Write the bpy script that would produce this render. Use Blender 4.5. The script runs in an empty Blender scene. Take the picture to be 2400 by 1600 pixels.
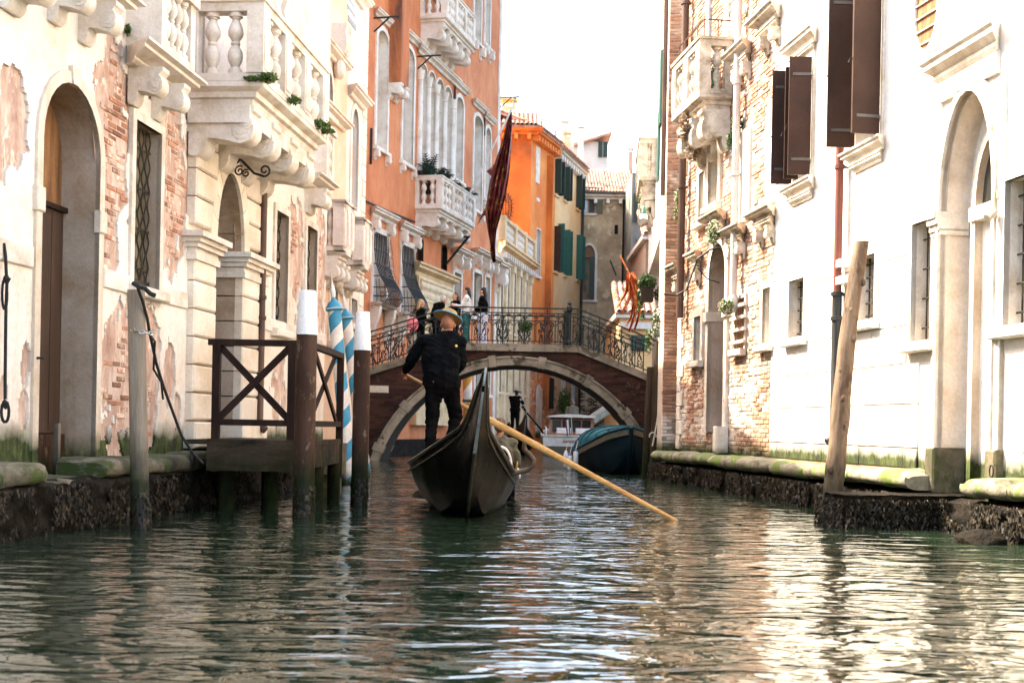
import bpy, bmesh, math, random
import numpy as np
from mathutils import Vector, Matrix
R = math.radians
rnd = random.Random(7)
nrs = np.random.RandomState(11)
scene = bpy.context.scene
COL = scene.collection

# ------------------------------------------------------------------ camera
FPX, CAMZ, ROLL = 3000.0, 1.0, R(1.1)          # focal length in photo pixels (2400 wide), eye height over the water, roll
cd = bpy.data.cameras.new('camera'); cam = bpy.data.objects.new('camera', cd); COL.objects.link(cam)
cd.sensor_width = 36.0; cd.sensor_fit = 'HORIZONTAL'; cd.lens = 36.0 * FPX / 2400.0
cd.shift_y = 200.0 / 2400.0
cd.clip_start = 0.1; cd.clip_end = 2000.0
cam.matrix_world = Matrix.Translation((0, 0, CAMZ)) @ Matrix.Rotation(R(90), 4, 'X') @ Matrix.Rotation(ROLL, 4, 'Z')
cd.dof.use_dof = True; cd.dof.focus_distance = 15.5; cd.dof.aperture_fstop = 3.5
scene.camera = cam

# ------------------------------------------------------------------ sky, sun, exposure
SUN_DIR = Vector((-0.42, 0.20, 0.50)).normalized()      # towards the sun: left, a little beyond, high
sun_el = math.asin(SUN_DIR.z); sun_az = math.atan2(SUN_DIR.x, SUN_DIR.y)
world = bpy.data.worlds.new('World'); scene.world = world; world.use_nodes = True
wt = world.node_tree; wt.nodes.clear()
sky = wt.nodes.new('ShaderNodeTexSky'); sky.sky_type = 'NISHITA'; sky.sun_disc = False
sky.sun_elevation = sun_el; sky.sun_rotation = sun_az
sky.air_density = 1.0; sky.dust_density = 4.0; sky.ozone_density = 0.6
bg = wt.nodes.new('ShaderNodeBackground'); bg.inputs['Strength'].default_value = 0.15
wo = wt.nodes.new('ShaderNodeOutputWorld')
wt.links.new(sky.outputs[0], bg.inputs[0]); wt.links.new(bg.outputs[0], wo.inputs[0])
sd = bpy.data.lights.new('sun', 'SUN'); sd.energy = 2.6; sd.angle = R(0.5); sd.color = (1.0, 0.92, 0.80)
sun = bpy.data.objects.new('sun', sd); COL.objects.link(sun)
sun.rotation_euler = SUN_DIR.to_track_quat('Z', 'Y').to_euler()
vs = scene.view_settings
vs.view_transform = 'Standard'; vs.look = 'None'; vs.gamma = 1.0; vs.use_curve_mapping = False
vs.exposure = 3.05
vs.use_white_balance = True; vs.white_balance_temperature = 7300; vs.white_balance_tint = 10
scene.render.engine = 'CYCLES'
cy = scene.cycles
cy.use_denoising = True; cy.max_bounces = 8; cy.diffuse_bounces = 5; cy.glossy_bounces = 3; cy.transmission_bounces = 3
cy.sample_clamp_indirect = 12.0; cy.caustics_reflective = False; cy.caustics_refractive = False

# ------------------------------------------------------------------ photo pixel -> world
_c, _s = math.cos(ROLL), math.sin(ROLL)
def dero(x, y):
    dx, dy = x - 1200.0, y - 1000.0
    return dx * _c + dy * _s, -dx * _s + dy * _c
def W(x, y, D):                                         # the point seen at photo pixel x, y at distance D
    a, b = dero(x, y)
    return np.array((a / FPX * D, D, CAMZ - b / FPX * D))

class Facade:                                           # a vertical plane X = x0 + k * Y; local axes s (away), n (towards the canal), z
    def __init__(f, x0, k, side):
        f.x0, f.k = x0, k
        q = math.sqrt(1 + k * k)
        f.sd = np.array((k / q, 1 / q, 0)); f.q = q
        f.nd = np.array((1 / q, -k / q, 0)) * (1 if side == 'L' else -1)
        f.o = np.array((x0, 0.0, 0.0))
        f.M = np.array([f.sd, f.nd, (0, 0, 1.0)])       # rows
    def T(f, p):
        return np.asarray(p, float) @ f.M + f.o
    def at(f, x, y, n=0.0):                             # s, z of a photo pixel on the plane at offset n
        a, b = dero(x, y); o = f.o + f.nd * n
        # ray (a/F*D, D) on  o + sd*s
        r = np.array((a / FPX, 1.0))
        A = np.array([[r[0], -f.sd[0]], [r[1], -f.sd[1]]])
        D, s = np.linalg.solve(A, o[:2])
        return s, CAMZ - b / FPX * D
    def s(f, x, y=800, n=0.0): return f.at(x, y, n)[0]
    def z(f, x, y, n=0.0): return f.at(x, y, n)[1]
    def euler(f):                                       # a rotation that takes local y to n, local x to +-s
        x, y = f.sd, f.nd
        if x[0] * y[1] - x[1] * y[0] < 0: x = -x
        return Matrix(((x[0], y[0], 0), (x[1], y[1], 0), (0, 0, 1))).to_euler()

# ------------------------------------------------------------------ value noise (numpy)
def _h(ix, iy, seed):
    n = (ix.astype(np.int64) * 374761393 + iy.astype(np.int64) * 668265263 + seed * 974711) & 0x7fffffff
    n = ((n ^ (n >> 13)) * 1274126177) & 0x7fffffff
    return ((n ^ (n >> 16)) & 0xffff) / 65535.0
def vnoise(x, y, seed=0):
    x = np.asarray(x, float); y = np.asarray(y, float)
    ix, iy = np.floor(x), np.floor(y); fx, fy = x - ix, y - iy
    fx = fx * fx * (3 - 2 * fx); fy = fy * fy * (3 - 2 * fy)
    a = _h(ix, iy, seed); b = _h(ix + 1, iy, seed); c = _h(ix, iy + 1, seed); d = _h(ix + 1, iy + 1, seed)
    return (a * (1 - fx) + b * fx) * (1 - fy) + (c * (1 - fx) + d * fx) * fy
def fbm(x, y, seed=0, oct=4):
    t = 0; w = 0.5; tot = 0
    for i in range(oct):
        t = t + w * vnoise(np.asarray(x) * 2 ** i, np.asarray(y) * 2 ** i, seed + i); tot += w; w *= 0.5
    return t / tot

# ------------------------------------------------------------------ mesh builder
ID = lambda p: np.asarray(p, float)
class MB:
    def __init__(b, T=None):
        b.V = []; b.F = []; b.n = 0; b.T = T or ID
    def add(b, v, f, T=None):
        v = (T or b.T)(np.asarray(v, float).reshape(-1, 3))
        b.V.append(v); o = b.n
        for q in f: b.F.append(tuple(i + o for i in q))
        b.n += len(v)
        return b
    def box(b, x0, x1, y0, y1, z0, z1, T=None):
        v = [(x, y, z) for x in (x0, x1) for y in (y0, y1) for z in (z0, z1)]
        return b.add(v, [(0, 1, 3, 2), (4, 6, 7, 5), (0, 4, 5, 1), (2, 3, 7, 6), (0, 2, 6, 4), (1, 5, 7, 3)], T)
    def cbox(b, x0, x1, y0, y1, z0, z1, c=0.01, T=None):    # box with the y1 (outer) edges chamfered
        v = [(x, y0, z) for x, z in ((x0, z0), (x1, z0), (x1, z1), (x0, z1))]
        v += [(x, y1 - c, z) for x, z in ((x0, z0), (x1, z0), (x1, z1), (x0, z1))]
        v += [(x, y1, z) for x, z in ((x0 + c, z0 + c), (x1 - c, z0 + c), (x1 - c, z1 - c), (x0 + c, z1 - c))]
        f = [(0, 3, 2, 1), (8, 9, 10, 11)]
        for k in range(4):
            j = (k + 1) % 4
            f += [(k, j, 4 + j, 4 + k), (4 + k, 4 + j, 8 + j, 8 + k)]
        return b.add(v, f, T)
    def bar(b, p, q, w, h=None, up=(0, 0, 1), T=None):       # rectangular bar from p to q
        p, q = np.asarray(p, float), np.asarray(q, float); h = h or w
        d = (q - p) / max(np.linalg.norm(q - p), 1e-9); up = np.asarray(up, float)
        if abs(d @ up) > 0.98: up = np.array((0, 1.0, 0))
        r = np.cross(d, up); r /= np.linalg.norm(r); u = np.cross(r, d)
        v = [c + r * sx * w / 2 + u * sy * h / 2 for c in (p, q) for sx, sy in ((-1, -1), (1, -1), (1, 1), (-1, 1))]
        return b.add(v, [(0, 1, 2, 3), (7, 6, 5, 4), (0, 4, 5, 1), (1, 5, 6, 2), (2, 6, 7, 3), (3, 7, 4, 0)], T)
    def prism(b, poly, axis, a0, a1, T=None):               # polygon extruded along s / n / z
        k = len(poly)
        mk = {'s': lambda u, v, a: (a, u, v), 'n': lambda u, v, a: (u, a, v), 'z': lambda u, v, a: (u, v, a)}[axis]
        v = [mk(u, w, a0) for u, w in poly] + [mk(u, w, a1) for u, w in poly]
        f = [tuple(range(k)), tuple(range(2 * k - 1, k - 1, -1))]
        f += [(i, (i + 1) % k, k + (i + 1) % k, k + i) for i in range(k)]
        return b.add(v, f, T)
    def rings(b, rings, closed=True, cap=True, T=None):      # loft a list of rings of equal length
        k = len(rings[0]); v = [p for r in rings for p in r]; f = []
        for i in range(len(rings) - 1):
            for j in range(k if closed else k - 1):
                j2 = (j + 1) % k
                f.append((i * k + j, i * k + j2, (i + 1) * k + j2, (i + 1) * k + j))
        if cap and closed:
            f.append(tuple(range(k - 1, -1, -1))); f.append(tuple((len(rings) - 1) * k + j for j in range(k)))
        return b.add(v, f, T)
    def tube(b, pts, r, n=8, T=None, cap=True):
        pts = [np.asarray(p, float) for p in pts]; rr = r if hasattr(r, '__len__') else [r] * len(pts)
        rings = []; ref = None
        for i, p in enumerate(pts):
            d = pts[min(i + 1, len(pts) - 1)] - pts[max(i - 1, 0)]; d = d / max(np.linalg.norm(d), 1e-9)
            if ref is None:
                ref = np.array((0, 0, 1.0)) if abs(d[2]) < 0.9 else np.array((1.0, 0, 0))
            u = ref - d * (ref @ d); u /= max(np.linalg.norm(u), 1e-9); w = np.cross(d, u); ref = u
            rings.append([p + (u * math.cos(a) + w * math.sin(a)) * rr[i] for a in np.linspace(0, 2 * math.pi, n, endpoint=False)])
        return b.rings(rings, True, cap, T)
    def lathe(b, prof, c=(0, 0, 0), n=12, T=None):          # (r, z) profile round the z axis at c
        rings = [[(c[0] + r * math.cos(a), c[1] + r * math.sin(a), c[2] + z) for a in np.linspace(0, 2 * math.pi, n, endpoint=False)] for r, z in prof]
        return b.rings(rings, True, True, T)
    def ball(b, c, r, n=8, m=6, T=None):
        r = r if hasattr(r, '__len__') else (r, r, r)
        rings = []
        for i in range(m + 1):
            t = math.pi * (i + 0.001) / (m + 0.002)
            rings.append([(c[0] + r[0] * math.sin(t) * math.cos(a), c[1] + r[1] * math.sin(t) * math.sin(a), c[2] - r[2] * math.cos(t)) for a in np.linspace(0, 2 * math.pi, n, endpoint=False)])
        return b.rings(rings, True, True, T)
    def arch(b, sc, zc, ri, ro, n0, n1, a0=0.0, a1=math.pi, seg=14, T=None):   # stone ring in the s-z plane
        rings = []
        for a in np.linspace(a0, a1, seg + 1):
            c, s_ = math.cos(a), math.sin(a)
            rings.append([(sc + ri * c, n0, zc + ri * s_), (sc + ro * c, n0, zc + ro * s_), (sc + ro * c, n1, zc + ro * s_), (sc + ri * c, n1, zc + ri * s_)])
        return b.rings(rings, True, True, T)

# ------------------------------------------------------------------ objects
def _mesh(name, mb, m, origin, smooth):
    me = bpy.data.meshes.new(name)
    v = np.concatenate(mb.V) - np.asarray(origin) if mb.V else np.zeros((0, 3))
    me.from_pydata(v.tolist(), [], mb.F)
    for k in (m if isinstance(m, (list, tuple)) else [m]): me.materials.append(k)
    if mb.n < 60000:
        bm = bmesh.new(); bm.from_mesh(me); bmesh.ops.recalc_face_normals(bm, faces=bm.faces); bm.to_mesh(me); bm.free()
    if smooth:
        me.shade_smooth()
        try: me.set_sharp_from_angle(angle=R(smooth if smooth > 1 else 40))
        except Exception: pass
    me.update()
    return me
def origin_of(o):
    v = Vector((0, 0, 0))
    while o is not None:
        v += o.location; o = o.parent
    return np.array(v)
def obj(name, mb, m, parent=None, smooth=0, loc=None, **kw):
    org = origin_of(parent) if parent is not None else (np.zeros(3) if loc is None else np.asarray(loc, float))
    o = bpy.data.objects.new(name, _mesh(name, mb, m, org, smooth))
    COL.objects.link(o)
    if parent is not None: o.parent = parent
    elif loc is not None: o.location = loc
    for k, v in kw.items(): o[k] = v
    return o
def inst(name, me, parent, loc, rz=0.0, scale=None, rot=None):        # a piece that shares mesh data; loc in world coordinates
    o = bpy.data.objects.new(name, me); COL.objects.link(o); o.parent = parent
    o.location = Vector(np.asarray(loc, float) - origin_of(parent)); o.rotation_euler = rot or (0, 0, rz)
    if scale is not None: o.scale = scale
    return o
def tag(o, label, cat, group=None, kind=None):
    o['label'] = label; o['category'] = cat
    if group: o['group'] = group
    if kind: o['kind'] = kind
    return o
def thing(name, label, cat, loc=(0, 0, 0), group=None):
    o = bpy.data.objects.new(name, None); COL.objects.link(o); o.location = Vector([float(c) for c in loc])
    o.empty_display_size = 0.3
    return tag(o, label, cat, group)
def struct(name, mb, m, smooth=0):
    o = obj(name, mb, m, None, smooth); o['kind'] = 'structure'
    return o
def stuff(o): o['kind'] = 'stuff'; return o
def mesh_only(name, mb, m, smooth=0): return _mesh(name, mb, m, (0, 0, 0), smooth)
# ------------------------------------------------------------------ materials
class NT:
    def __init__(s, name):
        m = bpy.data.materials.new(name); m.use_nodes = True; s.m = m; s.t = m.node_tree; s.t.nodes.clear()
        s.out = s.n('ShaderNodeOutputMaterial'); s.b = s.n('ShaderNodeBsdfPrincipled'); s.l(s.b.outputs[0], s.out.inputs[0])
        s.pos = s.n('ShaderNodeNewGeometry').outputs['Position']
    def n(s, t, **kw):
        x = s.t.nodes.new(t)
        for k, v in kw.items(): setattr(x, k, v)
        return x
    def l(s, a, b): s.t.links.new(a, b)
    def map(s, sc, rot=(0, 0, 0)):
        x = s.n('ShaderNodeMapping'); x.inputs['Scale'].default_value = sc if hasattr(sc, '__len__') else (sc,) * 3
        x.inputs['Rotation'].default_value = rot
        s.l(s.pos, x.inputs[0]); return x.outputs[0]
    def noise(s, sc, detail=5, rough=0.6, dist=0.0):
        x = s.n('ShaderNodeTexNoise'); x.inputs['Scale'].default_value = 1.0; x.inputs['Detail'].default_value = detail
        x.inputs['Roughness'].default_value = rough; x.inputs['Distortion'].default_value = dist
        s.l(s.map(sc), x.inputs['Vector']); return x.outputs['Fac']
    def ramp(s, f, stops, interp='LINEAR'):
        x = s.n('ShaderNodeValToRGB'); x.color_ramp.interpolation = interp; e = x.color_ramp.elements
        while len(e) < len(stops): e.new(0.5)
        for el, (p, c) in zip(e, stops):
            el.position = p; el.color = (*(c if hasattr(c, '__len__') else (c,) * 3), 1)
        s.l(f, x.inputs[0]); return x.outputs[0]
    def mix(s, f, a, b, mode='MIX'):
        x = s.n('ShaderNodeMix', data_type='RGBA', blend_type=mode)
        for i, v in ((0, f), (6, a), (7, b)):
            if hasattr(v, 'default_value'): s.l(v, x.inputs[i])
            else: x.inputs[i].default_value = (v if i == 0 else (*v, 1))
        return x.outputs[2]
    def math(s, op, a, b=0.0, clamp=False):
        x = s.n('ShaderNodeMath', operation=op, use_clamp=clamp)
        for i, v in ((0, a), (1, b)):
            if hasattr(v, 'default_value'): s.l(v, x.inputs[i])
            else: x.inputs[i].default_value = v
        return x.outputs[0]
    def z(s):
        x = s.n('ShaderNodeSeparateXYZ'); s.l(s.pos, x.inputs[0]); return x.outputs[2]
    def bump(s, h, strength, dist=0.02):
        x = s.n('ShaderNodeBump'); x.inputs['Strength'].default_value = strength; x.inputs['Distance'].default_value = dist
        s.l(h, x.inputs['Height']); s.l(x.outputs[0], s.b.inputs['Normal'])
    def set(s, **kw):
        for k, v in kw.items(): s.b.inputs[k.replace('_', ' ')].default_value = v

def surf(name, c1, c2=None, c3=None, sc=1.5, fine=25, rough=0.85, bump=0.25, streak=0.0, streakc=(0.12, 0.09, 0.06), metal=0.0,
         rand=0.0, island=False, algae=None, spec=0.3, grain=None, bdist=0.02, patch=None, darkalgae=False):
    """plaster, stone, wood, paint: patchy colour, vertical rain streaks, per-piece variation, algae near the water"""
    c2 = c2 or tuple(min(1, v * 1.12) for v in c1); c3 = c3 or tuple(v * 0.8 for v in c1)
    t = NT(name)
    big = t.noise(sc, 6, 0.62, 0.4)
    col = t.ramp(big, [(0.30, c3), (0.5, c1), (0.68, c2)])
    f = t.noise(fine if grain is None else grain, 4, 0.7)
    col = t.mix(0.35, col, t.ramp(f, [(0.3, 0.45), (0.7, 1.0)]), 'MULTIPLY') if bump > 0 else col
    if patch:                                            # (scale, threshold, colour)
        p = t.noise(patch[0], 7, 0.7, 0.3)
        col = t.mix(t.ramp(p, [(patch[1] - 0.03, 0.0), (patch[1] + 0.03, 1.0)]), col, patch[2])
    if streak:
        st = t.noise((7, 7, 0.45), 5, 0.65)
        st2 = t.noise(0.8, 3, 0.5)
        k = t.math('MULTIPLY', t.ramp(st, [(0.5, 0.0), (0.75, 1.0)]), t.ramp(st2, [(0.35, 0.0), (0.7, 1.0)]))
        col = t.mix(t.math('MULTIPLY', k, streak), col, streakc)
    if rand:
        if island: rv = t.n('ShaderNodeNewGeometry').outputs['Random Per Island']
        else: rv = t.n('ShaderNodeObjectInfo').outputs['Random']
        col = t.mix(1.0, col, t.ramp(rv, [(0.0, 1 - rand), (0.5, 1.0), (1.0, 1 + rand * 0.5)]), 'MULTIPLY')
    if algae:
        z0, z1 = algae
        an = t.noise((3.5, 3.5, 2.6), 6, 0.72)
        zz = t.math('ADD', t.z(), t.math('MULTIPLY', t.math('SUBTRACT', an, 0.5), 0.9 * (z1 - z0) + 0.1))
        mr = t.n('ShaderNodeMapRange'); mr.inputs[1].default_value = z0; mr.inputs[2].default_value = z1
        mr.inputs[3].default_value = 1.0; mr.inputs[4].default_value = 0.0; t.l(zz, mr.inputs[0])
        g = t.ramp(t.noise((9, 9, 4), 5, 0.7), [(0.32, (0.008, 0.010, 0.004)), (0.5, (0.028, 0.040, 0.008)), (0.72, (0.10, 0.125, 0.035))] if not darkalgae else [(0.32, (0.004, 0.005, 0.002)), (0.55, (0.012, 0.017, 0.005)), (0.75, (0.030, 0.036, 0.014))])
        col = t.mix(mr.outputs[0], col, g)
    t.l(col, t.b.inputs['Base Color'])
    t.set(Roughness=rough, Metallic=metal); t.b.inputs['Specular IOR Level'].default_value = spec
    if bump > 0:
        hb = t.math('ADD', t.math('MULTIPLY', big, 0.4), f)
        t.bump(hb, bump, bdist)
    return t.m
def flat(name, c, rough=0.6, metal=0.0, spec=0.4, emit=None):
    t = NT(name)
    f = t.noise(14, 5, 0.65)
    t.l(t.ramp(f, [(0.3, tuple(v * 0.72 for v in c)), (0.6, c), (0.8, tuple(min(1, v * 1.15 + 0.004) for v in c))]), t.b.inputs['Base Color'])
    t.set(Roughness=rough, Metallic=metal); t.b.inputs['Specular IOR Level'].default_value = spec
    t.l(t.ramp(f, [(0.2, max(0, rough - 0.08)), (0.8, min(1, rough + 0.1))]), t.b.inputs['Roughness'])
    return t.m
def leafmat(name, a, b_, c):
    t = NT(name)
    rv = t.n('ShaderNodeNewGeometry').outputs['Random Per Island']
    t.l(t.ramp(rv, [(0.0, a), (0.5, b_), (1.0, c)]), t.b.inputs['Base Color'])
    t.set(Roughness=0.55); t.b.inputs['Specular IOR Level'].default_value = 0.3
    tr = t.n('ShaderNodeBsdfTranslucent'); t.l(t.ramp(rv, [(0.0, a), (1.0, c)]), tr.inputs[0])
    mx = t.n('ShaderNodeMixShader'); mx.inputs[0].default_value = 0.3
    t.l(t.b.outputs[0], mx.inputs[1]); t.l(tr.outputs[0], mx.inputs[2]); t.l(mx.outputs[0], t.out.inputs[0])
    return t.m

M = {}
M['cream'] = surf('cream_plaster', (0.78, 0.695, 0.61), (0.82, 0.775, 0.72), (0.66, 0.52, 0.40), sc=0.9, streak=0.45, streakc=(0.42, 0.26, 0.14), algae=(0.78, 1.00), bump=0.3, fine=16)
M['cream_stone'] = surf('istrian_stone', (0.71, 0.64, 0.56), (0.78, 0.73, 0.67), (0.52, 0.43, 0.33), sc=2.2, streak=0.35, streakc=(0.30, 0.22, 0.14), bump=0.3, fine=30)
M['door_stone'] = surf('door_stone', (0.68, 0.58, 0.47), (0.74, 0.66, 0.57), (0.50, 0.38, 0.26), sc=1.6, streak=0.5, streakc=(0.34, 0.20, 0.09), algae=(0.70, 0.90), bump=0.35)
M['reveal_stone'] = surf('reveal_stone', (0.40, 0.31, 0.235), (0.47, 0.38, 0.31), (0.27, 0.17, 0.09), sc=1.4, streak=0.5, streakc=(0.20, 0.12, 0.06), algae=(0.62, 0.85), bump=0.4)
M['rustic'] = surf('rusticated_stone', (0.72, 0.625, 0.51), (0.78, 0.72, 0.63), (0.58, 0.46, 0.33), sc=1.2, streak=0.25, streakc=(0.35, 0.22, 0.12), rand=0.1, algae=(0.62, 0.80), bump=0.3)
M['substrate'] = surf('mortar_ground', (0.55, 0.38, 0.30), (0.74, 0.60, 0.50), (0.38, 0.22, 0.16), sc=(5, 5, 2.2), bump=0.8, fine=(30, 30, 14), patch=((7, 7, 3), 0.60, (0.76, 0.63, 0.52)))
M['brick'] = surf('brick_left', (0.42, 0.20, 0.12), (0.50, 0.29, 0.21), (0.34, 0.14, 0.08), sc=2.5, rand=0.45, bump=0.5, fine=60, patch=(2.6, 0.53, (0.66, 0.48, 0.38)))
M['brick_s'] = surf('brick_left_rest', (0.42, 0.20, 0.12), (0.50, 0.29, 0.21), (0.34, 0.14, 0.08), sc=2.5, rand=0.45, island=True, bump=0.5, fine=60, patch=(2.6, 0.53, (0.66, 0.48, 0.38)))
M['brickpanel'] = surf('fresh_brick', (0.46, 0.19, 0.09), (0.54, 0.26, 0.14), (0.36, 0.12, 0.06), sc=2, rand=0.4, bump=0.5, fine=60)
M['rbrick'] = surf('brick_right', (0.40, 0.21, 0.13), (0.52, 0.37, 0.28), (0.30, 0.13, 0.08), sc=1.3, rand=0.45, bump=0.5, fine=60, algae=(0.62, 0.86), patch=(1.1, 0.56, (0.60, 0.50, 0.42)))
M['rbrick_s'] = surf('brick_right_rest', (0.40, 0.21, 0.13), (0.52, 0.37, 0.28), (0.30, 0.13, 0.08), sc=1.3, rand=0.45, island=True, bump=0.5, fine=60, algae=(0.62, 0.86), patch=(1.1, 0.56, (0.60, 0.50, 0.42)))
M['mortar'] = surf('mortar_right', (0.50, 0.42, 0.35), sc=3, bump=0.6, fine=50, algae=(0.62, 0.86))
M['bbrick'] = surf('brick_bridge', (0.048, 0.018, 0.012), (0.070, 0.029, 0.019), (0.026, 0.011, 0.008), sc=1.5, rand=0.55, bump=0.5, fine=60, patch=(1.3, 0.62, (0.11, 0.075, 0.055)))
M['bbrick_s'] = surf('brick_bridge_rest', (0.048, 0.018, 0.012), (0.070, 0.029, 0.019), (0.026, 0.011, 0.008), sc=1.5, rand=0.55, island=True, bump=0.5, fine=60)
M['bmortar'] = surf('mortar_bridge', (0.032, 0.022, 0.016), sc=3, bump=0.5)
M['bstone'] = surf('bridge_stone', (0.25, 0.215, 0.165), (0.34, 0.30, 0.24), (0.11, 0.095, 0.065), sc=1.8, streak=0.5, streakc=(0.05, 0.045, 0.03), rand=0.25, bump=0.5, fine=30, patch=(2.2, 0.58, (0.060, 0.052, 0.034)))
M['redflue'] = surf('stained_red_plaster', (0.50, 0.155, 0.055), (0.58, 0.20, 0.08), (0.12, 0.05, 0.03), sc=(1.4, 1.4, .35), streak=0.8, streakc=(0.06, 0.03, 0.02), bump=0.25)
M['joint'] = surf('stone_joint', (0.34, 0.22, 0.16), sc=3, bump=0.3)
M['cream_t'] = surf('warm_terrace_trim', (0.70, 0.57, 0.40), (0.78, 0.67, 0.50), (0.52, 0.39, 0.24), sc=2, streak=0.4, streakc=(0.3, 0.2, 0.1), bump=0.25)
M['darkbase'] = surf('wet_base_stone', (0.10, 0.085, 0.05), (0.18, 0.15, 0.09), (0.03, 0.028, 0.014), sc=4, bump=0.5, patch=(3, .56, (0.05, 0.06, 0.016)))
M['white'] = surf('white_plaster', (0.77, 0.735, 0.69), (0.83, 0.81, 0.78), (0.66, 0.59, 0.50), sc=0.7, streak=0.35, streakc=(0.55, 0.46, 0.36), bump=0.2, fine=14, algae=(0.66, 0.90))
M['slab'] = surf('white_slab', (0.76, 0.72, 0.66), (0.82, 0.80, 0.76), (0.68, 0.61, 0.52), sc=1.4, streak=0.15, streakc=(0.5, 0.40, 0.28), rand=0.05, bump=0.15, algae=(0.70, 0.93))
M['rstone'] = surf('right_stone', (0.66, 0.59, 0.50), (0.76, 0.71, 0.64), (0.46, 0.37, 0.26), sc=2.2, streak=0.4, streakc=(0.26, 0.19, 0.11), bump=0.35, fine=30, algae=(0.56, 0.72))
M['dstone'] = surf('weathered_sill', (0.52, 0.45, 0.36), (0.66, 0.60, 0.52), (0.22, 0.18, 0.12), sc=4, streak=0.5, streakc=(0.09, 0.08, 0.05), bump=0.45, fine=30)
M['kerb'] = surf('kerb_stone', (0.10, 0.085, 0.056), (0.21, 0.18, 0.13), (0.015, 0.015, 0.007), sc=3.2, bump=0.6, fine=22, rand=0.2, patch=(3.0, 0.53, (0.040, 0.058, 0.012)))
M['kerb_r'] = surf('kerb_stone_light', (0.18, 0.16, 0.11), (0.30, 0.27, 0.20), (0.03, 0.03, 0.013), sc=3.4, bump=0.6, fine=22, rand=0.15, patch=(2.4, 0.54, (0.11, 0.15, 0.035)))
M['weed'] = surf('weed_wall', (0.010, 0.0075, 0.0045), (0.026, 0.020, 0.012), (0.004, 0.003, 0.002), sc=6, bump=1.0, fine=18, rough=0.8, spec=0.1, bdist=0.05)
M['weed_leaf'] = leafmat('weed_fronds', (0.004, 0.0035, 0.002), (0.014, 0.011, 0.006), (0.060, 0.043, 0.024))
M['pink'] = surf('pink_plaster', (0.72, 0.50, 0.36), (0.80, 0.60, 0.46), (0.64, 0.42, 0.28), sc=1.0, streak=0.25, streakc=(0.5, 0.3, 0.18), bump=0.2)
M['pale'] = surf('pale_stone_wall', (0.72, 0.66, 0.60), (0.80, 0.76, 0.71), (0.62, 0.54, 0.47), sc=1.2, streak=0.3, streakc=(0.4, 0.32, 0.25), bump=0.25)
M['red'] = surf('red_plaster', (0.60, 0.205, 0.085), (0.66, 0.27, 0.125), (0.46, 0.135, 0.052), sc=0.8, streak=0.65, streakc=(0.26, 0.085, 0.035), bump=0.25)
M['frame_w'] = surf('white_surround', (0.70, 0.625, 0.545), (0.77, 0.71, 0.64), (0.52, 0.42, 0.33), sc=2, streak=0.3, streakc=(0.4, 0.3, 0.2), bump=0.2)
M['blind'] = surf('window_blind', (0.46, 0.44, 0.42), (0.54, 0.52, 0.50), (0.38, 0.36, 0.34), sc=1.2, bump=0.1)
M['orange'] = surf('orange_plaster', (0.74, 0.23, 0.055), (0.80, 0.32, 0.09), (0.58, 0.14, 0.035), sc=0.5, streak=0.3, streakc=(0.45, 0.11, 0.03), bump=0.2)
M['orange_dk'] = surf('shaded_dirty_orange_plaster', (0.52, 0.14, 0.030), (0.70, 0.21, 0.045), (0.16, 0.065, 0.03), sc=0.35, streak=0.5, streakc=(0.2, 0.08, 0.04), bump=0.2)  # orange darkened for the shaded front and buttress, real stains included
M['yellow'] = surf('yellow_plaster', (0.79, 0.50, 0.25), (0.82, 0.60, 0.36), (0.74, 0.40, 0.15), sc=0.5, streak=0.3, streakc=(0.6, 0.28, 0.1), bump=0.2)
M['greyp'] = surf('stained_plaster', (0.46, 0.335, 0.205), (0.62, 0.475, 0.31), (0.26, 0.18, 0.11), sc=0.9, streak=0.5, streakc=(0.14, 0.10, 0.06), bump=0.3, patch=(1.5, 0.60, (0.60, 0.48, 0.31)))
M['pinkgrey'] = surf('pinkish_plaster', (0.30, 0.20, 0.145), sc=0.8, streak=0.3, bump=0.2)
M['terrace'] = surf('terrace_stone', (0.66, 0.46, 0.26), (0.74, 0.57, 0.36), (0.42, 0.30, 0.16), sc=1.5, streak=0.5, streakc=(0.2, 0.13, 0.07), bump=0.3)
M['greyteal'] = surf('grey_green_wall', (0.19, 0.185, 0.165), (0.26, 0.25, 0.22), (0.11, 0.11, 0.10), sc=.8, streak=0.4, bump=0.25)
M['tile'] = surf('roof_tile', (0.42, 0.22, 0.15), (0.52, 0.36, 0.28), (0.26, 0.13, 0.09), sc=3, rand=0.4, bump=0.4)
M['tile_s'] = surf('roof_tile_rest', (0.42, 0.22, 0.15), (0.52, 0.36, 0.28), (0.26, 0.13, 0.09), sc=3, rand=0.4, island=True, bump=0.4)
M['chimney'] = surf('chimney_plaster', (0.60, 0.36, 0.25), sc=2, bump=0.3)
M['greywall'] = surf('dormer_wall', (0.55, 0.53, 0.50), sc=1.0, bump=0.2)
M['dark'] = flat('dark_interior', (0.012, 0.010, 0.008), 0.9)
M['glass'] = flat('dark_glass', (0.02, 0.022, 0.022), 0.08, spec=0.6)
M['bars'] = flat('black_iron', (0.018, 0.017, 0.016), 0.55, 0.3)
M['rail'] = flat('bridge_iron', (0.014, 0.017, 0.015), 0.5, 0.3)
M['grille'] = surf('rusty_lattice', (0.030, 0.025, 0.016), (0.075, 0.060, 0.035), (0.012, 0.010, 0.008), sc=6, bump=0.3)
M['curtain'] = surf('cloth_behind_grille', (0.16, 0.13, 0.08), (0.24, 0.20, 0.13), (0.07, 0.055, 0.03), sc=(9, 9, 2), bump=0.3)
M['doorwood'] = surf('brown_door', (0.060, 0.032, 0.020), (0.080, 0.045, 0.029), (0.036, 0.019, 0.012), sc=(6, 6, 0.7), bump=0.2, fine=(60, 60, 4), rough=0.6)
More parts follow.
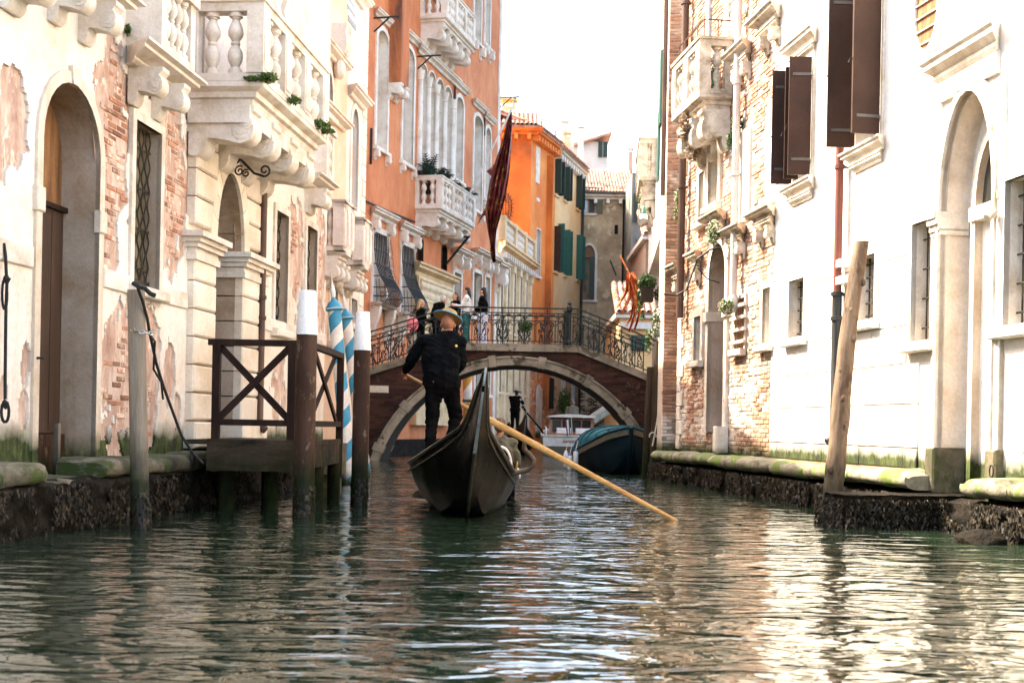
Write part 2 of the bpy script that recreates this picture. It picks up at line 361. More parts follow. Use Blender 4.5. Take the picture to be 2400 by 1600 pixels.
M['lunette'] = surf('lunette_wood', (0.22, 0.10, 0.04), (0.32, 0.16, 0.07), (0.10, 0.05, 0.02), sc=(7, 7, 0.8), bump=0.3)
M['brownpaint'] = surf('brown_paint', (0.026, 0.013, 0.009), (0.040, 0.022, 0.016), (0.014, 0.007, 0.005), sc=(4, 4, 1.2), bump=0.25, fine=(50, 50, 6), rough=0.65, spec=0.10)
M['pilepaint'] = surf('pile_paint', (0.050, 0.024, 0.015), (0.072, 0.037, 0.025), (0.024, 0.011, 0.007), sc=(5, 5, 1.0), bump=0.35, fine=(40, 40, 8), rough=0.6, spec=0.12, algae=(0.40, 0.80), darkalgae=True, patch=((9, 9, 5), 0.60, (0.15, 0.10, 0.072)))
M['whitepaint'] = surf('white_paint', (0.78, 0.77, 0.74), (0.82, 0.81, 0.79), (0.70, 0.68, 0.64), sc=4, bump=0.1, rough=0.5)
M['bluepaint'] = surf('blue_paint', (0.035, 0.26, 0.42), (0.06, 0.33, 0.50), (0.025, 0.18, 0.30), sc=4, bump=0.15, rough=0.5, algae=(0.02, 0.28))
M['stripewhite'] = surf('stripe_white', (0.74, 0.68, 0.62), sc=3, bump=0.15, rough=0.5, algae=(0.02, 0.28))
M['goldpaint'] = surf('ochre_paint', (0.55, 0.27, 0.05), sc=4, bump=0.15, rough=0.5)
M['rawwood'] = surf('grey_raw_wood', (0.22, 0.175, 0.13), (0.31, 0.26, 0.205), (0.085, 0.06, 0.038), sc=(9, 9, 0.8), bump=0.6, fine=(60, 60, 5), algae=(0.45, 0.95), darkalgae=True)
M['logwood'] = surf('knotty_log', (0.165, 0.108, 0.068), (0.24, 0.17, 0.115), (0.055, 0.032, 0.018), sc=(7, 7, 1.6), bump=0.7, fine=(40, 40, 7), algae=(0.35, 0.80), darkalgae=True, patch=((8, 8, 3.2), 0.60, (0.075, 0.042, 0.024)))
M['pilewood'] = surf('old_pile', (0.045, 0.030, 0.018), (0.075, 0.053, 0.034), (0.018, 0.012, 0.007), sc=(7, 7, 0.8), bump=0.5, spec=0.08, algae=(0.3, 0.8), darkalgae=True)
M['deck'] = surf('deck_board', (0.045, 0.033, 0.021), (0.075, 0.056, 0.038), (0.018, 0.013, 0.008), sc=(2, 8, 8), bump=0.4, spec=0.08, algae=(0.3, 0.74), darkalgae=True)
M['rope'] = surf('dark_rope', (0.020, 0.020, 0.020), sc=20, bump=0.6, fine=120)
M['paleRope'] = surf('pale_rope', (0.55, 0.50, 0.42), sc=20, bump=0.6, fine=120)
M['pipe_br'] = surf('brown_downpipe', (0.085, 0.045, 0.030), (0.11, 0.065, 0.046), (0.045, 0.024, 0.016), sc=(5, 5, 1), bump=0.2, rough=0.5, metal=0.2)
M['pipe_red'] = surf('red_downpipe', (0.17, 0.052, 0.036), sc=3, bump=0.1, rough=0.5)
M['pipe_bk'] = flat('black_downpipe', (0.012, 0.012, 0.013), 0.5)
M['pipe_gr'] = surf('grey_downpipe', (0.50, 0.47, 0.44), sc=3, bump=0.1, rough=0.5)
M['shutter_br'] = surf('brown_shutter', (0.042, 0.019, 0.012), (0.052, 0.026, 0.017), (0.030, 0.014, 0.009), sc=2, bump=0.12, fine=40, rough=0.6, spec=0.2)
M['shutter_gr'] = surf('green_shutter', (0.016, 0.085, 0.065), sc=3, bump=0.1, rough=0.5)
M['shutter_dk'] = surf('dark_green_shutter', (0.018, 0.036, 0.028), sc=3, bump=0.1, rough=0.5)
M['shutter_ol'] = surf('olive_shutter', (0.12, 0.11, 0.07), sc=3, bump=0.1, rough=0.6)
M['winwood'] = surf('window_wood', (0.30, 0.13, 0.055), sc=3, bump=0.1, rough=0.5)
M['bluepane'] = flat('bluish_window_pane', (0.30, 0.42, 0.52), 0.12, spec=0.6)  # flat pale blue pane colour
M['steel'] = flat('bare_steel', (0.55, 0.55, 0.52), 0.3, 0.9)
M['brass'] = flat('brass', (0.72, 0.46, 0.12), 0.3, 0.9)
M['gondola'] = flat('gondola_lacquer', (0.0035, 0.0033, 0.0028), 0.30, spec=0.03)
M['gondola_trim'] = surf('gondola_rail', (0.045, 0.038, 0.028), (0.07, 0.06, 0.045), (0.02, 0.017, 0.012), sc=(6, 2, 6), bump=0.2, rough=0.35)
M['goldrope'] = surf('gold_trim', (0.55, 0.30, 0.05), sc=8, bump=0.3, rough=0.45)
M['oar'] = surf('oar_wood', (0.52, 0.265, 0.075), (0.62, 0.36, 0.125), (0.36, 0.165, 0.045), sc=(2, 8, 8), bump=0.15, rough=0.4)
M['walnut'] = surf('walnut', (0.065, 0.038, 0.022), (0.10, 0.062, 0.038), (0.03, 0.017, 0.010), sc=(8, 8, 3), bump=0.2, rough=0.4)
M['carpet'] = surf('brocade', (0.06, 0.05, 0.02), (0.25, 0.15, 0.04), (0.02, 0.02, 0.02), sc=14, bump=0.4)
M['skin'] = surf('skin', (0.60, 0.33, 0.22), sc=6, bump=0.05, rough=0.55)
M['skin_red'] = surf('tanned_skin', (0.38, 0.150, 0.085), sc=6, bump=0.05, rough=0.55)
M['navy'] = surf('navy_cloth', (0.005, 0.0055, 0.0065), (0.009, 0.010, 0.012), (0.003, 0.0035, 0.004), sc=9, bump=0.35, fine=160, rough=0.95, spec=0.03)
M['black'] = surf('black_cloth', (0.0045, 0.004, 0.004), (0.008, 0.0075, 0.0075), (0.003, 0.003, 0.003), sc=9, bump=0.35, fine=160, rough=0.95, spec=0.03)
M['whitecloth'] = surf('white_cloth', (0.76, 0.73, 0.71), sc=9, bump=0.2, rough=0.85)
M['lilac'] = surf('pale_trousers', (0.66, 0.64, 0.74), sc=9, bump=0.2, rough=0.85)
M['teal'] = surf('teal_trousers', (0.025, 0.13, 0.13), sc=9, bump=0.2, rough=0.85)
M['pinkcloth'] = surf('pink_bag_cloth', (0.80, 0.22, 0.24), sc=9, bump=0.2, rough=0.8)
M['olivecloth'] = surf('olive_cloth', (0.10, 0.085, 0.055), sc=9, bump=0.2, rough=0.85)
M['hair_bk'] = surf('black_hair', (0.010, 0.008, 0.007), sc=(30, 30, 4), bump=0.4, rough=0.5)
M['hair_bl'] = surf('blond_hair', (0.42, 0.27, 0.13), (0.55, 0.38, 0.20), (0.24, 0.14, 0.06), sc=(30, 30, 6), bump=0.4, rough=0.5)
M['hair_gr'] = surf('grey_hair', (0.46, 0.43, 0.40), (0.60, 0.57, 0.54), (0.25, 0.22, 0.20), sc=18, bump=0.5, rough=0.6)
M['hair_br'] = surf('brown_hair', (0.09, 0.05, 0.03), sc=(30, 30, 6), bump=0.4, rough=0.5)
M['straw'] = surf('straw_hat', (0.46, 0.285, 0.11), (0.55, 0.37, 0.16), (0.34, 0.19, 0.065), sc=20, bump=0.4, fine=120)
M['ribbon'] = flat('blue_ribbon', (0.06, 0.34, 0.52), 0.5)
M['tarp'] = surf('teal_tarpaulin', (0.006, 0.072, 0.094), (0.012, 0.105, 0.130), (0.004, 0.046, 0.062), sc=3, bump=0.3, rough=0.7, spec=0.15)
M['boatblue'] = surf('dark_blue_hull', (0.003, 0.012, 0.019), sc=3, bump=0.1, rough=0.6, spec=0.08)
M['boatgrey'] = surf('grey_rubbing_strake', (0.085, 0.080, 0.056), sc=5, bump=0.2, rough=0.6)
M['boatwhite'] = surf('white_hull', (0.62, 0.61, 0.57), sc=3, bump=0.05, rough=0.3)
M['varnish'] = surf('varnished_mahogany', (0.28, 0.10, 0.04), (0.36, 0.15, 0.06), (0.18, 0.06, 0.02), sc=(5, 5, 2), bump=0.05, rough=0.2, spec=0.5)
M['lettering'] = flat('maroon_lettering', (0.20, 0.03, 0.03), 0.5)
M['flagred'] = surf('crimson_flag', (0.16, 0.018, 0.020), (0.22, 0.03, 0.03), (0.10, 0.012, 0.014), sc=4, bump=0.25, rough=0.7)
M['flaggold'] = surf('gold_embroidery', (0.55, 0.28, 0.06), (0.65, 0.36, 0.09), (0.30, 0.13, 0.03), sc=9, bump=0.3, rough=0.5)
M['flagorange'] = surf('orange_flag', (0.62, 0.15, 0.04), (0.70, 0.30, 0.12), (0.42, 0.07, 0.02), sc=5, bump=0.2, rough=0.7, patch=(7, 0.60, (0.75, 0.52, 0.28)))
M['pole_w'] = surf('white_pole', (0.70, 0.68, 0.65), sc=3, bump=0.05, rough=0.4)
M['leaf_dk'] = leafmat('dark_leaves', (0.012, 0.035, 0.010), (0.030, 0.075, 0.020), (0.065, 0.12, 0.035))
M['leaf_lt'] = leafmat('light_leaves', (0.035, 0.075, 0.015), (0.075, 0.14, 0.030), (0.13, 0.20, 0.055))
M['leaf_palm'] = leafmat('palm_leaves', (0.008, 0.018, 0.012), (0.014, 0.032, 0.018), (0.028, 0.055, 0.028))
M['dry'] = leafmat('dry_stems', (0.16, 0.11, 0.07), (0.30, 0.22, 0.15), (0.44, 0.34, 0.25))
M['blossom'] = leafmat('white_blossom', (0.60, 0.50, 0.42), (0.75, 0.68, 0.60), (0.80, 0.78, 0.72))
M['yblossom'] = leafmat('yellow_blossom', (0.60, 0.42, 0.10), (0.75, 0.60, 0.25), (0.80, 0.72, 0.42))
M['pot'] = surf('terracotta_pot', (0.55, 0.16, 0.05), sc=5, bump=0.2)
M['pot_dk'] = surf('dark_planter', (0.030, 0.022, 0.016), sc=5, bump=0.2)
M['green_enamel'] = flat('green_enamel', (0.02, 0.14, 0.09), 0.3)
M['lampglass'] = flat('milk_glass', (0.62, 0.64, 0.60), 0.25)
M['gutter'] = flat('gutter_metal', (0.09, 0.085, 0.08), 0.5, 0.4)
M['sign'] = surf('stone_plaque', (0.55, 0.50, 0.42), sc=5, bump=0.2)
M['awning'] = flat('awning_cloth', (0.16, 0.18, 0.20), 0.5)
M['awningw'] = flat('awning_stripe', (0.70, 0.70, 0.70), 0.5)
M['buoy'] = flat('blue_fender_end', (0.03, 0.16, 0.45), 0.4)
M['fender'] = flat('white_fender', (0.62, 0.62, 0.60), 0.45)

def water_mat():
    t = NT('canal_water')
    t.set(Roughness=0.010, IOR=1.58); t.b.inputs['Specular IOR Level'].default_value = 0.5
    g = t.noise(0.35, 3, 0.5)
    t.l(t.ramp(g, [(0.3, (0.008, 0.016, 0.009)), (0.7, (0.015, 0.027, 0.015))]), t.b.inputs['Base Color'])
    a = t.noise((1.5, 3.1, 1), 2, 0.45, 0.9)
    b = t.noise((3.8, 8.5, 1), 2, 0.5, 0.4)
    h = t.math('ADD', a, t.math('MULTIPLY', b, 0.22))
    t.bump(h, 1.0, 0.048)
    return t.m
M['water'] = water_mat()
# ------------------------------------------------------------------ building blocks for facades (all in facade coordinates s, n, z)
def outline(op, seg=14):                                   # op = (s0, s1, z0, spring or top, rise)
    a, b, z0, z1, r = op
    if r <= 0: return [(a, z0), (a, z1), (b, z1), (b, z0)]
    c, h = (a + b) / 2, (b - a) / 2
    return [(a, z0)] + [(c - h * math.cos(t), z1 + r * math.sin(t)) for t in np.linspace(0, math.pi, seg + 1)] + [(b, z0)]
def optop(op, s):
    a, b, z0, z1, r = op
    if r <= 0: return z1
    c, h = (a + b) / 2, (b - a) / 2
    return z1 + r * math.sqrt(max(0.0, 1 - ((s - c) / h) ** 2))
def reveal(mb, op, n0, n1, seg=14, sill=True):
    p = outline(op, seg)
    k = len(p); v = [(s, n0, z) for s, z in p] + [(s, n1, z) for s, z in p]
    f = [(i, i + 1, k + i + 1, k + i) for i in range(k - 1)]
    if sill: f.append((k - 1, 0, k, 2 * k - 1))
    mb.add(v, f)
def fill(mb, op, n, seg=14):
    p = outline(op, seg); mb.add([(s, n, z) for s, z in p], [tuple(range(len(p)))])
def surround(mb, op, w, n0, n1, seg=14, bottom=False):     # flat band round an opening
    a, b, z0, z1, r = op
    pin = outline(op, seg); pout = outline((a - w, b + w, z0 - (w if bottom else 0), z1 + (w if r <= 0 else 0), r + w if r > 0 else 0), seg)
    rings = [[(s, n0, z), (s2, n0, z2), (s2, n1, z2), (s, n1, z)] for (s, z), (s2, z2) in zip(pin, pout)]
    mb.rings(rings, True, True)
    if bottom: mb.box(a, b, n0, n1 - 0.002, z0 - w, z0 - 0.001)
def wall(mb, s0, s1, z0, z1, ops=(), n=0.0):               # sheet with openings
    cuts = {s0, s1}
    for op in ops:
        a, b = op[0], op[1]
        for t in (np.linspace(a, b, 15) if op[4] > 0 else (a, b)):
            if s0 < t < s1: cuts.add(float(t))
    cuts = sorted(cuts)
    for a, b in zip(cuts[:-1], cuts[1:]):
        m = (a + b) / 2; cur = [(z0, z0)]; segs = []
        lo = (z0, z0)
        for op in sorted((o for o in ops if o[0] < m < o[1] and o[2] < z1 and o[3] + o[4] > z0), key=lambda o: o[2]):
            if op[2] > lo[0]: segs.append((lo, (op[2], op[2])))
            lo = (min(z1, optop(op, a)), min(z1, optop(op, b)))
        segs.append((lo, (z1, z1)))
        for (l0, l1), (h0, h1) in segs:
            if max(h0 - l0, h1 - l1) > 1e-4:
                mb.add([(a, n, l0), (b, n, l1), (b, n, h1), (a, n, h0)], [(0, 1, 2, 3)])
def fine_plaster(mb, s0, s1, z0, z1, ops, mask, res=0.03, depth=0.03, T=None):
    """plaster coat as a fine sheet with ragged holes where mask(s, z) is true; the rims get their thickness"""
    def lines(a, b, ex):
        l = list(np.arange(a, b, res)) + [b] + [e for e in ex if a < e < b]
        l = np.unique(np.round(l, 4)); keep = [l[0]]
        for v in l[1:]:
            if v - keep[-1] > 0.004: keep.append(v)
        return np.array(keep)
    S = lines(s0, s1, [e for o in ops for e in o[:2]]); Z = lines(z0, z1, [e for o in ops for e in (o[2], o[3])])
    sc, zc = (S[1:] + S[:-1]) / 2, (Z[1:] + Z[:-1]) / 2
    A, B = np.meshgrid(sc, zc, indexing='ij')
    gone = mask(A, B)
    for o in ops:
        a, b, lo, sp, r = o
        inside = (A > a) & (A < b) & (B > lo)
        if r > 0:
            t = np.sqrt(np.clip(1 - ((A - (a + b) / 2) / ((b - a) / 2)) ** 2, 0, 1)); inside &= B < sp + r * t
        else: inside &= B < sp
        gone |= inside
    keep = ~gone
    ns, nz = len(S), len(Z)
    GS, GZ = np.meshgrid(S, Z, indexing='ij')
    jit = (vnoise(GS * 40, GZ * 40, 5) - 0.5) * 0.004
    V = np.stack([GS, jit, GZ], -1).reshape(-1, 3)
    V2 = V.copy(); V2[:, 1] -= depth
    idx = lambda i, j: i * nz + j
    I, J = np.nonzero(keep)
    F = np.stack([idx(I, J), idx(I + 1, J), idx(I + 1, J + 1), idx(I, J + 1)], 1)
    N = len(V); rims = []
    P = np.pad(keep, 1, constant_values=True)
    for di, dj, e0, e1 in ((1, 0, (1, 0), (1, 1)), (-1, 0, (0, 0), (0, 1)), (0, 1, (0, 1), (1, 1)), (0, -1, (0, 0), (1, 0))):
        nb = P[1 + di:P.shape[0] - 1 + di, 1 + dj:P.shape[1] - 1 + dj]
        I2, J2 = np.nonzero(keep & ~nb)
        a = idx(I2 + e0[0], J2 + e0[1]); b = idx(I2 + e1[0], J2 + e1[1])
        rims.append(np.stack([a, b, b + N, a + N], 1))
    allf = np.concatenate([F] + rims)
    used = np.unique(allf); rem = np.zeros(2 * N, int); rem[used] = np.arange(len(used))
    mb.add(np.concatenate([V, V2])[used], rem[allf].tolist(), T)
def ragged(ells, seed, amp=1.25, sc=5.0, thr=0.35):        # union of ellipses (s, z, rs, rz), edges broken up by noise
    def f(S, Z):
        m = np.full(np.shape(S), -9.0)
        for s, z, a, b in ells: m = np.maximum(m, 1 - ((S - s) / a) ** 2 - ((Z - z) / b) ** 2)
        return (m + (fbm(S * sc, Z * sc * 0.7, seed, 5) - 0.5) * amp * 2) > thr
    return f
BR_ME = {}
def brick_mesh(w, h, d, key, m):
    """one brick, outer edges chamfered; centred on its face at y = 0, body towards -y"""
    if key in BR_ME: return BR_ME[key]
    mb = MB(); c = 0.006
    mb.cbox(-w / 2, w / 2, -d, 0, -h / 2, h / 2, c)
    BR_ME[key] = mesh_only('brick', mb, m)
    return BR_ME[key]
def lay_bricks(F, parent, s0, s1, z0, z1, test, m_part, m_rest, key, n=-0.004, w=0.24, h=0.058, gap=0.012, depth=0.09, order=None, limit=300, drop=0.06, rough=0.012, rest_name='brickwork', T=None):
    """courses of bricks where test(s, z): the largest-showing ones each an object, the rest one joined part"""
    spots = []
    row = 0
    for z in np.arange(z0 + h / 2, z1, h + gap):
        row += 1
        off = (row % 2) * (w + gap) / 2
        for s in np.arange(s0 + off, s1, w + gap): spots.append((s, z))
    if not spots: return
    S = np.array(spots); ok = test(S[:, 0], S[:, 1]); S = S[ok]
    S = S[nrs.rand(len(S)) > drop]
    if order is not None and len(S) > limit: S = S[np.argsort([order(s, z) for s, z in S], kind='stable')]
    T = T or F.T
    me = brick_mesh(w, h, depth, key, m_part)
    rest = MB(T)
    for i, (s, z) in enumerate(S):
        dn = n - abs(nrs.normal(0, rough)); ww = 1 - 0.06 * nrs.rand()
        if i < limit:
            e = F.euler(); e.rotate_axis('Y', nrs.normal(0, 0.012))
            inst('brick', me, parent, T([(s, dn, z)])[0], rot=e, scale=(ww, 1, 1))
        else:
            rest.cbox(s - w * ww / 2, s + w * ww / 2, dn - depth, dn, z - h / 2, z + h / 2, 0.006)
    if rest.n: stuff(obj(rest_name, rest, m_rest, parent))
def profile(mb, s0, s1, z, pts):                            # moulding: (n, dz) polygon run along s
    mb.prism([(n, z + dz) for n, dz in pts], 's', s0, s1)
CORNICE = [(0, 0), (0.05, 0), (0.07, 0.03), (0.07, 0.06), (0.13, 0.10), (0.15, 0.11), (0.15, 0.15), (0.18, 0.17), (0.18, 0.20), (0, 0.22)]
def cornice(mb, s0, s1, z, proj=0.18, h=0.22):
    k, q = proj / 0.18, h / 0.22
    # mitred: each profile point also steps out sideways at the ends
    pts = [(n * k, dz * q) for n, dz in CORNICE]
    rings = [[(s0 - n, n, z + dz) for n, dz in pts], [(s1 + n, n, z + dz) for n, dz in pts]]
    mb.rings(rings, True, True)
CORB = [(0, 0), (1, 0), (1, -.10), (.94, -.15), (.90, -.21), (.96, -.28), (1.0, -.40), (.99, -.54), (.92, -.66), (.80, -.72), (.70, -.70), (.62, -.665), (.44, -.63), (.30, -.62), (.27, -.66), (.27, -.76), (.22, -.88), (.13, -.96), (.05, -.96), (0, -.9)]
def corbel(mb, s0, s1, ztop, proj, h):
    mb.prism([(u * proj, ztop + v * h) for u, v in CORB], 's', s0, s1)
    for e in (-1, 1):                                       # volute discs on both cheeks
        s = s0 if e < 0 else s1
        for r, t in ((.17, .012), (.09, .024)): mb.tube([(s - e * .01, proj * .80, ztop - .47 * h), (s + e * t, proj * .80, ztop - .47 * h)], r * min(h, proj * 1.2), 12)
BAL_PROF = [(.50, 0), (.50, .08), (.36, .085), (.28, .12), (.36, .16), (.52, .23), (.57, .30), (.50, .38), (.30, .45), (.26, .47), (.34, .485), (.34, .515), (.26, .53), (.36, .57), (.55, .64), (.57, .70), (.48, .77), (.32, .85), (.25, .89), (.36, .905), (.36, .925), (.50, .93), (.50, 1.0)]
def baluster_mesh(h, r, m, n=12):
    mb = MB(); mb.lathe([(u * r * 2, v * h) for u, v in BAL_PROF], n=n)
    return mesh_only('baluster', mb, m, 50)
def balcony(F, bld, s0, s1, proj, zs, m, slab_h=0.24, rail_h=0.95, corbels=3, corb_h=0.5, corb_w=0.26, groups=3, per=3, side=2, label=None, pier=0.24, base=0.0):
    """stone balcony: slab, corbels, piers, balusters, handrail; a part of the building with its own sub-parts"""
    mb = MB(F.T)
    pts = [(0, -1.0), (-.17, -1.0), (-.15, -.72), (-.10, -.66), (-.10, -.42), (-.03, -.32), (0, -.25), (0, -.05), (-.02, 0)]
    # slab moulded on three sides
    rings = []
    for d, dz in pts[1:]:
        z = zs + dz * slab_h; rings.append([(s0 - d * 0.8, 0.0, z), (s0 - d * 0.8, proj + d, z), (s1 + d * 0.8, proj + d, z), (s1 + d * 0.8, 0.0, z)])
    mb.rings(rings, True, True)
    b = obj('balcony', mb, m, bld, 25)
    if label: b['label'] = label
    if corbels:
        for i in range(corbels):
            c = s0 + corb_w / 2 + 0.10 + (s1 - s0 - corb_w - 0.2) * (i / max(corbels - 1, 1))
            k = MB(F.T); corbel(k, c - corb_w / 2, c + corb_w / 2, zs - slab_h - 0.001, proj * 0.86, corb_h); obj('corbel', k, m, b, 35)
    t = 0.19
    pl = MB(F.T); pr = proj - 0.10                                  # plinth and rail run round three sides at this offset
    runs = [((s0 + 0.10, 0.02), (s0 + 0.10, pr)), ((s0 + 0.10, pr), (s1 - 0.10, pr)), ((s1 - 0.10, pr), (s1 - 0.10, 0.02))]
    hp = 0.09; hr = 0.16; hb = rail_h - hp - hr
    def band(z0, z1, w):
        rr = MB(F.T)
        rr.box(s0 + 0.10 - w / 2, s0 + 0.10 + w / 2, 0, pr + w / 2, z0, z1); rr.box(s1 - 0.10 - w / 2, s1 - 0.10 + w / 2, 0, pr + w / 2, z0, z1)
        rr.box(s0 + 0.10 + w / 2, s1 - 0.10 - w / 2, pr - w / 2, pr + w / 2, z0, z1); return rr
    obj('plinth', band(zs, zs + hp, t), m, b)
    rl = band(zs + hp + hb, zs + rail_h - 0.05, t * 1.05)
    r2 = band(zs + rail_h - 0.05, zs + rail_h, t * 1.35)
    for v, f in ((np.concatenate(r2.V), r2.F),): rl.V.append(v); rl.F += [tuple(i + rl.n for i in q) for q in f]; rl.n += len(v)
    obj('handrail', rl, m, b)
    sp_ = ((s1 - s0 - .24) / max(groups, 1) - pier) / max(per, 1); bm_ = baluster_mesh(hb, min(0.085, t * 0.45, sp_ * .40), m)
    pm = []
    def pier_at(s, n, w=pier):
        q = MB(F.T); q.box(s - w / 2, s + w / 2, n - t * 0.55, n + t * 0.55, zs + hp, zs + hp + hb); 
        q.box(s - w / 2 + 0.03, s + w / 2 - 0.03, n + t * 0.55, n + t * 0.55 + 0.012, zs + hp + 0.05, zs + hp + hb - 0.05)
        obj('pier', q, m, b)
    for gi in range(groups + 1):
        s = s0 + 0.12 + (s1 - s0 - 0.24) * gi / groups
        pier_at(s, pr, pier if 0 < gi < groups else pier * 0.9)
        if gi < groups:
            s2 = s0 + 0.12 + (s1 - s0 - 0.24) * (gi + 1) / groups
            for j in range(per):
                c = s + pier / 2 + (s2 - s - pier) * (j + 0.5) / per
                inst('baluster', bm_, b, F.T([(c, pr, zs + hp)])[0])
    for s in (s0 + 0.10, s1 - 0.10):
        q = MB(F.T); q.box(s - t / 2, s + t / 2, 0.0, 0.12, zs + hp, zs + hp + hb); obj('pier', q, m, b)
        for j in range(side):
            c = 0.14 + (pr - 0.14 - pier * 0.45) * (j + 0.5) / side
            inst('baluster', bm_, b, F.T([(s, c, zs + hp)])[0])
    return b
def window(F, bld, op, m_frame, w=0.12, proud=0.03, depth=0.16, m_rev=None, pane='dark', sill=True, name='window', rev_name='reveal', bottom=False, m_pane=None, label=None):
    """surround (the part), reveal, pane and sill as its sub-parts"""
    mb = MB(F.T); surround(mb, op, w, -0.02, proud, bottom=bottom)
    o = obj(name, mb, m_frame, bld)
    if label: o['label'] = label
    r = MB(F.T); reveal(r, op, proud - 0.002, -depth); obj(rev_name, r, m_rev or m_frame, o)
    p = MB(F.T); fill(p, op, -depth + 0.005); obj('pane', p, m_pane or M[pane], o)
    if sill:
        q = MB(F.T); q.cbox(op[0] - w * 1.3, op[1] + w * 1.3, 0, proud + 0.09, op[2] - 0.12, op[2] - 0.002, 0.015); obj('sill', q, m_frame, o)
    return o
def bars(F, o, op, n, nv, nh, r=0.009, m=None, name='bar'):
    a, b, z0, z1 = op[:4]; z1 += op[4] * 0.6
    for i in range(nv):
        s = a + (b - a) * (i + 0.5) / nv; k = MB(F.T); k.tube([(s, n, z0), (s, n, z1)], r, 6); obj(name, k, m or M['bars'], o)
    for i in range(nh):
        z = z0 + (z1 - z0) * (i + 0.5) / nh; k = MB(F.T); k.tube([(a, n + 0.012, z), (b, n + 0.012, z)], r, 6); obj(name, k, m or M['bars'], o)
def downpipe(F, bld, s, z0, z1, n, r, m, collars=(), label=None, shoe=True):
    mb = MB(F.T); pts = [(s, n, z1), (s, n, z0)]
    if shoe: pts += [(s, n + 0.03, z0 - 0.06), (s, n + 0.10, z0 - 0.11)]
    mb.tube(pts, r, 12); o = obj('downpipe', mb, m, bld, 40)
    if label: o['label'] = label
    for z in collars:
        k = MB(F.T); k.lathe([(r * 1.02, -0.03), (r * 1.3, -0.025), (r * 1.3, 0.025), (r * 1.02, 0.03)], (s, n, z), 12); k.box(s - 0.012, s + 0.012, 0, n, z - 0.015, z + 0.015)
        obj('bracket', k, m, o)
    return o
def leaves(name, m, parent, centres, count, size, loc=None, seed=1, droop=0.0):
    """leaf-sized faces scattered through ellipsoids (x, y, z, rx, ry, rz)"""
    r = np.random.RandomState(seed); mb = MB(); tot = sum(c[3] * c[4] * c[5] for c in centres) ** 1
    V = []; F_ = []
    for c in centres:
        k = max(4, int(count * (c[3] * c[4] * c[5]) / tot))
        d = r.normal(size=(k, 3)); d /= np.linalg.norm(d, axis=1)[:, None]
        p = np.array(c[:3]) + d * (r.rand(k, 1) ** 0.45) * np.array(c[3:6])
        p[:, 2] -= droop * np.abs(d[:, 0])
        for q in p:
            u = r.normal(size=3); u /= np.linalg.norm(u); w = np.cross(u, r.normal(size=3)); w /= max(np.linalg.norm(w), 1e-6)
            l = size * (0.6 + 0.8 * r.rand()); o = len(V)
            V += [q - u * l * .5, q + w * l * .28, q + u * l * .6, q - w * l * .28]; F_.append((o, o + 1, o + 2, o + 3))
    mb.add(V, F_)
    return obj(name, mb, m, parent, loc=loc)
# ================================================================== water, canal bed, quays
def water():
    mb = MB()
    ys = np.concatenate([np.arange(2.0, 30, 0.16), np.arange(30, 130, 2.0)]); xs = np.concatenate([np.arange(-14, -6, 1.0), np.arange(-6, 6.01, 0.16), np.arange(7, 15, 1.0)])
    X, Y = np.meshgrid(xs, ys, indexing='ij')
    Z = 0.030 * (fbm(X * 0.75, Y * 0.85, 3, 2) - 0.5) + 0.016 * (fbm(X * 2.1 + 9, Y * 2.6, 8, 2) - 0.5)
    Z = Z * np.clip((60 - Y) / 30, 0.2, 1)
    ny = len(ys); v = np.stack([X, Y, Z], -1).reshape(-1, 3)
    f = [(i * ny + j, (i + 1) * ny + j, (i + 1) * ny + j + 1, i * ny + j + 1) for i in range(len(xs) - 1) for j in range(ny - 1)]
    mb.add(v, f)
    return struct('water', mb, M['water'], 180)
water()
mb = MB(); mb.box(-60, 60, -10, 300, -3.2, -3.0); struct('canal_bed', mb, M['weed'])

L = Facade(-5.6, 0.10, 'L'); LB = Facade(-6.1, 0.10, 'L')
RW = Facade(6.72, -0.13333, 'R')
ZK = 0.60                                                    # top of the kerb stones

def weed_wall(name, F, s0, s1, n, z0, z1, seed, res=0.045):
    """the slimy quay face: a rough sheet, clumps of weed and mussels on it"""
    mb = MB(F.T)
    S = np.arange(s0, s1 + res, res); Z = np.linspace(z0, z1, int((z1 - z0) / res) + 2)
    A, B = np.meshgrid(S, Z, indexing='ij')
    N_ = n - 0.07 + 0.16 * fbm(A * 5, B * 7, seed, 4) + 0.05 * vnoise(A * 22, B * 22, seed + 9)
    N_[:, -1] = n - 0.12
    k = len(Z); v = np.stack([A, N_, B], -1).reshape(-1, 3)
    f = [(i * k + j, (i + 1) * k + j, (i + 1) * k + j + 1, i * k + j + 1) for i in range(len(S) - 1) for j in range(k - 1)]
    mb.add(v, f)
    return mb
def fronds(F, s0, s1, n, z0, z1, count, seed, size=0.05):
    r = np.random.RandomState(seed); mb = MB(F.T)
    v = []; f = []
    for i in range(count):
        s = s0 + (s1 - s0) * r.rand(); z = z0 + (z1 - z0) * r.rand() ** 0.8
        if fbm(s * 3, z * 4, seed, 3) < 0.40: continue
        c = np.array((s, n + 0.02 + 0.05 * r.rand(), z)); l = size * (0.4 + r.rand())
        d = np.array((r.normal() * 0.6, 0.35 * r.rand(), -1.0)); d /= np.linalg.norm(d)
        w = np.array((0.5 + r.rand(), r.normal() * 0.5, 0.2)); w = w / np.linalg.norm(w) * l * 0.35
        o = len(v); v += [c - w, c + w, c + d * l + w * 0.3, c + d * l * 1.1 - w * 0.4]; f.append((o, o + 1, o + 2, o + 3))
    return mb.add(v, f)
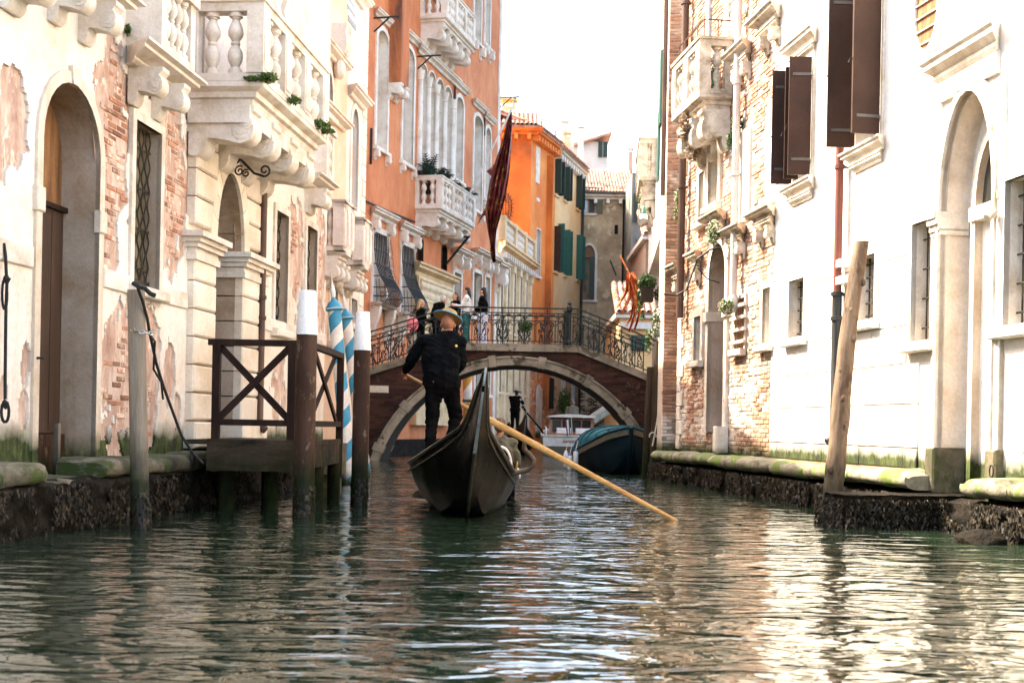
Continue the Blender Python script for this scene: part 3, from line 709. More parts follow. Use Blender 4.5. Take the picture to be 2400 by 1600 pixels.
def kerb_stone(F, s0, s1, n0, n1, zt, h=0.16, bull=False):
    mb = MB(F.T); P = []
    if bull: P = [(n0, zt - h)] + [(n1 - h * .5 + h * .62 * math.sin(t), zt - h * .5 + h * .5 * math.cos(t)) for t in np.linspace(math.pi, 0, 9)] + [(n0, zt + 0.01)]
    else: P = [(n0, zt - h), (n1 - .05, zt - h), (n1 - .01, zt - h * .8), (n1, zt - h * .45), (n1 - .02, zt - h * .15), (n1 - .09, zt), (n0, zt + .01)]
    rings = []
    for i, s in enumerate(np.linspace(s0, s1, 8)):
        e = 0.045 if i in (0, 7) else 0.0
        rings.append([(s, n - e * (n > n0 + .02) + (vnoise(s * 4, n * 9, 31) - .5) * .07, z - e * (z > zt - h * .3) + (vnoise(s * 5, z * 9 + n, 77) - .5) * .045) for n, z in P])
    return mb.rings(rings, True, True)
# ---- left quay
q = struct('quay', weed_wall('quay', L, 5.0, 22.6, 0.48, -0.5, 0.46, 4), M['weed'], 60)
mb = MB(L.T); mb.box(5.0, 22.6, -0.6, 0.36, -1.0, 0.44); obj('quay_core', mb, M['weed'], q)
stuff(obj('weed', fronds(L, 8, 22.5, 0.52, -0.05, 0.42, 16000, 5, .032), M['weed_leaf'], q))
x = 5.0; sdoor0, sdoor1 = L.s(82, 1100, .4), L.s(222, 1130, .4)
while x < 22.3:
    w = 1.15 + 0.5 * rnd.random(); e = min(x + w, 22.5)
    if x < sdoor0 < e: e = sdoor0
    if x >= sdoor0 - 1e-6 and x < sdoor1 - 0.01:
        e = sdoor1
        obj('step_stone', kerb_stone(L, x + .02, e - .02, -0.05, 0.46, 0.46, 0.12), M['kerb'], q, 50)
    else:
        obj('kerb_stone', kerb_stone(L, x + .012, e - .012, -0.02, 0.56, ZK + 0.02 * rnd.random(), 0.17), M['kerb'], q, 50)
    x = e

# ================================================================== left: the peeling cream palazzo
HA = 9.4
pa = thing('cream_palazzo', 'peeling cream palazzo with a big carved stone balcony above its water gate', 'building', L.T([(14, 0, 0)])[0])
def px(F, x0, x1, y, n=0.0): return F.s(x0, y, n), F.s(x1, y, n)
d0, d1 = px(L, 87, 222, 800); dz = L.z(150, 345)
door = (d0, d1, 0.40, dz, L.z(157, 191) - dz)
w10, w11 = px(L, 309, 369, 560); win1 = (w10, w11, L.z(312, 668), L.z(309, 276), 0)
p0, p1 = px(L, 487, 552, 800); pz = 3.30
gate = (p0, p1, 0.60, pz, 1.0)
w20, w21 = px(L, 643, 671, 600); win2 = (w20, w21, L.z(645, 770), L.z(645, 492), 0)
w30, w31 = px(L, 716, 739, 600); win3 = (w30, w31, L.z(718, 790), L.z(718, 528), 0)
SE = L.s(765, 600)
opsA = [door, win1, gate, win2, win3]
def ell(F, x, y, rx, ry, n=0.0):
    s, z = F.at(x, y, n); s2 = F.s(x + rx, y, n); z2 = F.z(x, y - ry, n); return (s, z, abs(s2 - s), abs(z2 - z))
scratch = [ell(L, *e) for e in ((30, 310, 42, 150), (58, 850, 13, 60), (55, 960, 12, 50), (8, 900, 14, 40), (398, 880, 16, 80), (415, 960, 10, 60), (655, 920, 22, 80), (360, 790, 22, 60), (235, 225, 8, 14), (352, 225, 10, 12))]
raw = [ell(L, *e) for e in ((262, 330, 42, 250), (250, 560, 34, 110), (408, 410, 38, 230), (275, 900, 46, 170), (345, 900, 30, 170), (692, 600, 20, 150), (750, 640, 16, 160), (265, 215, 26, 110), (600, 600, 10, 60))]
m1, m2 = ragged(scratch, 21, 1.2, 5.0, .25), ragged(raw, 33, 1.3, 5.0, .02)
m3 = ragged(raw, 39, 1.6, 3.2, .45)
mb = MB(L.T); fine_plaster(mb, 8.0, SE, 0.45, 7.2, [(o[0] - .03, o[1] + .03, o[2], o[3] + (.03 if o[4] == 0 else 0), o[4] + (.03 if o[4] > 0 else 0)) for o in opsA], lambda S, Z: m1(S, Z) | m2(S, Z), 0.022)
wall(mb, 5.0, 8.0, 0.45, HA, ()); wall(mb, 8.0, SE, 7.2, HA, ())
obj('plaster_wall', mb, M['cream'], pa)
mb = MB(L.T); wall(mb, 8.0, SE, 0.45, 7.2, opsA, n=-0.028); obj('undercoat', mb, M['substrate'], pa)
mb = MB(L.T); mb.box(5.0, SE, -9, -0.75, 0, HA); mb.box(5.0, SE, -0.76, 0.0, HA - .1, HA); mb.box(5.0, 5.1, -0.75, -0.01, 0, HA - .11); mb.box(SE - 0.08, SE, -0.75, -0.03, 0, HA - .11); obj('rear_wall', mb, M['cream'], pa)
nb = ragged(raw, 33, 1.2, 4.0, 0.15); op_clear = lambda S, Z: np.all([~((S > o[0] - .14) & (S < o[1] + .14) & (Z > o[2] - .1) & (Z < o[3] + o[4] + .14)) for o in opsA], axis=0)
for bi, e in enumerate(((12.9, 14.05, 1.5, 5.2), (14.7, 15.75, 1.6, 5.0), (12.9, 15.0, 0.75, 1.45), (19.8, 22.4, 1.6, 4.3))):
    lay_bricks(L, pa, e[0], e[1], e[2], e[3], lambda S, Z: m2(S, Z) & m3(S, Z) & op_clear(S, Z), M['brick'], M['brick_s'], 'left', n=-0.012, limit=75, drop=0.22, rough=0.012, w=0.21, h=0.052, gap=0.014, order=lambda s, z: s + abs(z - 2.5) * .3)
# string course at sill height
zs_ = L.z(380, 690)
for a, b in ((5.0, d0 - .14), (d1 + .16, win1[0] - .1), (win1[1] + .1, L.s(436, 720)), (L.s(605, 780), SE)):
    if b > a:
        mb = MB(L.T); mb.cbox(a, b, -0.02, 0.028, zs_ - .10, zs_ + .10, .012); obj('string_course', mb, M['cream_stone'], pa)
# arched water door
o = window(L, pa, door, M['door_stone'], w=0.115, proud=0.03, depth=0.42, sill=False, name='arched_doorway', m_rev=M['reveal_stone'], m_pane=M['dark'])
zt = L.z(120, 478, -.36)
mb = MB(L.T); mb.box(d0 - .05, d1 + .05, -0.40, -0.36, 0.85, zt - 0.05)
for i in range(1, 5): mb.box(d0 + (d1 - d0) * i / 5 - .006, d0 + (d1 - d0) * i / 5 + .006, -0.36, -0.354, 0.88, zt - .07)
obj('door', mb, M['doorwood'], o)
mb = MB(L.T); mb.box(d0 - .05, d1 + .05, -0.40, -0.31, zt - 0.05, zt); obj('transom', mb, M['brownpaint'], o)
mb = MB(L.T); fill(mb, (d0, d1, zt, dz, door[4]), -0.385); obj('lunette', mb, M['lunette'], o)
mb = MB(L.T); mb.box(d0, d1, -0.34, -0.30, 0.44, 0.84); obj('flood_barrier', mb, M['pilepaint'], o)
mb = MB(L.T); mb.box(d0 + .62, d0 + .67, -0.12, -0.07, 0.42, 0.95); obj('barrier_post', mb, M['rawwood'], o)
mb = MB(L.T); zc = L.z(225, 515)
for a_, b_ in ((d0 - .14, d0 + .02), (d1 - .02, d1 + .14)):
    mb = MB(L.T); mb.cbox(a_, b_, -0.02, 0.055, zc - .13, zc + .10, .012); obj('impost', mb, M['door_stone'], o)
mb = MB(L.T); c_ = (d0 + d1) / 2; zk = dz + door[4]
mb.prism([(c_ - .07, zk - .01), (c_ + .07, zk - .01), (c_ + .10, zk + .16), (c_ - .10, zk + .16)], 'n', -0.02, 0.05); obj('keystone', mb, M['door_stone'], o)
mb = MB(L.T); mb.tube([(d0 - .06, 0.0, 1.55), (d0 - .06, .10, 1.55)], .012, 6); obj('iron_peg', mb, M['bars'], pa)
# grilled windows
def lattice_window(op, dens):
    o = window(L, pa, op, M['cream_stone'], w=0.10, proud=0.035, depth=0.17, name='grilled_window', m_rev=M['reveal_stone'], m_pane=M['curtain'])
    a, b, z0, z1, _ = op
    k = max(5, int((b - a) / dens))
    for i in range(k):
        s = a + (b - a) * (i + .5) / k; zz = np.arange(z0, z1 + .04, .045)
        mb = MB(L.T); mb.tube([(s + .020 * math.sin(z * 22 + i * math.pi), -0.10 + .010 * math.cos(z * 22 + i * math.pi), z) for z in zz], .010, 5); obj('lattice_bar', mb, M['grille'], o)
    for i in range(4):
        z = z0 + (z1 - z0) * (i + .5) / 4; mb = MB(L.T); mb.box(a, b, -.115, -.10, z - .012, z + .012); obj('cross_bar', mb, M['grille'], o)
    mb = MB(L.T); mb.box(a, b, -.16, -.085, z0, z0 + .10); obj('bottom_rail', mb, M['bars'], o)
    return o
for op, d_ in ((win1, .09), (win2, .10), (win3, .10)): lattice_window(op, d_)
# rusticated water gate
sa, sb = L.s(436, 800), p0
sc_, sd_ = p1, L.s(606, 800)
for (a, b, far) in ((sa, sb, 0), (sc_, sd_, 1)):
    z = 0.66; i = 0
    while z < 4.9:
        h = 0.345; e = 0.01 * rnd.random()
        if 3.02 < z + h / 2 < 3.34: z += h; i += 1; continue
        mb = MB(L.T)
        if i == 0: mb.cbox(a - .03, b + .03, -.50, .15, z, z + h - .02, .02)
        else: mb.cbox(a, b, -.02, .10 + e, z + .008, z + h - .008, .022)
        bl = obj('rusticated_block', mb, M['rustic'], pa)
        if i:
            mb = MB(L.T); e0_, e1_ = (a, b + .004) if not far else (a - .004, b); mb.box(e0_, e1_, -.50, -.021, z + .008, z + h - .008); obj('jamb_block', mb, M['reveal_stone'], pa)  # darker stone carries both the dirt and the shade inside the gate
        z += h; i += 1
    mb = MB(L.T); z = 2.98
    for dz_, pr in ((0, .13), (.09, .11), (.15, .16), (.21, .20), (.27, .25)):
        mb.box(a - pr + .08, b + pr - .08, -.50, pr, z + dz_, z + dz_ + .085 if dz_ < .2 else z + dz_ + .07)
    obj('impost', mb, M['cream_stone'], pa)
cz = (p0 + p1) / 2; hw = (p1 - p0) / 2; nv = 11
for i in range(nv):
    t0, t1 = math.pi * i / nv + .008, math.pi * (i + 1) / nv - .008; mb = MB(L.T); rings = []
    for t in (t0, (t0 + t1) / 2, t1):
        ci, si = math.cos(t), math.sin(t); ro = 1.42
        rings.append([(cz + hw * ci, -.50, pz + 1.0 * si), (cz + hw * ro * ci, -.50, pz + 1.0 * 1.28 * si), (cz + hw * ro * ci, .105, pz + 1.28 * si), (cz + hw * ci, .105, pz + 1.0 * si)])
    mb.rings(rings); obj('voussoir', mb, M['rustic'], pa)
    mb = MB(L.T); mb.rings([[(x_, n_, z_) for x_, n_, z_ in ((cz + hw * .995 * math.cos(t), -.50, pz + .994 * math.sin(t)), (cz + hw * 1.01 * math.cos(t), -.50, pz + 1.01 * math.sin(t)), (cz + hw * 1.01 * math.cos(t), .06, pz + 1.01 * math.sin(t)), (cz + hw * .995 * math.cos(t), .06, pz + .994 * math.sin(t)))] for t in (t0, (t0 + t1) / 2, t1)]); obj('soffit_stone', mb, M['reveal_stone'], pa)  # thin soffit skin, its dark colour holding dirt plus shade under the arch
mb = MB(L.T); mb.box(p0 - .02, p1 + .02, -.60, -.56, 0.4, 4.6); obj('gate_leaf', mb, M['doorwood'], pa)
# the big balcony
zb = W(622, 193, L.T([(L.s(622, 193, .95), .95, 0)])[0][1])[2]
sb0, sb1 = L.s(437, 215), L.s(765, 330, .95)
bal = balcony(L, pa, sb0, sb1, 0.95, zb, M['cream_stone'], slab_h=0.28, rail_h=1.0, corbels=4, corb_h=0.64, corb_w=0.34, groups=3, per=2, side=2, label='big carved balcony with weeds growing along its slab', pier=0.30)
mb = MB(L.T); mb.box(sb0 + .05, sb1 - .05, 0, .78, zb - .50, zb - .285); obj('frieze', mb, M['cream_stone'], bal)
for i in range(4):                                                 # rosettes on the corbel ends
    c = sb0 + 0.17 + 0.10 + (sb1 - sb0 - .34 - .2) * i / 3
    mb = MB(L.T); T2 = L.T
    for r_, t_ in ((.085, .03), (.055, .045), (.025, .06)):
        mb.tube([(c - .17 - t_, .72, zb - .49), (c + .17 + t_, .72, zb - .49)], r_, 14)
    obj('volute', mb, M['cream_stone'], bal, 40)
# window balconies
def sill_balcony(F, b, s0, s1, proj, ztop, m, h=0.20, rail=True, corb=0.42, cw=.20, lab=None):
    mb = MB(F.T); cornice(mb, s0, s1, ztop - h, proj, h)
    o = obj('window_balcony', mb, m, b, 25)
    if lab: o['label'] = lab
    for c in (s0 + cw * .8, s1 - cw * .8):
        k = MB(F.T); corbel(k, c - cw / 2, c + cw / 2, ztop - h - .001, proj * .92, corb); obj('corbel', k, m, o, 35)
    if rail:
        pr = proj - .07; me = baluster_mesh(.62, .06, m)
        for s in (s0 + .05, s1 - .05):
            k = MB(F.T); k.box(s - .07, s + .07, 0, pr + .05, ztop, ztop + .72); obj('pier', k, m, o)
        k = MB(F.T); k.box(s0 + .13, s1 - .13, pr - .07, pr + .05, ztop, ztop + .06); obj('plinth', k, m, o)
        k = MB(F.T); k.box(s0 - .06, s1 + .06, -.0, pr + .09, ztop + .72, ztop + .83); obj('handrail', k, m, o)
        n_ = max(2, int((s1 - s0 - .2) / .17))
        for i in range(n_): inst('baluster', me, o, F.T([(s0 + .13 + (s1 - s0 - .26) * (i + .5) / n_, pr - .01, ztop + .06)])[0], scale=(1, 1, 1.05))
    return o
a, b = L.s(103, 60), L.s(300, 40, .4); z = L.z(300, 2, .4) ; sill_balcony(L, pa, a, b, .42, z + .12, M['cream_stone'], lab='window balcony above the arched doorway')
a, b = L.s(294, 200), L.s(455, 150, .4); z = L.z(360, 92, .4); sill_balcony(L, pa, a, b, .42, z, M['cream_stone'], lab='window balcony above the tall grille')
lay_bricks(L, pa, L.s(417, 60) - .1, L.s(437, 60) + .1, z + .1, 6.4, lambda S, Z: S > 0, M['brickpanel'], M['brickpanel'], 'panel', n=.016, limit=120, drop=0, rough=.004)
a, b = L.s(712, 440), L.s(785, 420, .4); z = L.z(758, 402, .4); sill_balcony(L, pa, a, b, .40, z, M['cream_stone'], lab='small window balcony past the big balcony')
cz_ = L.at(18, -15)
mb = MB(L.T); corbel(mb, cz_[0] - .15, cz_[0] + .15, L.z(18, -60), .38, .35); obj('corbel', mb, M['cream_stone'], pa, 35)
# upper door behind the big balcony: carved pilasters and pale curtains
us = (sb0 + .55, sb1 - .7, zb, HA - .6, 0)
o = window(L, pa, us, M['cream_stone'], w=.22, proud=.10, depth=.3, sill=False, name='balcony_door', m_pane=M['blind'])
for s_ in (sb1 - .38, sb1 + 0.05):
    mb = MB(L.T); zz = L.z(720, 75, .2)
    mb.prism([(u * .34, zz + v * 1.1) for u, v in CORB], 's', s_ - .12, s_ + .12); mb.ball((s_, .10, zz - 1.12), (.12, .12, .12), 10, 6); obj('carved_console', mb, M['cream_stone'], pa, 35)
# downpipe and lantern bracket
s_ = L.s(613, 700, .12); zl = L.z(613, 990, .12)
downpipe(L, pa, s_, zl, L.z(613, 425, .12), 0.12, 0.058, M['pipe_br'], (L.z(613, 697, .12), L.z(613, 745, .12)), label='brown downpipe beside the water gate')
mb = MB(L.T); s0_ = L.s(520, 400)
def spiral(c, r0, r1, a0, turns, k=26):
    return [(c[0], c[1] + (r0 + (r1 - r0) * t) * math.cos(a0 + turns * 2 * math.pi * t), c[2] + (r0 + (r1 - r0) * t) * math.sin(a0 + turns * 2 * math.pi * t)) for t in np.linspace(0, 1, k)]
zq = L.z(530, 395)
mb.tube([(s0_, .02, zq - .12), (s0_, .02, zq + .22)], .012, 6)
mb.tube([(s0_, .02, zq + .17), (s0_, .16, zq + .16), (s0_, .30, zq + .04), (s0_, .44, zq - .10), (s0_, .58, zq - .14)], .017, 6)
mb.tube(spiral((s0_, .58, zq - .06), .08, .02, -math.pi / 2, 1.2), .014, 6)
for c, r in (((.11, .04), .07), ((.24, -.07), .06), ((.09, -.09), .05), ((.20, .08), .05), ((.33, -.10), .045)):
    mb.tube(spiral((s0_, c[0], zq + c[1]), r * 1.2, .012, 1.0, 1.4), .012, 5)
obj('lantern_bracket', mb, M['bars'], pa, label='scrolled black iron lantern bracket')

# ================================================================== left: the narrow pink house and the pale stone house
HB = 9.9
pb = thing('pink_house', 'narrow pink house with arched window and small balustrades left of the pale stone front', 'building', LB.T([(24, 0, 0)])[0])
s0b, s1b = SE - 0.6, LB.s(811, 400)
bo1 = (LB.s(763, 230), LB.s(777, 230), LB.z(770, 272), LB.z(770, 222), .42)
bo2 = (LB.s(770, 850), LB.s(786, 850), LB.z(775, 800), LB.z(775, 640), 0)
mb = MB(LB.T); wall(mb, s0b, s1b, -1, HB, [bo1, bo2]); mb.box(s0b, s1b, -9, -.5, -1, HB); mb.box(s0b, s1b, -.51, -.001, HB - .1, HB); obj('plaster_wall', mb, M['pink'], pb)
window(LB, pb, bo1, M['cream_stone'], w=.12, depth=.2, m_pane=M['dark'])
window(LB, pb, bo2, M['cream_stone'], w=.12, depth=.2, m_pane=M['dark'])
for y_ in (160, 300): 
    mb = MB(LB.T); cornice(mb, s0b + .5, LB.s(800, y_), LB.z(790, y_), .22, .2); obj('cornice', mb, M['cream_stone'], pb, 25)
mb = MB(LB.T); c_ = LB.s(785, 110); zz = LB.z(785, 60)
mb.prism([(u * .28, zz + v * .8) for u, v in CORB], 's', c_ - .2, c_ + .2); mb.ball((c_, .1, zz - .85), (.2, .12, .2), 10, 6); mb.ball((c_ + .1, .16, zz - .25), (.14, .1, .16), 10, 6); obj('carved_bracket', mb, M['cream_stone'], pb, 35)
balcony(LB, pb, LB.s(764, 520), LB.s(806, 520, .45), .5, LB.z(785, 578, .45), M['pale'], slab_h=.2, rail_h=.95, corbels=3, corb_h=.45, corb_w=.2, groups=2, per=4, side=1, label='lower balustrade on the pink house')
mb = MB(LB.T)
for i in range(2):
    c_ = LB.s(770, 650) + i * .5; mb.ball((c_, .06, LB.z(775, 645)), (.2, .14, .28), 10, 6)
obj('carved_head', mb, M['cream_stone'], pb, 40)
mb = MB(LB.T); mb.box(s0b, s1b, 0, .06, -1, .55); obj('plinth', mb, M['weed'], pb)
HC = 11.5
pc = thing('pale_stone_house', 'pale stone house with blind arches standing next to the red palazzo', 'building', LB.T([(27, 0, 0)])[0])
s0c, s1c = s1b + 0.004, LB.s(856, 400)
co1 = (LB.s(823, 330), LB.s(838, 330), LB.z(830, 500), LB.z(830, 300), .40)
co2 = (LB.s(818, 850), LB.s(832, 850), LB.z(825, 760), LB.z(825, 700), 0)
mb = MB(LB.T); wall(mb, s0c, s1c, -1, HC, [co1, co2]); mb.box(s0c, s1c, -9, -.5, -1, HC); mb.box(s0c, s1c, -.51, -.001, HC - .1, HC); mb.box(s1c - .05, s1c, -.5, 0, -1, HC - .11)
obj('stone_wall', mb, M['pale'], pc)
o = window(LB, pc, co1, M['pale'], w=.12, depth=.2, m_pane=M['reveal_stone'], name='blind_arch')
mb = MB(LB.T); fill(mb, (co1[0] + .08, co1[1] - .08, LB.z(830, 335), LB.z(830, 300), .3), -.19); obj('lunette', mb, M['dark'], o)
window(LB, pc, co2, M['pale'], w=.08, depth=.2, m_pane=M['dark'])
for y_ in (240, 0):
    mb = MB(LB.T); cornice(mb, LB.s(816, y_), LB.s(846, y_), LB.z(830, y_), .25, .22); obj('cornice', mb, M['pale'], pc, 25)
balcony(LB, pc, LB.s(809, 560), LB.s(850, 560, .45), .5, LB.z(830, 612, .45), M['pale'], slab_h=.2, rail_h=.95, corbels=3, corb_h=.4, corb_w=.2, groups=2, per=3, side=1, label='balustrade on the pale stone house')
i = 0; z = -.2
while z < HC - .5:                                                  # quoins at the far edge
    mb = MB(LB.T); mb.cbox(s1c - (.42 if i % 2 else .30), s1c + .01, -.1, .02, z + .006, z + .334, .01); obj('quoin', mb, M['pale'], pc); z += .34; i += 1
mb = MB(LB.T); mb.box(s0c, s1c - .45, 0, .06, -1, .55); obj('plinth', mb, M['weed'], pc)
# striped awning half rolled under the pink house's top window
aw = thing('awning', 'black and white striped awning high on the pink house', 'awning', LB.T([(s1b - 1.5, 0, 9)])[0])
s0a, s1a = LB.s(778, 40, .5), LB.s(835, 60, .8); zt_, zl_ = LB.z(790, -40, .1), LB.z(830, 75, .75)
nstr = 22
for i in range(nstr):
    t0, t1 = i / nstr, (i + 1) / nstr
    prof = lambda t: (0.05 + .75 * math.sin(t * math.pi / 2), zt_ + (zl_ - zt_) * (1 - math.cos(t * math.pi / 2)))
    (n0, z0), (n1, z1) = prof(t0), prof(t1)
    mb = MB(LB.T); mb.add([(s0a, n0, z0), (s1a, n0, z0), (s1a, n1, z1), (s0a, n1, z1), (s0a, n0 - .01, z0 - .01), (s1a, n0 - .01, z0 - .01), (s1a, n1 - .01, z1 - .01), (s0a, n1 - .01, z1 - .01)], [(0, 1, 2, 3), (7, 6, 5, 4), (0, 4, 5, 1), (2, 6, 7, 3), (1, 5, 6, 2), (3, 7, 4, 0)])
    obj('stripe', mb, M['awning'] if i % 2 else M['awningw'], aw)
# ================================================================== the red palazzo beyond the bridge
FR = Facade(-14.36, 0.25, 'L'); HR = 20.0
pr_ = thing('red_palazzo', 'red plastered palazzo with white arched windows and stone balconies behind the bridge', 'building', FR.T([(47, 0, 0)])[0])
r0, r1 = FR.s(853, 700) - 1.2, FR.s(1167, 500)
def opx(F, x0, x1, yb, yt, ym=None, rise=0.0, n=0.0):
    xm = (x0 + x1) / 2; ym = ym or (yb + yt) / 2
    a, b = F.s(x0, ym, n), F.s(x1, ym, n); zt = F.z(xm, yt, n)
    return (a, b, F.z(xm, yb, n), zt - rise, rise)
gr1, gr2 = opx(FR, 874, 903, 715, 548), opx(FR, 940, 966, 738, 578)
up1, up2 = opx(FR, 882, 906, 352, 72, rise=.30), opx(FR, 943, 967, 386, 112, rise=.30)
lights = [opx(FR, 982.5 + 19.3 * i, 982.5 + 19.3 * i + 15.5, 408, 150 + 18 * i, rise=.28) for i in range(4)]
sg = opx(FR, 1067, 1083, 425, 228, rise=.28)
pr1, pr2 = opx(FR, 1109, 1128, 495, 272, rise=.28), opx(FR, 1136, 1147, 470, 300, rise=.25)
hi1, hi2 = opx(FR, 1110, 1126, 100, -40), opx(FR, 1136, 1147, 110, -40)
hib = opx(FR, 1000, 1080, 20, -120)
sm1, sm2 = opx(FR, 977, 990, 612, 552, rise=.2), opx(FR, 1035, 1046, 632, 575, rise=.2)
lo1, lo2 = opx(FR, 1108, 1126, 745, 640), opx(FR, 1136, 1146, 735, 650)
lo3, lo4 = opx(FR, 1112, 1128, 930, 862), opx(FR, 1136, 1146, 925, 862)
mid = opx(FR, 1062, 1078, 760, 640)
opsR = [gr1, gr2, up1, up2] + lights + [sg, pr1, pr2, hi1, hi2, hib, sm1, sm2, lo1, lo2, lo3, lo4, mid]
rawR = ragged([ell(FR, 918, 760, 26, 120), ell(FR, 915, 640, 10, 90), ell(FR, 975, 800, 30, 60)], 51, 1.1, 2.5)
mb = MB(FR.T); fine_plaster(mb, r0, FR.s(985, 700), 0.5, 7.5, opsR, rawR, 0.06)
wall(mb, r0, FR.s(985, 700), 7.5, HR, opsR); wall(mb, FR.s(985, 700), r1, 0.5, HR, opsR)
obj('plaster_wall', mb, M['red'], pr_)
mb = MB(FR.T); wall(mb, r0, FR.s(985, 700), 0.5, 7.5, opsR, n=-.03); obj('undercoat', mb, M['substrate'], pr_)
lay_bricks(FR, pr_, r0 + .8, FR.s(990, 700), 2.6, 7.0, rawR, M['brick'], M['brick_s'], 'redb', n=-.002, limit=130, rough=.012)
mb = MB(FR.T); mb.box(r0, r1, -9, -.5, 0, HR); mb.box(r0, r1, -.51, -.001, HR - .1, HR); mb.box(r0, r0 + .1, -.49, -.01, 0, HR - .11); mb.box(r1 - .1, r1, -.49, -.01, 0, HR - .11); obj('rear_wall', mb, M['red'], pr_)
mb = MB(FR.T); mb.box(r0, r1, -.2, .05, -1, .52); obj('plinth', mb, M['weed'], pr_)
mb = MB(FR.T); mb.box(r1 - .35, r1 + .03, -.1, .03, .6, HR - .2); obj('corner_pilaster', mb, M['frame_w'], pr_)
for op in (up1, up2, sg, pr1, pr2):
    o = window(FR, pr_, op, M['frame_w'], w=.16, proud=.05, depth=.28, name='arched_window', m_pane=M['blind'], m_rev=M['frame_w'])
    zt = op[3] + op[4]
    mb = MB(FR.T); cornice(mb, op[0] - .28, op[1] + .28, zt + .26, .22, .24); obj('hood', mb, M['frame_w'], o, 25)
    for s_ in (op[0] - .05, op[1] + .05):
        mb = MB(FR.T); corbel(mb, s_ - .08, s_ + .08, op[2] - .12, .18, .32); obj('corbel', mb, M['frame_w'], o)
for op in (hi1, hi2):
    window(FR, pr_, op, M['frame_w'], w=.14, proud=.05, depth=.2, m_pane=M['blind'])
    mb = MB(FR.T); corbel(mb, op[0] - .15, op[0] + .05, op[2] - .12, .25, .5); corbel(mb, op[1] - .05, op[1] + .15, op[2] - .12, .25, .5); obj('corbel', mb, M['frame_w'], pr_)
window(FR, pr_, hib, M['frame_w'], w=.14, proud=.05, depth=.3, m_pane=M['blind'])
o = None
for i, op in enumerate(lights):
    o = window(FR, pr_, op, M['frame_w'], w=.07, proud=.04, depth=.34, name='arched_light', sill=False, m_pane=M['blind'])
for i in range(5):
    s_ = lights[0][0] - .10 if i == 0 else (lights[3][1] + .10 if i == 4 else (lights[i - 1][1] + lights[i][0]) / 2)
    zb_, zt_ = lights[0][2], lights[min(i, 3)][3]
    mb = MB(FR.T); mb.lathe([(.15, 0), (.15, .10), (.11, .14), (.10, zt_ - zb_ - .40), (.13, zt_ - zb_ - .38), (.10, zt_ - zb_ - .34), (.14, zt_ - zb_ - .15), (.16, zt_ - zb_ - .05)], (s_, .05, zb_), 12); obj('column', mb, M['frame_w'], pr_, 45)
zt = max(l[3] + l[4] for l in lights)
mb = MB(FR.T); cornice(mb, lights[0][0] - .35, lights[3][1] + .35, zt + .22, .26, .28); obj('hood', mb, M['frame_w'], pr_, 25)
balcony(FR, pr_, FR.s(972, 480), FR.s(1114, 510, .95), .95, FR.z(1036, 484, .95), M['frame_w'], slab_h=.26, rail_h=1.06, corbels=5, corb_h=.6, corb_w=.3, groups=3, per=3, side=2, label='main balcony with palms on the red palazzo')
balcony(FR, pr_, FR.s(984, 60), FR.s(1114, 90, .95), .95, FR.z(1042, 30, .95), M['frame_w'], slab_h=.26, rail_h=1.06, corbels=5, corb_h=.75, corb_w=.34, groups=3, per=3, side=2, label='upper balcony on scrolled corbels')
# protruding flue
f0, f1 = FR.s(909, 100), FR.s(958, 180, .45)
mb = MB(FR.T); mb.box(f0, f1, 0, .45, FR.z(935, 205, .2), HR - .3); obj('flue', mb, M['redflue'], pr_)
for s_ in (f0 + .12, f1 - .12):
    mb = MB(FR.T); corbel(mb, s_ - .14, s_ + .14, FR.z(935, 205, .2) - .002, .48, .5); obj('corbel', mb, M['frame_w'], pr_, 35)
# grilled ground-floor windows with belly-shaped iron
for op in (gr1, gr2):
    o = window(FR, pr_, op, M['frame_w'], w=.18, proud=.05, depth=.25, name='belly_grilled_window', m_pane=M['blind'])
    a, b, z0, z1, _ = op
    mb = MB(FR.T); cornice(mb, a - .30, b + .30, z1 + .42, .30, .30); obj('hood', mb, M['frame_w'], o, 25)
    for s_ in (a - .12, b + .12):
        mb = MB(FR.T); corbel(mb, s_ - .12, s_ + .12, z1 + .42, .26, .55); obj('corbel', mb, M['frame_w'], o, 35)
        mb = MB(FR.T); mb.prism([(0, z0 - .1), (.34, z0 - .1), (.30, z0 - .35), (.08, z0 - 1.0), (0, z0 - 1.1)], 's', s_ - .1, s_ + .1); obj('console', mb, M['frame_w'], o)
    mb = MB(FR.T); cornice(mb, a - .2, b + .2, z0 - .12, .36, .14); obj('ledge', mb, M['frame_w'], o, 25)
    prof = [(0, .05), (.25, .08), (.45, .14), (.62, .30), (.78, .56), (.90, .64), (1.0, .48)]
    pts = lambda s: [(s, n * .9, z1 - (z1 - z0) * t) for t, n in prof]
    for i in range(9):
        s_ = a - .06 + (b - a + .12) * i / 8; mb = MB(FR.T); mb.tube(pts(s_), .021, 5); obj('bar', mb, M['bars'], o)
    for t, n in prof[1:]:
        z_ = z1 - (z1 - z0) * t; n *= .9
        mb = MB(FR.T); mb.tube([(a - .06, .02, z_), (a - .06, n, z_), (b + .06, n, z_), (b + .06, .02, z_)], .018, 5); obj('hoop', mb, M['bars'], o)
    for sd_ in (a - .06, b + .06):
        for i in range(3):
            mb = MB(FR.T); mb.tube([(sd_, .03 + .1 * i, z0 + .75), (sd_, .05 + .13 * i, z0 + .05)], .010, 5); obj('bar', mb, M['bars'], o)
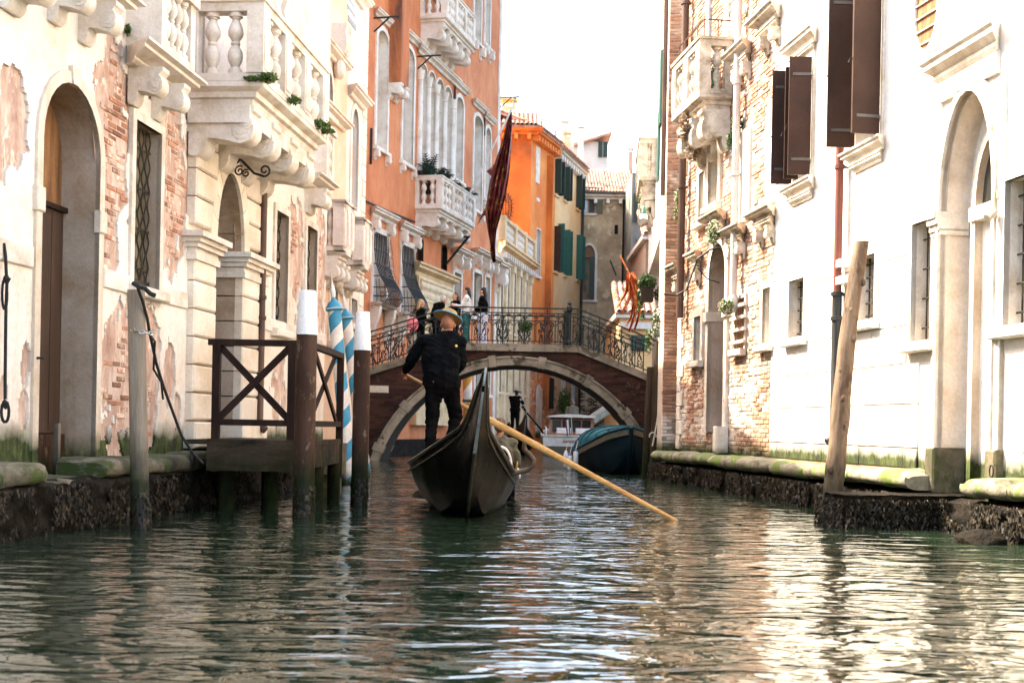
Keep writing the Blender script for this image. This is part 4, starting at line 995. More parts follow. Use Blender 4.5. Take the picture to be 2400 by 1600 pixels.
# stone portal under the balcony
q0, q1 = FR.s(968, 640), FR.s(1072, 690, .3)
zc = FR.z(1010, 655, .2)
mb = MB(FR.T); mb.box(q0, q1 - .3, 0, .22, 1.0, zc); obj('portal_block', mb, M['terrace'], pr_)
mb = MB(FR.T); cornice(mb, q0, q1 - .3, zc, .42, .45); obj('portal_cornice', mb, M['terrace'], pr_, 25)
me = baluster_mesh(.75, .075, M['cream_t'], 8)
for i in range(22): inst('frieze_baluster', me, pr_, FR.T([(q0 + .2 + (q1 - .6 - q0) * i / 22, .26, zc - .85)])[0])
mb = MB(FR.T); mb.box(q0 - .05, q1 - .25, 0, .30, zc - 1.06, zc - .86); obj('portal_moulding', mb, M['terrace'], pr_)
for i in range(5):
    s_ = q0 + .3 + (q1 - q0 - .8) * i / 4; mb = MB(FR.T)
    for k in range(6): mb.ball((s_ + rnd.uniform(-.18, .18), .24 + rnd.uniform(0, .1), zc - 1.4 + rnd.uniform(-.25, .25)), rnd.uniform(.09, .17), 8, 5)
    obj('carved_head', mb, M['cream_t'], pr_, 60)
for op in (sm1, sm2): window(FR, pr_, op, M['brownpaint'], w=.05, proud=.03, depth=.15, sill=False, m_pane=M['dark'])
for op in (lo1, lo2, mid):
    o = window(FR, pr_, op, M['frame_w'], w=.16, proud=.05, depth=.2, m_pane=M['curtain'])
    for s_ in (op[0] - .08, op[1] + .08):
        mb = MB(FR.T); corbel(mb, s_ - .10, s_ + .10, op[3] + .62, .4, .6); obj('corbel', mb, M['frame_w'], o, 35)
    mb = MB(FR.T); cornice(mb, op[0] - .25, op[1] + .25, op[3] + .62, .45, .28); obj('hood', mb, M['frame_w'], o, 25)
for op in (lo3, lo4): window(FR, pr_, op, M['frame_w'], w=.16, proud=.05, depth=.2, m_pane=M['curtain'])
s_ = FR.s(1163, 640); mb = MB(FR.T); corbel(mb, s_ - .25, s_ + .25, FR.z(1163, 632), .5, 1.0); cornice(mb, s_ - .35, s_ + .35, FR.z(1163, 632), .5, .3); obj('corner_console', mb, M['frame_w'], pr_, 35)
# black cable run and iron braces
a_, b_ = FR.at(851, 468, .06), FR.at(972, 520, .06)
mb = MB(FR.T); mb.tube([(a_[0], .06, a_[1]), ((a_[0] + b_[0]) / 2, .06, (a_[1] + b_[1]) / 2 - .03), (b_[0], .06, b_[1])], .035, 6); obj('cable', mb, M['bars'], pr_)
a_, b_ = FR.at(968, 612, .06), FR.at(1060, 652, .3)
mb = MB(FR.T); mb.tube([(a_[0], .30, a_[1]), (b_[0], .30, b_[1])], .03, 6); obj('cable', mb, M['bars'], pr_)
s_ = FR.s(1048, 620, .1); z_ = FR.z(1048, 620, .1)
mb = MB(FR.T); mb.bar((s_, .05, z_), (s_, .9, z_ + 1.0), .07); mb.bar((s_, .0, z_ + 1.0), (s_, .95, z_ + 1.0), .07); obj('balcony_brace', mb, M['bars'], pr_)
for (x, y) in ((876, 43), (978, 133), (1172, 229)):
    s_, z_ = FR.at(x, y); mb = MB(FR.T); mb.bar((s_, 0, z_), (s_, .85, z_), .045); mb.bar((s_, .02, z_ - .42), (s_, .5, z_ - .02), .04); mb.tube(spiral((s_, .80, z_ - .05), .05, .02, 0, 1, 12), .012, 5); obj('iron_bracket', mb, M['bars'], pr_)
for (x, y0, y1) in ((866, 300, 385), (1063, 200, 250), (1133, 275, 318)):
    s_, z0_ = FR.at(x, y1); z1_ = FR.z(x, y0); mb = MB(FR.T); mb.bar((s_, .05, z0_), (s_, .05, z1_), .06); obj('tie_bar', mb, M['bars'], pr_)

# ================================================================== terrace house, orange house, yellow house
FT = Facade(-11.64, 0.20, 'L')
pt = thing('terrace_house', 'low stone house with a balustraded roof terrace next to the red palazzo', 'building', FT.T([(59, 0, 0)])[0])
t0, t1 = r1 * FR.q ** -1 * FT.q + .1, FT.s(1243, 600)
zt = FT.z(1200, 612)
to = []
for i in range(5):
    a = t0 + .35 + (t1 - t0 - .4) * i / 5
    to += [(a, a + .62, 5.2, 8.2, 0), (a, a + .62, 2.5, 4.5, 0)]
mb = MB(FT.T); wall(mb, t0, t1, .5, zt, to); mb.box(t0, t1, -10, -.4, .0, zt - .1); mb.box(t0, t1, -10, 0.0, zt - .09, zt); obj('stone_wall', mb, M['terrace'], pt)
for op in to:
    window(FT, pt, op, M['cream_t'], w=.12, proud=.06, depth=.25, m_pane=M['glass'])
for i in range(6):
    s_ = t0 + .15 + (t1 - t0 - .3) * i / 5; mb = MB(FT.T); mb.box(s_ - .16, s_ + .16, 0, .12, .6, zt - .2); mb.box(s_ - .22, s_ + .22, 0, .18, zt - .55, zt - .2); obj('pilaster', mb, M['cream_t'], pt)
mb = MB(FT.T); cornice(mb, t0 + .2, t1 - .1, zt, .45, .5); obj('cornice', mb, M['terrace'], pt, 25)
for i in range(16):
    s_ = t0 + .2 + (t1 - t0 - .4) * i / 15; mb = MB(FT.T); mb.box(s_ - .08, s_ + .08, 0, .36, zt - .22, zt - .002); obj('dentil', mb, M['frame_w'], pt)
zr = zt + .5; me = baluster_mesh(.75, .07, M['frame_w'], 8)
mb = MB(FT.T); mb.box(t0, t1, .05, .25, zr, zr + .12); obj('plinth', mb, M['terrace'], pt)
mb = MB(FT.T); mb.box(t0, t1, .02, .28, zr + .87, zr + 1.02); obj('handrail', mb, M['terrace'], pt)
for i in range(4):
    s_ = t0 + .2 + (t1 - t0 - .35) * i / 3; mb = MB(FT.T); mb.box(s_ - .18, s_ + .18, .0, .30, zr, zr + 1.06); obj('pier', mb, M['terrace'], pt)
for i in range(22): inst('baluster', me, pt, FT.T([(t0 + .3 + (t1 - t0 - .5) * i / 22, .15, zr + .12)])[0])
mb = MB(FT.T); mb.box(t0, t1, -.2, .05, -1, .52); obj('plinth', mb, M['weed'], pt)
mb = MB(FT.T); mb.box(t0 + .1, t1 - .1, -.06, .0, zr + .05, zr + .95); obj('screen', mb, M['yellow'], pt)
tp = thing('terrace_flowers', 'yellow flowering plants along the balustraded roof terrace', 'plant', FT.T([(59, -.3, zr)])[0])
p_ = FT.T([(t0 + .6 + k * .95, -.25, zr + 1.02) for k in range(6)])
leaves('foliage', M['leaf_lt'], tp, [(*c, .45, .35, .28) for c in p_], 500, .12, seed=3)
leaves('blossom', M['yblossom'], tp, [(*c, .45, .35, .32) for c in p_], 260, .10, seed=4)

FO = Facade(-20.05, 0.3333, 'L'); HO = W(1243, 300, 62.2)[2]
po = thing('orange_house', 'bright orange house with an iron fan grille on its shaded front', 'building', FO.T([(66, 0, 0)])[0])
o0 = 62.2 * FO.q; o1 = FO.s(1303, 345)
XC = FO.T([(o0, 0, 0)])[0][0]
mb = MB(FO.T); oo = opx(FO, 1257, 1265, 648, 538); oo2 = opx(FO, 1255, 1264, 430, 345)
wall(mb, o0, o1, -1, HO, [oo]); mb.box(o0, o1, -8, -.3, -1, HO - .01); obj('side_wall', mb, M['orange'], po)
window(FO, po, oo, M['frame_w'], w=.06, proud=.03, depth=.15, m_pane=M['dark'])
mb = MB(FO.T); mb.box(oo2[0], oo2[1], -.02, .04, oo2[2], oo2[3]); obj('stone_panel', mb, M['frame_w'], po)
mb = MB(FO.T); s_ = FO.s(1257, 468); mb.box(s_, s_ + .5, -.02, .03, FO.z(1260, 472), FO.z(1260, 464)); obj('plaque', mb, M['frame_w'], po)
a, b = FO.s(1279, 600), FO.s(1291, 600, .25)
mb = MB(FO.T); mb.box(a, b - .1, 0, .32, 2.0, HO - .8); obj('buttress', mb, M['orange_dk'], po)  # darker plaster stands in for the shade on this strip
FF = Facade(0, 0, 'L'); FF.sd = np.array((1.0, 0, 0)); FF.nd = np.array((0, -1.0, 0)); FF.o = np.array((0, 62.15, 0)); FF.M = np.array([FF.sd, FF.nd, (0, 0, 1.0)])
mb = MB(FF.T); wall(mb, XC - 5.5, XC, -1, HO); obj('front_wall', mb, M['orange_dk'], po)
fx, fz = W(1180, 487, 62)[[0, 2]]
mb = MB()
for i in range(13):
    t = -math.pi / 2 + math.pi * i / 12; mb.tube([(fx + .25 * math.cos(t), 62.0, fz + .3 * math.sin(t)), (fx + .52 * math.cos(t), 62.02, fz + .85 * math.sin(t))], .014, 4)
for i in range(5): mb.tube([(fx - .15 + .13 * i, 62.0, fz - .8 + .1 * i), (fx - .15 + .13 * i, 62.0, fz + .8 - .1 * i)], .014, 4)
mb.tube([(fx + .4 * math.cos(t), 62.01, fz + .74 * math.sin(t)) for t in np.linspace(-math.pi / 2, math.pi / 2, 16)], .016, 4)
obj('fan_grille', mb, M['bars'], po)
def roof_tiles(name, b, p, along, down, nu, nv, m1, m2, limit=300):
    """barrel tiles: rows down the slope, each tile a half pipe, laid over a deck"""
    p, along, down = (np.asarray(v, float) for v in (p, along, down))
    nrm = np.cross(along, down); nrm /= np.linalg.norm(nrm); nrm *= np.sign(nrm[2]) or 1
    rest = MB(); k = 0
    au, dv = along / nu, down / nv
    deck = MB(); deck.add([p - nrm * .02, p + along - nrm * .02, p + along + down - nrm * .02, p + down - nrm * .02, p - nrm * .12, p + along - nrm * .12, p + along + down - nrm * .12, p + down - nrm * .12], [(0, 1, 2, 3), (7, 6, 5, 4), (0, 4, 5, 1), (1, 5, 6, 2), (2, 6, 7, 3), (3, 7, 4, 0)])
    obj(name + '_deck', deck, m1, b)
    for j in range(nv - 1, -1, -1):
        for i in range(nu):
            c = p + au * (i + .5 + rnd.uniform(-.05, .05)) + dv * j; r = np.linalg.norm(au) * .42; u = au / np.linalg.norm(au)
            tgt = MB() if k < limit else rest
            tgt.rings([[c + u * r * math.cos(t) + nrm * (r * math.sin(t) + .03 * (1 - e)) + dv * 1.12 * e for t in np.linspace(0, math.pi, 6)] for e in (0, 1)] , False, False)
            if k < limit: obj('roof_tile', tgt, m1, b)
            k += 1
    if rest.n: stuff(obj(name + '_rest', rest, m2, b))
def eaves(F, b, s0, s1, z, m, proj=.45, step=.5, bm=None):
    mb = MB(F.T); cornice(mb, s0, s1, z, proj, .34); obj('eaves', mb, m, b, 25)
    n = int((s1 - s0) / step)
    for i in range(n):
        s = s0 + (i + .5) * (s1 - s0) / n; k = MB(F.T); k.box(s - .09, s + .09, 0, proj * .9, z - .24, z - .002); obj('eave_bracket', k, bm or m, b)
eaves(FO, po, o0, o1, HO - .35, M['orange'], .4, .45); eaves(FF, po, XC - 3.6, XC + .2, HO - .35, M['orange'], .4, .6)
roof_tiles('roof', po, (XC - 5.0, 62.2 - .5, HO + .02), (5.3, 0, 0), (0, 3.6, 1.5), 24, 9, M['tile'], M['tile_s'], 120)
e0, e1 = FO.T([(o0, .45, HO + .02)])[0], FO.T([(o1, .45, HO + .02)])[0]
roof_tiles('roof', po, e0, e1 - e0, np.array((-3.4, 1.0, 1.5)), 18, 9, M['tile'], M['tile_s'], 100)

FY = Facade(-16.52, 0.28, 'L'); HY = W(1303, 346, 66.2)[2]
py_ = thing('yellow_house', 'yellow house with dark shutters opened outwards, right of the orange house', 'building', FY.T([(69, 0, 0)])[0])
y0, y1 = 66.15 * FY.q, 72.2 * FY.q
yw = [opx(FY, 1300, 1309, 457, 376), opx(FY, 1321, 1327, 470, 393), opx(FY, 1350, 1357, 490, 411), opx(FY, 1298, 1307, 637, 532), opx(FY, 1321, 1327, 645, 540), opx(FY, 1350, 1357, 656, 552)]
yw2 = [opx(FY, 1316, 1324, 925, 880), opx(FY, 1340, 1346, 950, 885)]
mb = MB(FY.T); wall(mb, y0, y1, -1, HY, yw + yw2); mb.box(y0, y1, -8, -.3, -1, HY - .01); obj('plaster_wall', mb, M['yellow'], py_)
for i, op in enumerate(yw):
    o = window(FY, py_, op, M['yellow'], w=.05, proud=.015, depth=.15, m_pane=M['glass'])
    mm = M['shutter_dk'] if i < 3 else M['shutter_gr']
    for k, s_ in enumerate((op[0], op[1])):
        mb = MB(FY.T); zt_ = op[3] + (.25 if i == 3 and k == 1 else 0)
        mb.box(s_ - .02, s_ + .02, .02, .36, op[2], zt_)
        for q_ in range(5): mb.box(s_ - .03, s_ - .02, .05, .33, op[2] + .1 + (op[3] - op[2] - .2) * q_ / 5, op[2] + .05 + (op[3] - op[2] - .2) * (q_ + 1) / 5)
        so = obj('shutter', mb, M['shutter_br'] if i == 3 and k == 0 else mm, o)
for op in yw2: window(FY, py_, op, M['frame_w'], w=.08, depth=.2, m_pane=M['dark'])
eaves(FY, py_, y0, y1, HY - .34, M['frame_w'], .35, .5)
e0, e1 = FY.T([(y0, .4, HY + .02)])[0], FY.T([(y1, .4, HY + .02)])[0]
roof_tiles('roof', py_, e0, e1 - e0, np.array((-3.0, 1.0, 1.4)), 22, 8, M['tile'], M['tile_s'], 100)
s_ = y1 - .12; mb = MB(FY.T); mb.tube([(s_, .1, HY - .3), (s_, .1, .6)], .07, 8); obj('downpipe', mb, M['pipe_bk'], py_, 40)
# lower storeys of these two houses are bare brick
for F_, b_, a0, a1 in ((FO, po, o0, o1), (FY, py_, y0, y1)):
    lay_bricks(F_, b_, a0 + .1, a1 - .15, .5, 5.0 if b_ is po else 4.4, lambda S, Z: (fbm(S * .8, Z * .9, 61, 3) + (3.9 - Z) * .12 > .5) & np.all([~((S > o[0] - .1) & (S < o[1] + .1) & (Z > o[2] - .1) & (Z < o[3] + .1)) for o in yw2], axis=0), M['brick'], M['brick_s'], 'left', n=.012, limit=60, h=.07, w=.26, gap=.016)
mb = MB(FO.T); ad = (FO.s(1256, 950), FO.s(1269, 950), .5, FO.z(1262, 925), .5); q = MB(FO.T); q.prism(outline(ad), 'n', -.01, .035); obj('arched_door', q, M['door_stone'], po)
q = MB(FO.T); q.box(FO.s(1284, 950), FO.s(1296, 950), 0, .04, FO.z(1290, 957), FO.z(1290, 885)); obj('tall_window', q, M['dark'], po)

# ================================================================== stained grey house closing the view
GD = 72.3
FG = Facade(0, 0, 'L'); FG.sd = np.array((1.0, 0, 0)); FG.nd = np.array((0, -1.0, 0)); FG.o = np.array((0, GD, 0)); FG.M = np.array([FG.sd, FG.nd, (0, 0, 1.0)])
def gx(x, y): p = W(x, y, GD); return p[0], p[2]
def gop(x0, x1, yb, yt, rise=0): (a, z0), (b, z1) = gx(x0, yb), gx(x1, yt); return (a, b, z0, z1 - rise, rise)
pg = thing('stained_house', 'blotchy grey brown house with a white arched window facing down the canal', 'building', (5, GD, 0))
g0, HG = gx(1352, 452); g1 = gx(1460, 480)[0]
gw1, gw2, gv = gop(1366, 1396, 500, 440), gop(1364, 1395, 703, 575, .62), gop(1440, 1449, 549, 527)
mb = MB(FG.T); wall(mb, g0, g1, -1, HG, [gw1, gw2, gv]); mb.box(g0, g1, -8, -.4, -1, HG - .01); obj('plaster_wall', mb, M['greyp'], pg)
o = window(FG, pg, gw1, M['frame_w'], w=.07, proud=.02, depth=.18, m_pane=M['glass'], bottom=False)
a, b, z0, z1, _ = gw1
for (u0, u1, mm, nm) in ((.03, .40, 'bluepane', 'bluish_pane'), (.50, .97, 'shutter_dk', 'louvre')):
    mb = MB(FG.T); mb.box(a + (b - a) * u0, a + (b - a) * u1, -.12, -.08, z0 + .05, z1 - .05); obj(nm, mb, M[mm], o)
mb = MB(FG.T)
for u in (0, .45, .97): mb.box(a + (b - a) * u - .03, a + (b - a) * u + .03, -.10, -.02, z0, z1)
mb.box(a, b, -.10, -.02, z1 - .06, z1); mb.box(a, b, -.10, -.02, z0, z0 + .05); obj('sash', mb, M['winwood'], o)
mb = MB(FG.T); mb.box(b + .02, b + .42, .02, .06, z0, z1)
for i in range(14): mb.box(b + .06, b + .38, .06, .075, z0 + .06 + (z1 - z0 - .12) * i / 14, z0 + .06 + (z1 - z0 - .12) * (i + .6) / 14)
obj('shutter', mb, M['shutter_ol'], o)
o = window(FG, pg, gw2, M['frame_w'], w=.14, proud=.04, depth=.2, m_pane=M['curtain'], name='arched_window')
a, b, z0, z1, rr = gw2
mb = MB(FG.T)
for u in (0, .55, .97): mb.box(a + (b - a) * u, a + (b - a) * u + .06, -.16, -.08, z0, z1)
mb.box(a, b, -.16, -.07, z1 - .05, z1 + .05); mb.box(a, b * .45 + a * .55, -.15, -.09, (z0 + z1) / 2 + .3, (z0 + z1) / 2 + .36); obj('sash', mb, M['winwood'], o)
mb = MB(FG.T)
for i in range(7): mb.box(a + .05, b - .05, -.17, -.13, z1 + .08 + i * .075, z1 + .135 + i * .075)
obj('lunette_louvre', mb, M['winwood'], o)
mb = MB(FG.T); mb.box(a + (b - a) * .60, b - .02, -.06, .03, z0, z1); obj('shutter', mb, M['shutter_dk'], o)
window(FG, pg, gv, M['greyp'], w=.02, proud=.005, depth=.1, sill=False, name='vent', m_pane=M['dark'])
(a, z0), (b, z1) = gx(1430, 610), gx(1444, 645); mb = MB(FG.T); mb.bar((a, .05, z0), (b, .05, z1), .07); obj('tie_bar', mb, M['bars'], pg)
eaves(FG, pg, g0, g1 + .2, HG - .36, M['frame_w'], .35, .62, M['cream_stone'])
roof_tiles('roof', pg, (g0 - 1.2, GD - .4, HG + .0), (g1 - g0 + 1.9, 0, 0), (0, 4.0, 2.0), 26, 9, M['tile'], M['tile_s'], 234)
mb = MB(FG.T); mb.tube([(g0 - .2, .42, HG - .02), (g1 + .3, .42, HG - .02)], .06, 6); obj('gutter', mb, M['gutter'], pg)
FGS = Facade(0, 0, 'R'); x2, y2 = W(1490, 480, 77)[:2]; kk = (x2 - g1) / (77 - GD); FGS = Facade(g1 - kk * GD, kk, 'R')
mb = MB(FGS.T); wall(mb, GD * FGS.q, 78 * FGS.q, -1, HG); obj('flank_wall', mb, M['pinkgrey'], pg)
eaves(FGS, pg, GD * FGS.q, 78 * FGS.q, HG - .36, M['frame_w'], .3, .62, M['cream_stone'])
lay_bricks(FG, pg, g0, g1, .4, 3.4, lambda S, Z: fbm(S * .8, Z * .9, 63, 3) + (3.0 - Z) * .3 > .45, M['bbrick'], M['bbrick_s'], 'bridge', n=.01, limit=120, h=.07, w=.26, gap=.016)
# roof furniture
def chimney(name, label, x0, x1, yt, yb, D, m, kind=0):
    a, b = W(x0, yb, D), W(x1, yt, D); w = b[0] - a[0]; zt_ = b[2]; zb_ = a[2] - 1.5; c = (a[0] + b[0]) / 2
    t = thing(name, label, 'chimney', (c, D, zb_))
    mb = MB(); mb.box(c - w * .36, c + w * .36, D - w * .36, D + w * .36, zb_, zt_ - w * .5); obj('shaft', mb, m, t)
    mb = MB()
    if kind == 0: mb.box(c - w * .5, c + w * .5, D - w * .5, D + w * .5, zt_ - w * .15, zt_)
    else: mb.lathe([(w * .36, 0), (w * .5, w * .4), (w * .5, w * .5)], (c, D, zt_ - w * .5), 12)
    obj('cap', mb, m, t)
    mb = MB()
    for sx in (-1, 1):
        for sy in (-1, 1): mb.box(c + sx * w * .3 - w * .08, c + sx * w * .3 + w * .08, D + sy * w * .3 - w * .08, D + sy * w * .3 + w * .08, zt_ - w * .5, zt_ - w * .15)
    obj('post', mb, m, t)
chimney('chimney', 'small red chimney on the orange roof', 1264, 1274, 279, 312, 66, M['chimney'])
chimney('chimney', 'big grey capped chimney on a yellow stack', 1313, 1334, 285, 330, 74, M['greywall'])
chimney('chimney', 'squat yellow chimney stack in front of the tiled roof', 1318, 1340, 312, 368, 71, M['yellow'])
chimney('chimney', 'pale chimney leaning beside the white dormer', 1353, 1371, 298, 330, 80, M['greywall'])
chimney('chimney', 'tiny round chimney between the two big stacks', 1298, 1306, 306, 330, 72, M['chimney'], 1)
chimney('chimney', 'red and white chimney at the right end of the grey roof', 1471, 1485, 349, 384, 76, M['chimney'])
chimney('chimney', 'broad ochre chimney above the terrace house', 1172, 1213, 233, 300, 70, M['yellow'])
dm = thing('dormer_house', 'white attic house with a sloping tiled roof rising behind the grey house', 'building', (5, 84, 12))
a, b = W(1372, 368, 84), W(1425, 322, 84)
mb = MB(); mb.box(a[0] - 1.0, b[0], 84, 89, a[2] - 3, b[2] - .3); obj('wall', mb, M['greywall'], dm)
mb = MB(); q0_, q1_ = W(1345, 336, 83.6), W(1434, 308, 83.6)
mb.add([(*q0_,), (q1_[0], 83.6, q1_[2]), (q1_[0], 90, q1_[2]), (q0_[0], 90, q0_[2])] + [(q0_[0], 83.6, q0_[2] - .15), (q1_[0], 83.6, q1_[2] - .15), (q1_[0], 90, q1_[2] - .15), (q0_[0], 90, q0_[2] - .15)], [(0, 1, 2, 3), (7, 6, 5, 4), (0, 4, 5, 1), (1, 5, 6, 2), (2, 6, 7, 3), (3, 7, 4, 0)]); obj('roof', mb, M['tile'], dm)
for x in (1407, 1419):
    p = W(x, 350, 83.9); mb = MB(); mb.box(p[0] - .13, p[0] + .13, 83.9, 84.0, p[2] - .5, p[2] + .5); obj('shutter', mb, M['shutter_dk'], dm)
for (x, yb, yt, D, lab) in ((1421, 330, 168, 86, 'tall thin aerial mast on the white dormer house'), (1500, 384, 306, 78, 'television aerial with a cross arm over the right hand roofs')):
    p, q_ = W(x, yb, D), W(x, yt, D); t = thing('aerial', lab, 'aerial', p)
    mb = MB(); mb.tube([p, q_], .022, 5); obj('mast', mb, M['gutter'], t)
    mb = MB(); mb.tube([q_ + (-.1, 0, -.05), q_ + (.9 if D > 80 else .6, 0, -.08)], .014, 4)
    for i in range(5): mb.tube([q_ + (.1 + .1 * i, 0, -.2), q_ + (.1 + .1 * i, 0, .08)], .01, 4)
    obj('cross_arm', mb, M['gutter'], t)
# narrow houses on the right bank, far
def far_house(name, label, x0, x1, yt, D, m, depth=8, roof=True):
    a, b = W(x0, yt, D), W(x1, yt, D)
    t = thing(name, label, 'building', ((a[0] + b[0]) / 2, D, 0))
    mb = MB(); mb.box(a[0], b[0], D, D + depth, -1, a[2]); obj('wall', mb, m, t)
    if roof:
        mb = MB(); mb.box(a[0] - .2, b[0] + .2, D - .25, D + depth, a[2], a[2] + .2); obj('eaves', mb, M['frame_w'], t)
        roof_tiles('roof', t, (a[0] - .2, D - .3, a[2] + .22), (b[0] - a[0] + .4, 0, 0), (0, 3, 1.6), max(6, int((b[0] - a[0]) / .19)), 9, M['tile'], M['tile_s'], 60)
    return t
def panel(t, x0, x1, yb, yt, D, m, name='window', th=.05):
    a, b = W(x0, yb, D), W(x1, yt, D); mb = MB(); mb.box(a[0], b[0], D - th, D + .02, a[2], b[2]); return obj(name, mb, m, t)
t = far_house('grey_house', 'narrow grey green house with dark shutters right of the stained house', 1482, 1524, 405, 68, M['greyteal'], roof=False)
panel(t, 1484, 1501, 520, 455, 67.95, M['shutter_dk'], 'shutter', .08); panel(t, 1489, 1492, 640, 560, 67.95, M['dark'], 'slit'); panel(t, 1495, 1498, 640, 568, 67.95, M['dark'], 'slit'); panel(t, 1499, 1506, 604, 592, 67.95, M['whitepaint'], 'plaque')
t = far_house('low_pink_house', 'low pinkish house with a tiled roof behind the hanging plants', 1514, 1580, 562, 60, M['pinkgrey'])
panel(t, 1526, 1536, 640, 590, 59.95, M['dark'])
t = far_house('ochre_house', 'low ochre house with green shutters seen behind the bridge railing', 1452, 1530, 745, 56, M['yellow'])
for x in (1478, 1502): panel(t, x, x + 10, 822, 785, 55.95, M['shutter_gr'], 'shutter', .08)
panel(t, 1488, 1502, 822, 785, 55.97, M['glass']); panel(t, 1454, 1526, 770, 756, 55.9, M['frame_w'], 'fascia', .12)
# land behind everything, so that no gap shows through
mb = MB(); mb.box(-60, 60, 92, 180, -2, .5); struct('ground', mb, M['substrate'])
# ================================================================== the bridge
BD0, BD1 = 35.3, 37.9
FB = Facade(0, 0, 'L'); FB.sd = np.array((1.0, 0, 0)); FB.nd = np.array((0, -1.0, 0)); FB.o = np.array((0, BD0, 0)); FB.M = np.array([FB.sd, FB.nd, (0, 0, 1.0)])
BS = 3000 / BD0
def bx(x, y=1000): return W(x, y, BD0)[0]
def bz(x, y): return W(x, y, BD0)[2]
br = thing('bridge', 'small humped brick bridge with a stone arch and scrolled iron railing', 'bridge', (0, 36.6, 0))
XL, XR = -4.9, 4.05
xa, xb = bx(1053), bx(1352); zc0 = bz(1200, 823)
def zcop(x): return zc0 - (max(0, xa - x) * .33) - (max(0, x - xb) * .39)           # underside of the coping
AX = bx(1192); zap = bz(1195, 834); sp = (bx(1510) - bx(899)) / 2; zsp = bz(1205, 1012); sag = zap - zsp
RO = (sp * sp + sag * sag) / (2 * sag); AZ = zap - RO; RI = RO - .25; AX = (bx(1510) + bx(899)) / 2
def zarc(x, r): d = r * r - (x - AX) ** 2; return AZ + math.sqrt(d) if d > 0 else -9
# body: columns of mortar ground between arch and coping
xs = np.linspace(XL, XR, 61); mb = MB()
for a, b in zip(xs[:-1], xs[1:]):
    la, lb = max(-1, zarc(a, RI + .02)), max(-1, zarc(b, RI + .02)); ha, hb = zcop(a), zcop(b)
    if la < 0 and lb < 0: la = lb = -1
    v = [(x, y, z) for y in (BD0 + .03, BD1 - .03) for x, z in ((a, la), (b, lb), (b, hb), (a, ha))]
    mb.add(v, [(0, 1, 2, 3), (7, 6, 5, 4), (0, 4, 5, 1), (2, 6, 7, 3)])
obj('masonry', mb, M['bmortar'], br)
spand = lambda S, Z: np.array([(z < zcop(s) - .03) and (z > zarc(s, RO + .03) + .0) and abs(s - AX) < 9 and (abs(s - AX) < RO or True) and z > -.1 for s, z in zip(S, Z)])
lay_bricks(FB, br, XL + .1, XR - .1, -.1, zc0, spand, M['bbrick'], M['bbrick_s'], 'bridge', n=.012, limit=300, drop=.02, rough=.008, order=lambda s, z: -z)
# barrel underside
mb = MB(); rings = []
for t in np.linspace(.2, math.pi - .2, 25): rings.append([(AX + RI * math.cos(t), BD0 + .06, AZ + RI * math.sin(t)), (AX + RI * math.cos(t), BD1 - .06, AZ + RI * math.sin(t)), (AX + (RI - .01) * math.cos(t), BD1 - .06, AZ + (RI - .01) * math.sin(t)), (AX + (RI - .01) * math.cos(t), BD0 + .06, AZ + (RI - .01) * math.sin(t))])
mb.rings(rings); obj('vault', mb, M['bmortar'], br)
# stone ring: long curved stones parted by raised blocks, on both faces
def arcstone(t0, t1, ri, ro, y0, y1, name):
    mb = MB(); k = max(2, int((t1 - t0) / .06))
    mb.rings([[(AX + r * math.cos(t), y, AZ + r * math.sin(t)) for r, y in ((ri, y0), (ro, y0), (ro, y1), (ri, y1))] for t in np.linspace(t0, t1, k + 1)]); obj(name, mb, M['bstone'], br, 30)
    if name == 'arch_stone' and y0 < 36.5:                      # roll moulding on the outer edge
        mb = MB(); mb.tube([(AX + (ro - .03) * math.cos(t), y0 - .01, AZ + (ro - .03) * math.sin(t)) for t in np.linspace(t0, t1, k + 1)], .035, 6); obj('arch_moulding', mb, M['bstone'], br, 50)
keys = [R(99 + 19.5 * i) for i in range(-5, 6)]
keys = [k for k in keys if R(12) < k < R(172)]
for y0, y1, pk in ((BD0 - .03, BD0 + .25, -.03), (BD1 - .25, BD1 + .03, 0)):
    ends = [R(14)] + keys + [R(168)]
    for i in range(len(ends) - 1):
        arcstone(ends[i] + (.028 if i else 0), ends[i + 1] - .028, RI, RO, y0, y1, 'arch_stone')
    for k in keys: arcstone(k - .026, k + .026, RI - .02, RO + .05, y0 + pk, y1, 'arch_block')
# coping stones
def cope(a, b, y0, y1, th=.20):
    mb = MB(); mb.add([(x, y, z) for y in (y0, y1) for x, z in ((a + .004, zcop(a)), (b - .004, zcop(b)), (b - .004, zcop(b) + th), (a + .004, zcop(a) + th))], [(0, 1, 2, 3), (7, 6, 5, 4), (0, 4, 5, 1), (1, 5, 6, 2), (2, 6, 7, 3), (3, 7, 4, 0)]); obj('coping_stone', mb, M['bstone'], br)
cuts = [XL, -3.9, -2.85, xa, -.75, bx(1245), xb, 2.9, XR]
for y0, y1 in ((BD0 - .09, BD0 + .30), (BD1 - .30, BD1 + .09)):
    for a, b in zip(cuts[:-1], cuts[1:]): cope(a, b, y0, y1)
mb = MB()
for a, b in zip(cuts[:-1], cuts[1:]): mb.add([(x, y, z) for y in (BD0 + .29, BD1 - .29) for x, z in ((a, zcop(a)), (b, zcop(b)), (b, zcop(b) + .12), (a, zcop(a) + .12))], [(0, 1, 2, 3), (7, 6, 5, 4), (0, 4, 5, 1), (2, 6, 7, 3)])
obj('deck', mb, M['bstone'], br)
mb = MB(); a = W(887, 912, BD0); mb.box(a[0] - .28, a[0] + .28 - .0, BD0 - .03, BD0 + .02, a[2] - .09, a[2] + .10); obj('stone_plaque', mb, M['sign'], br)
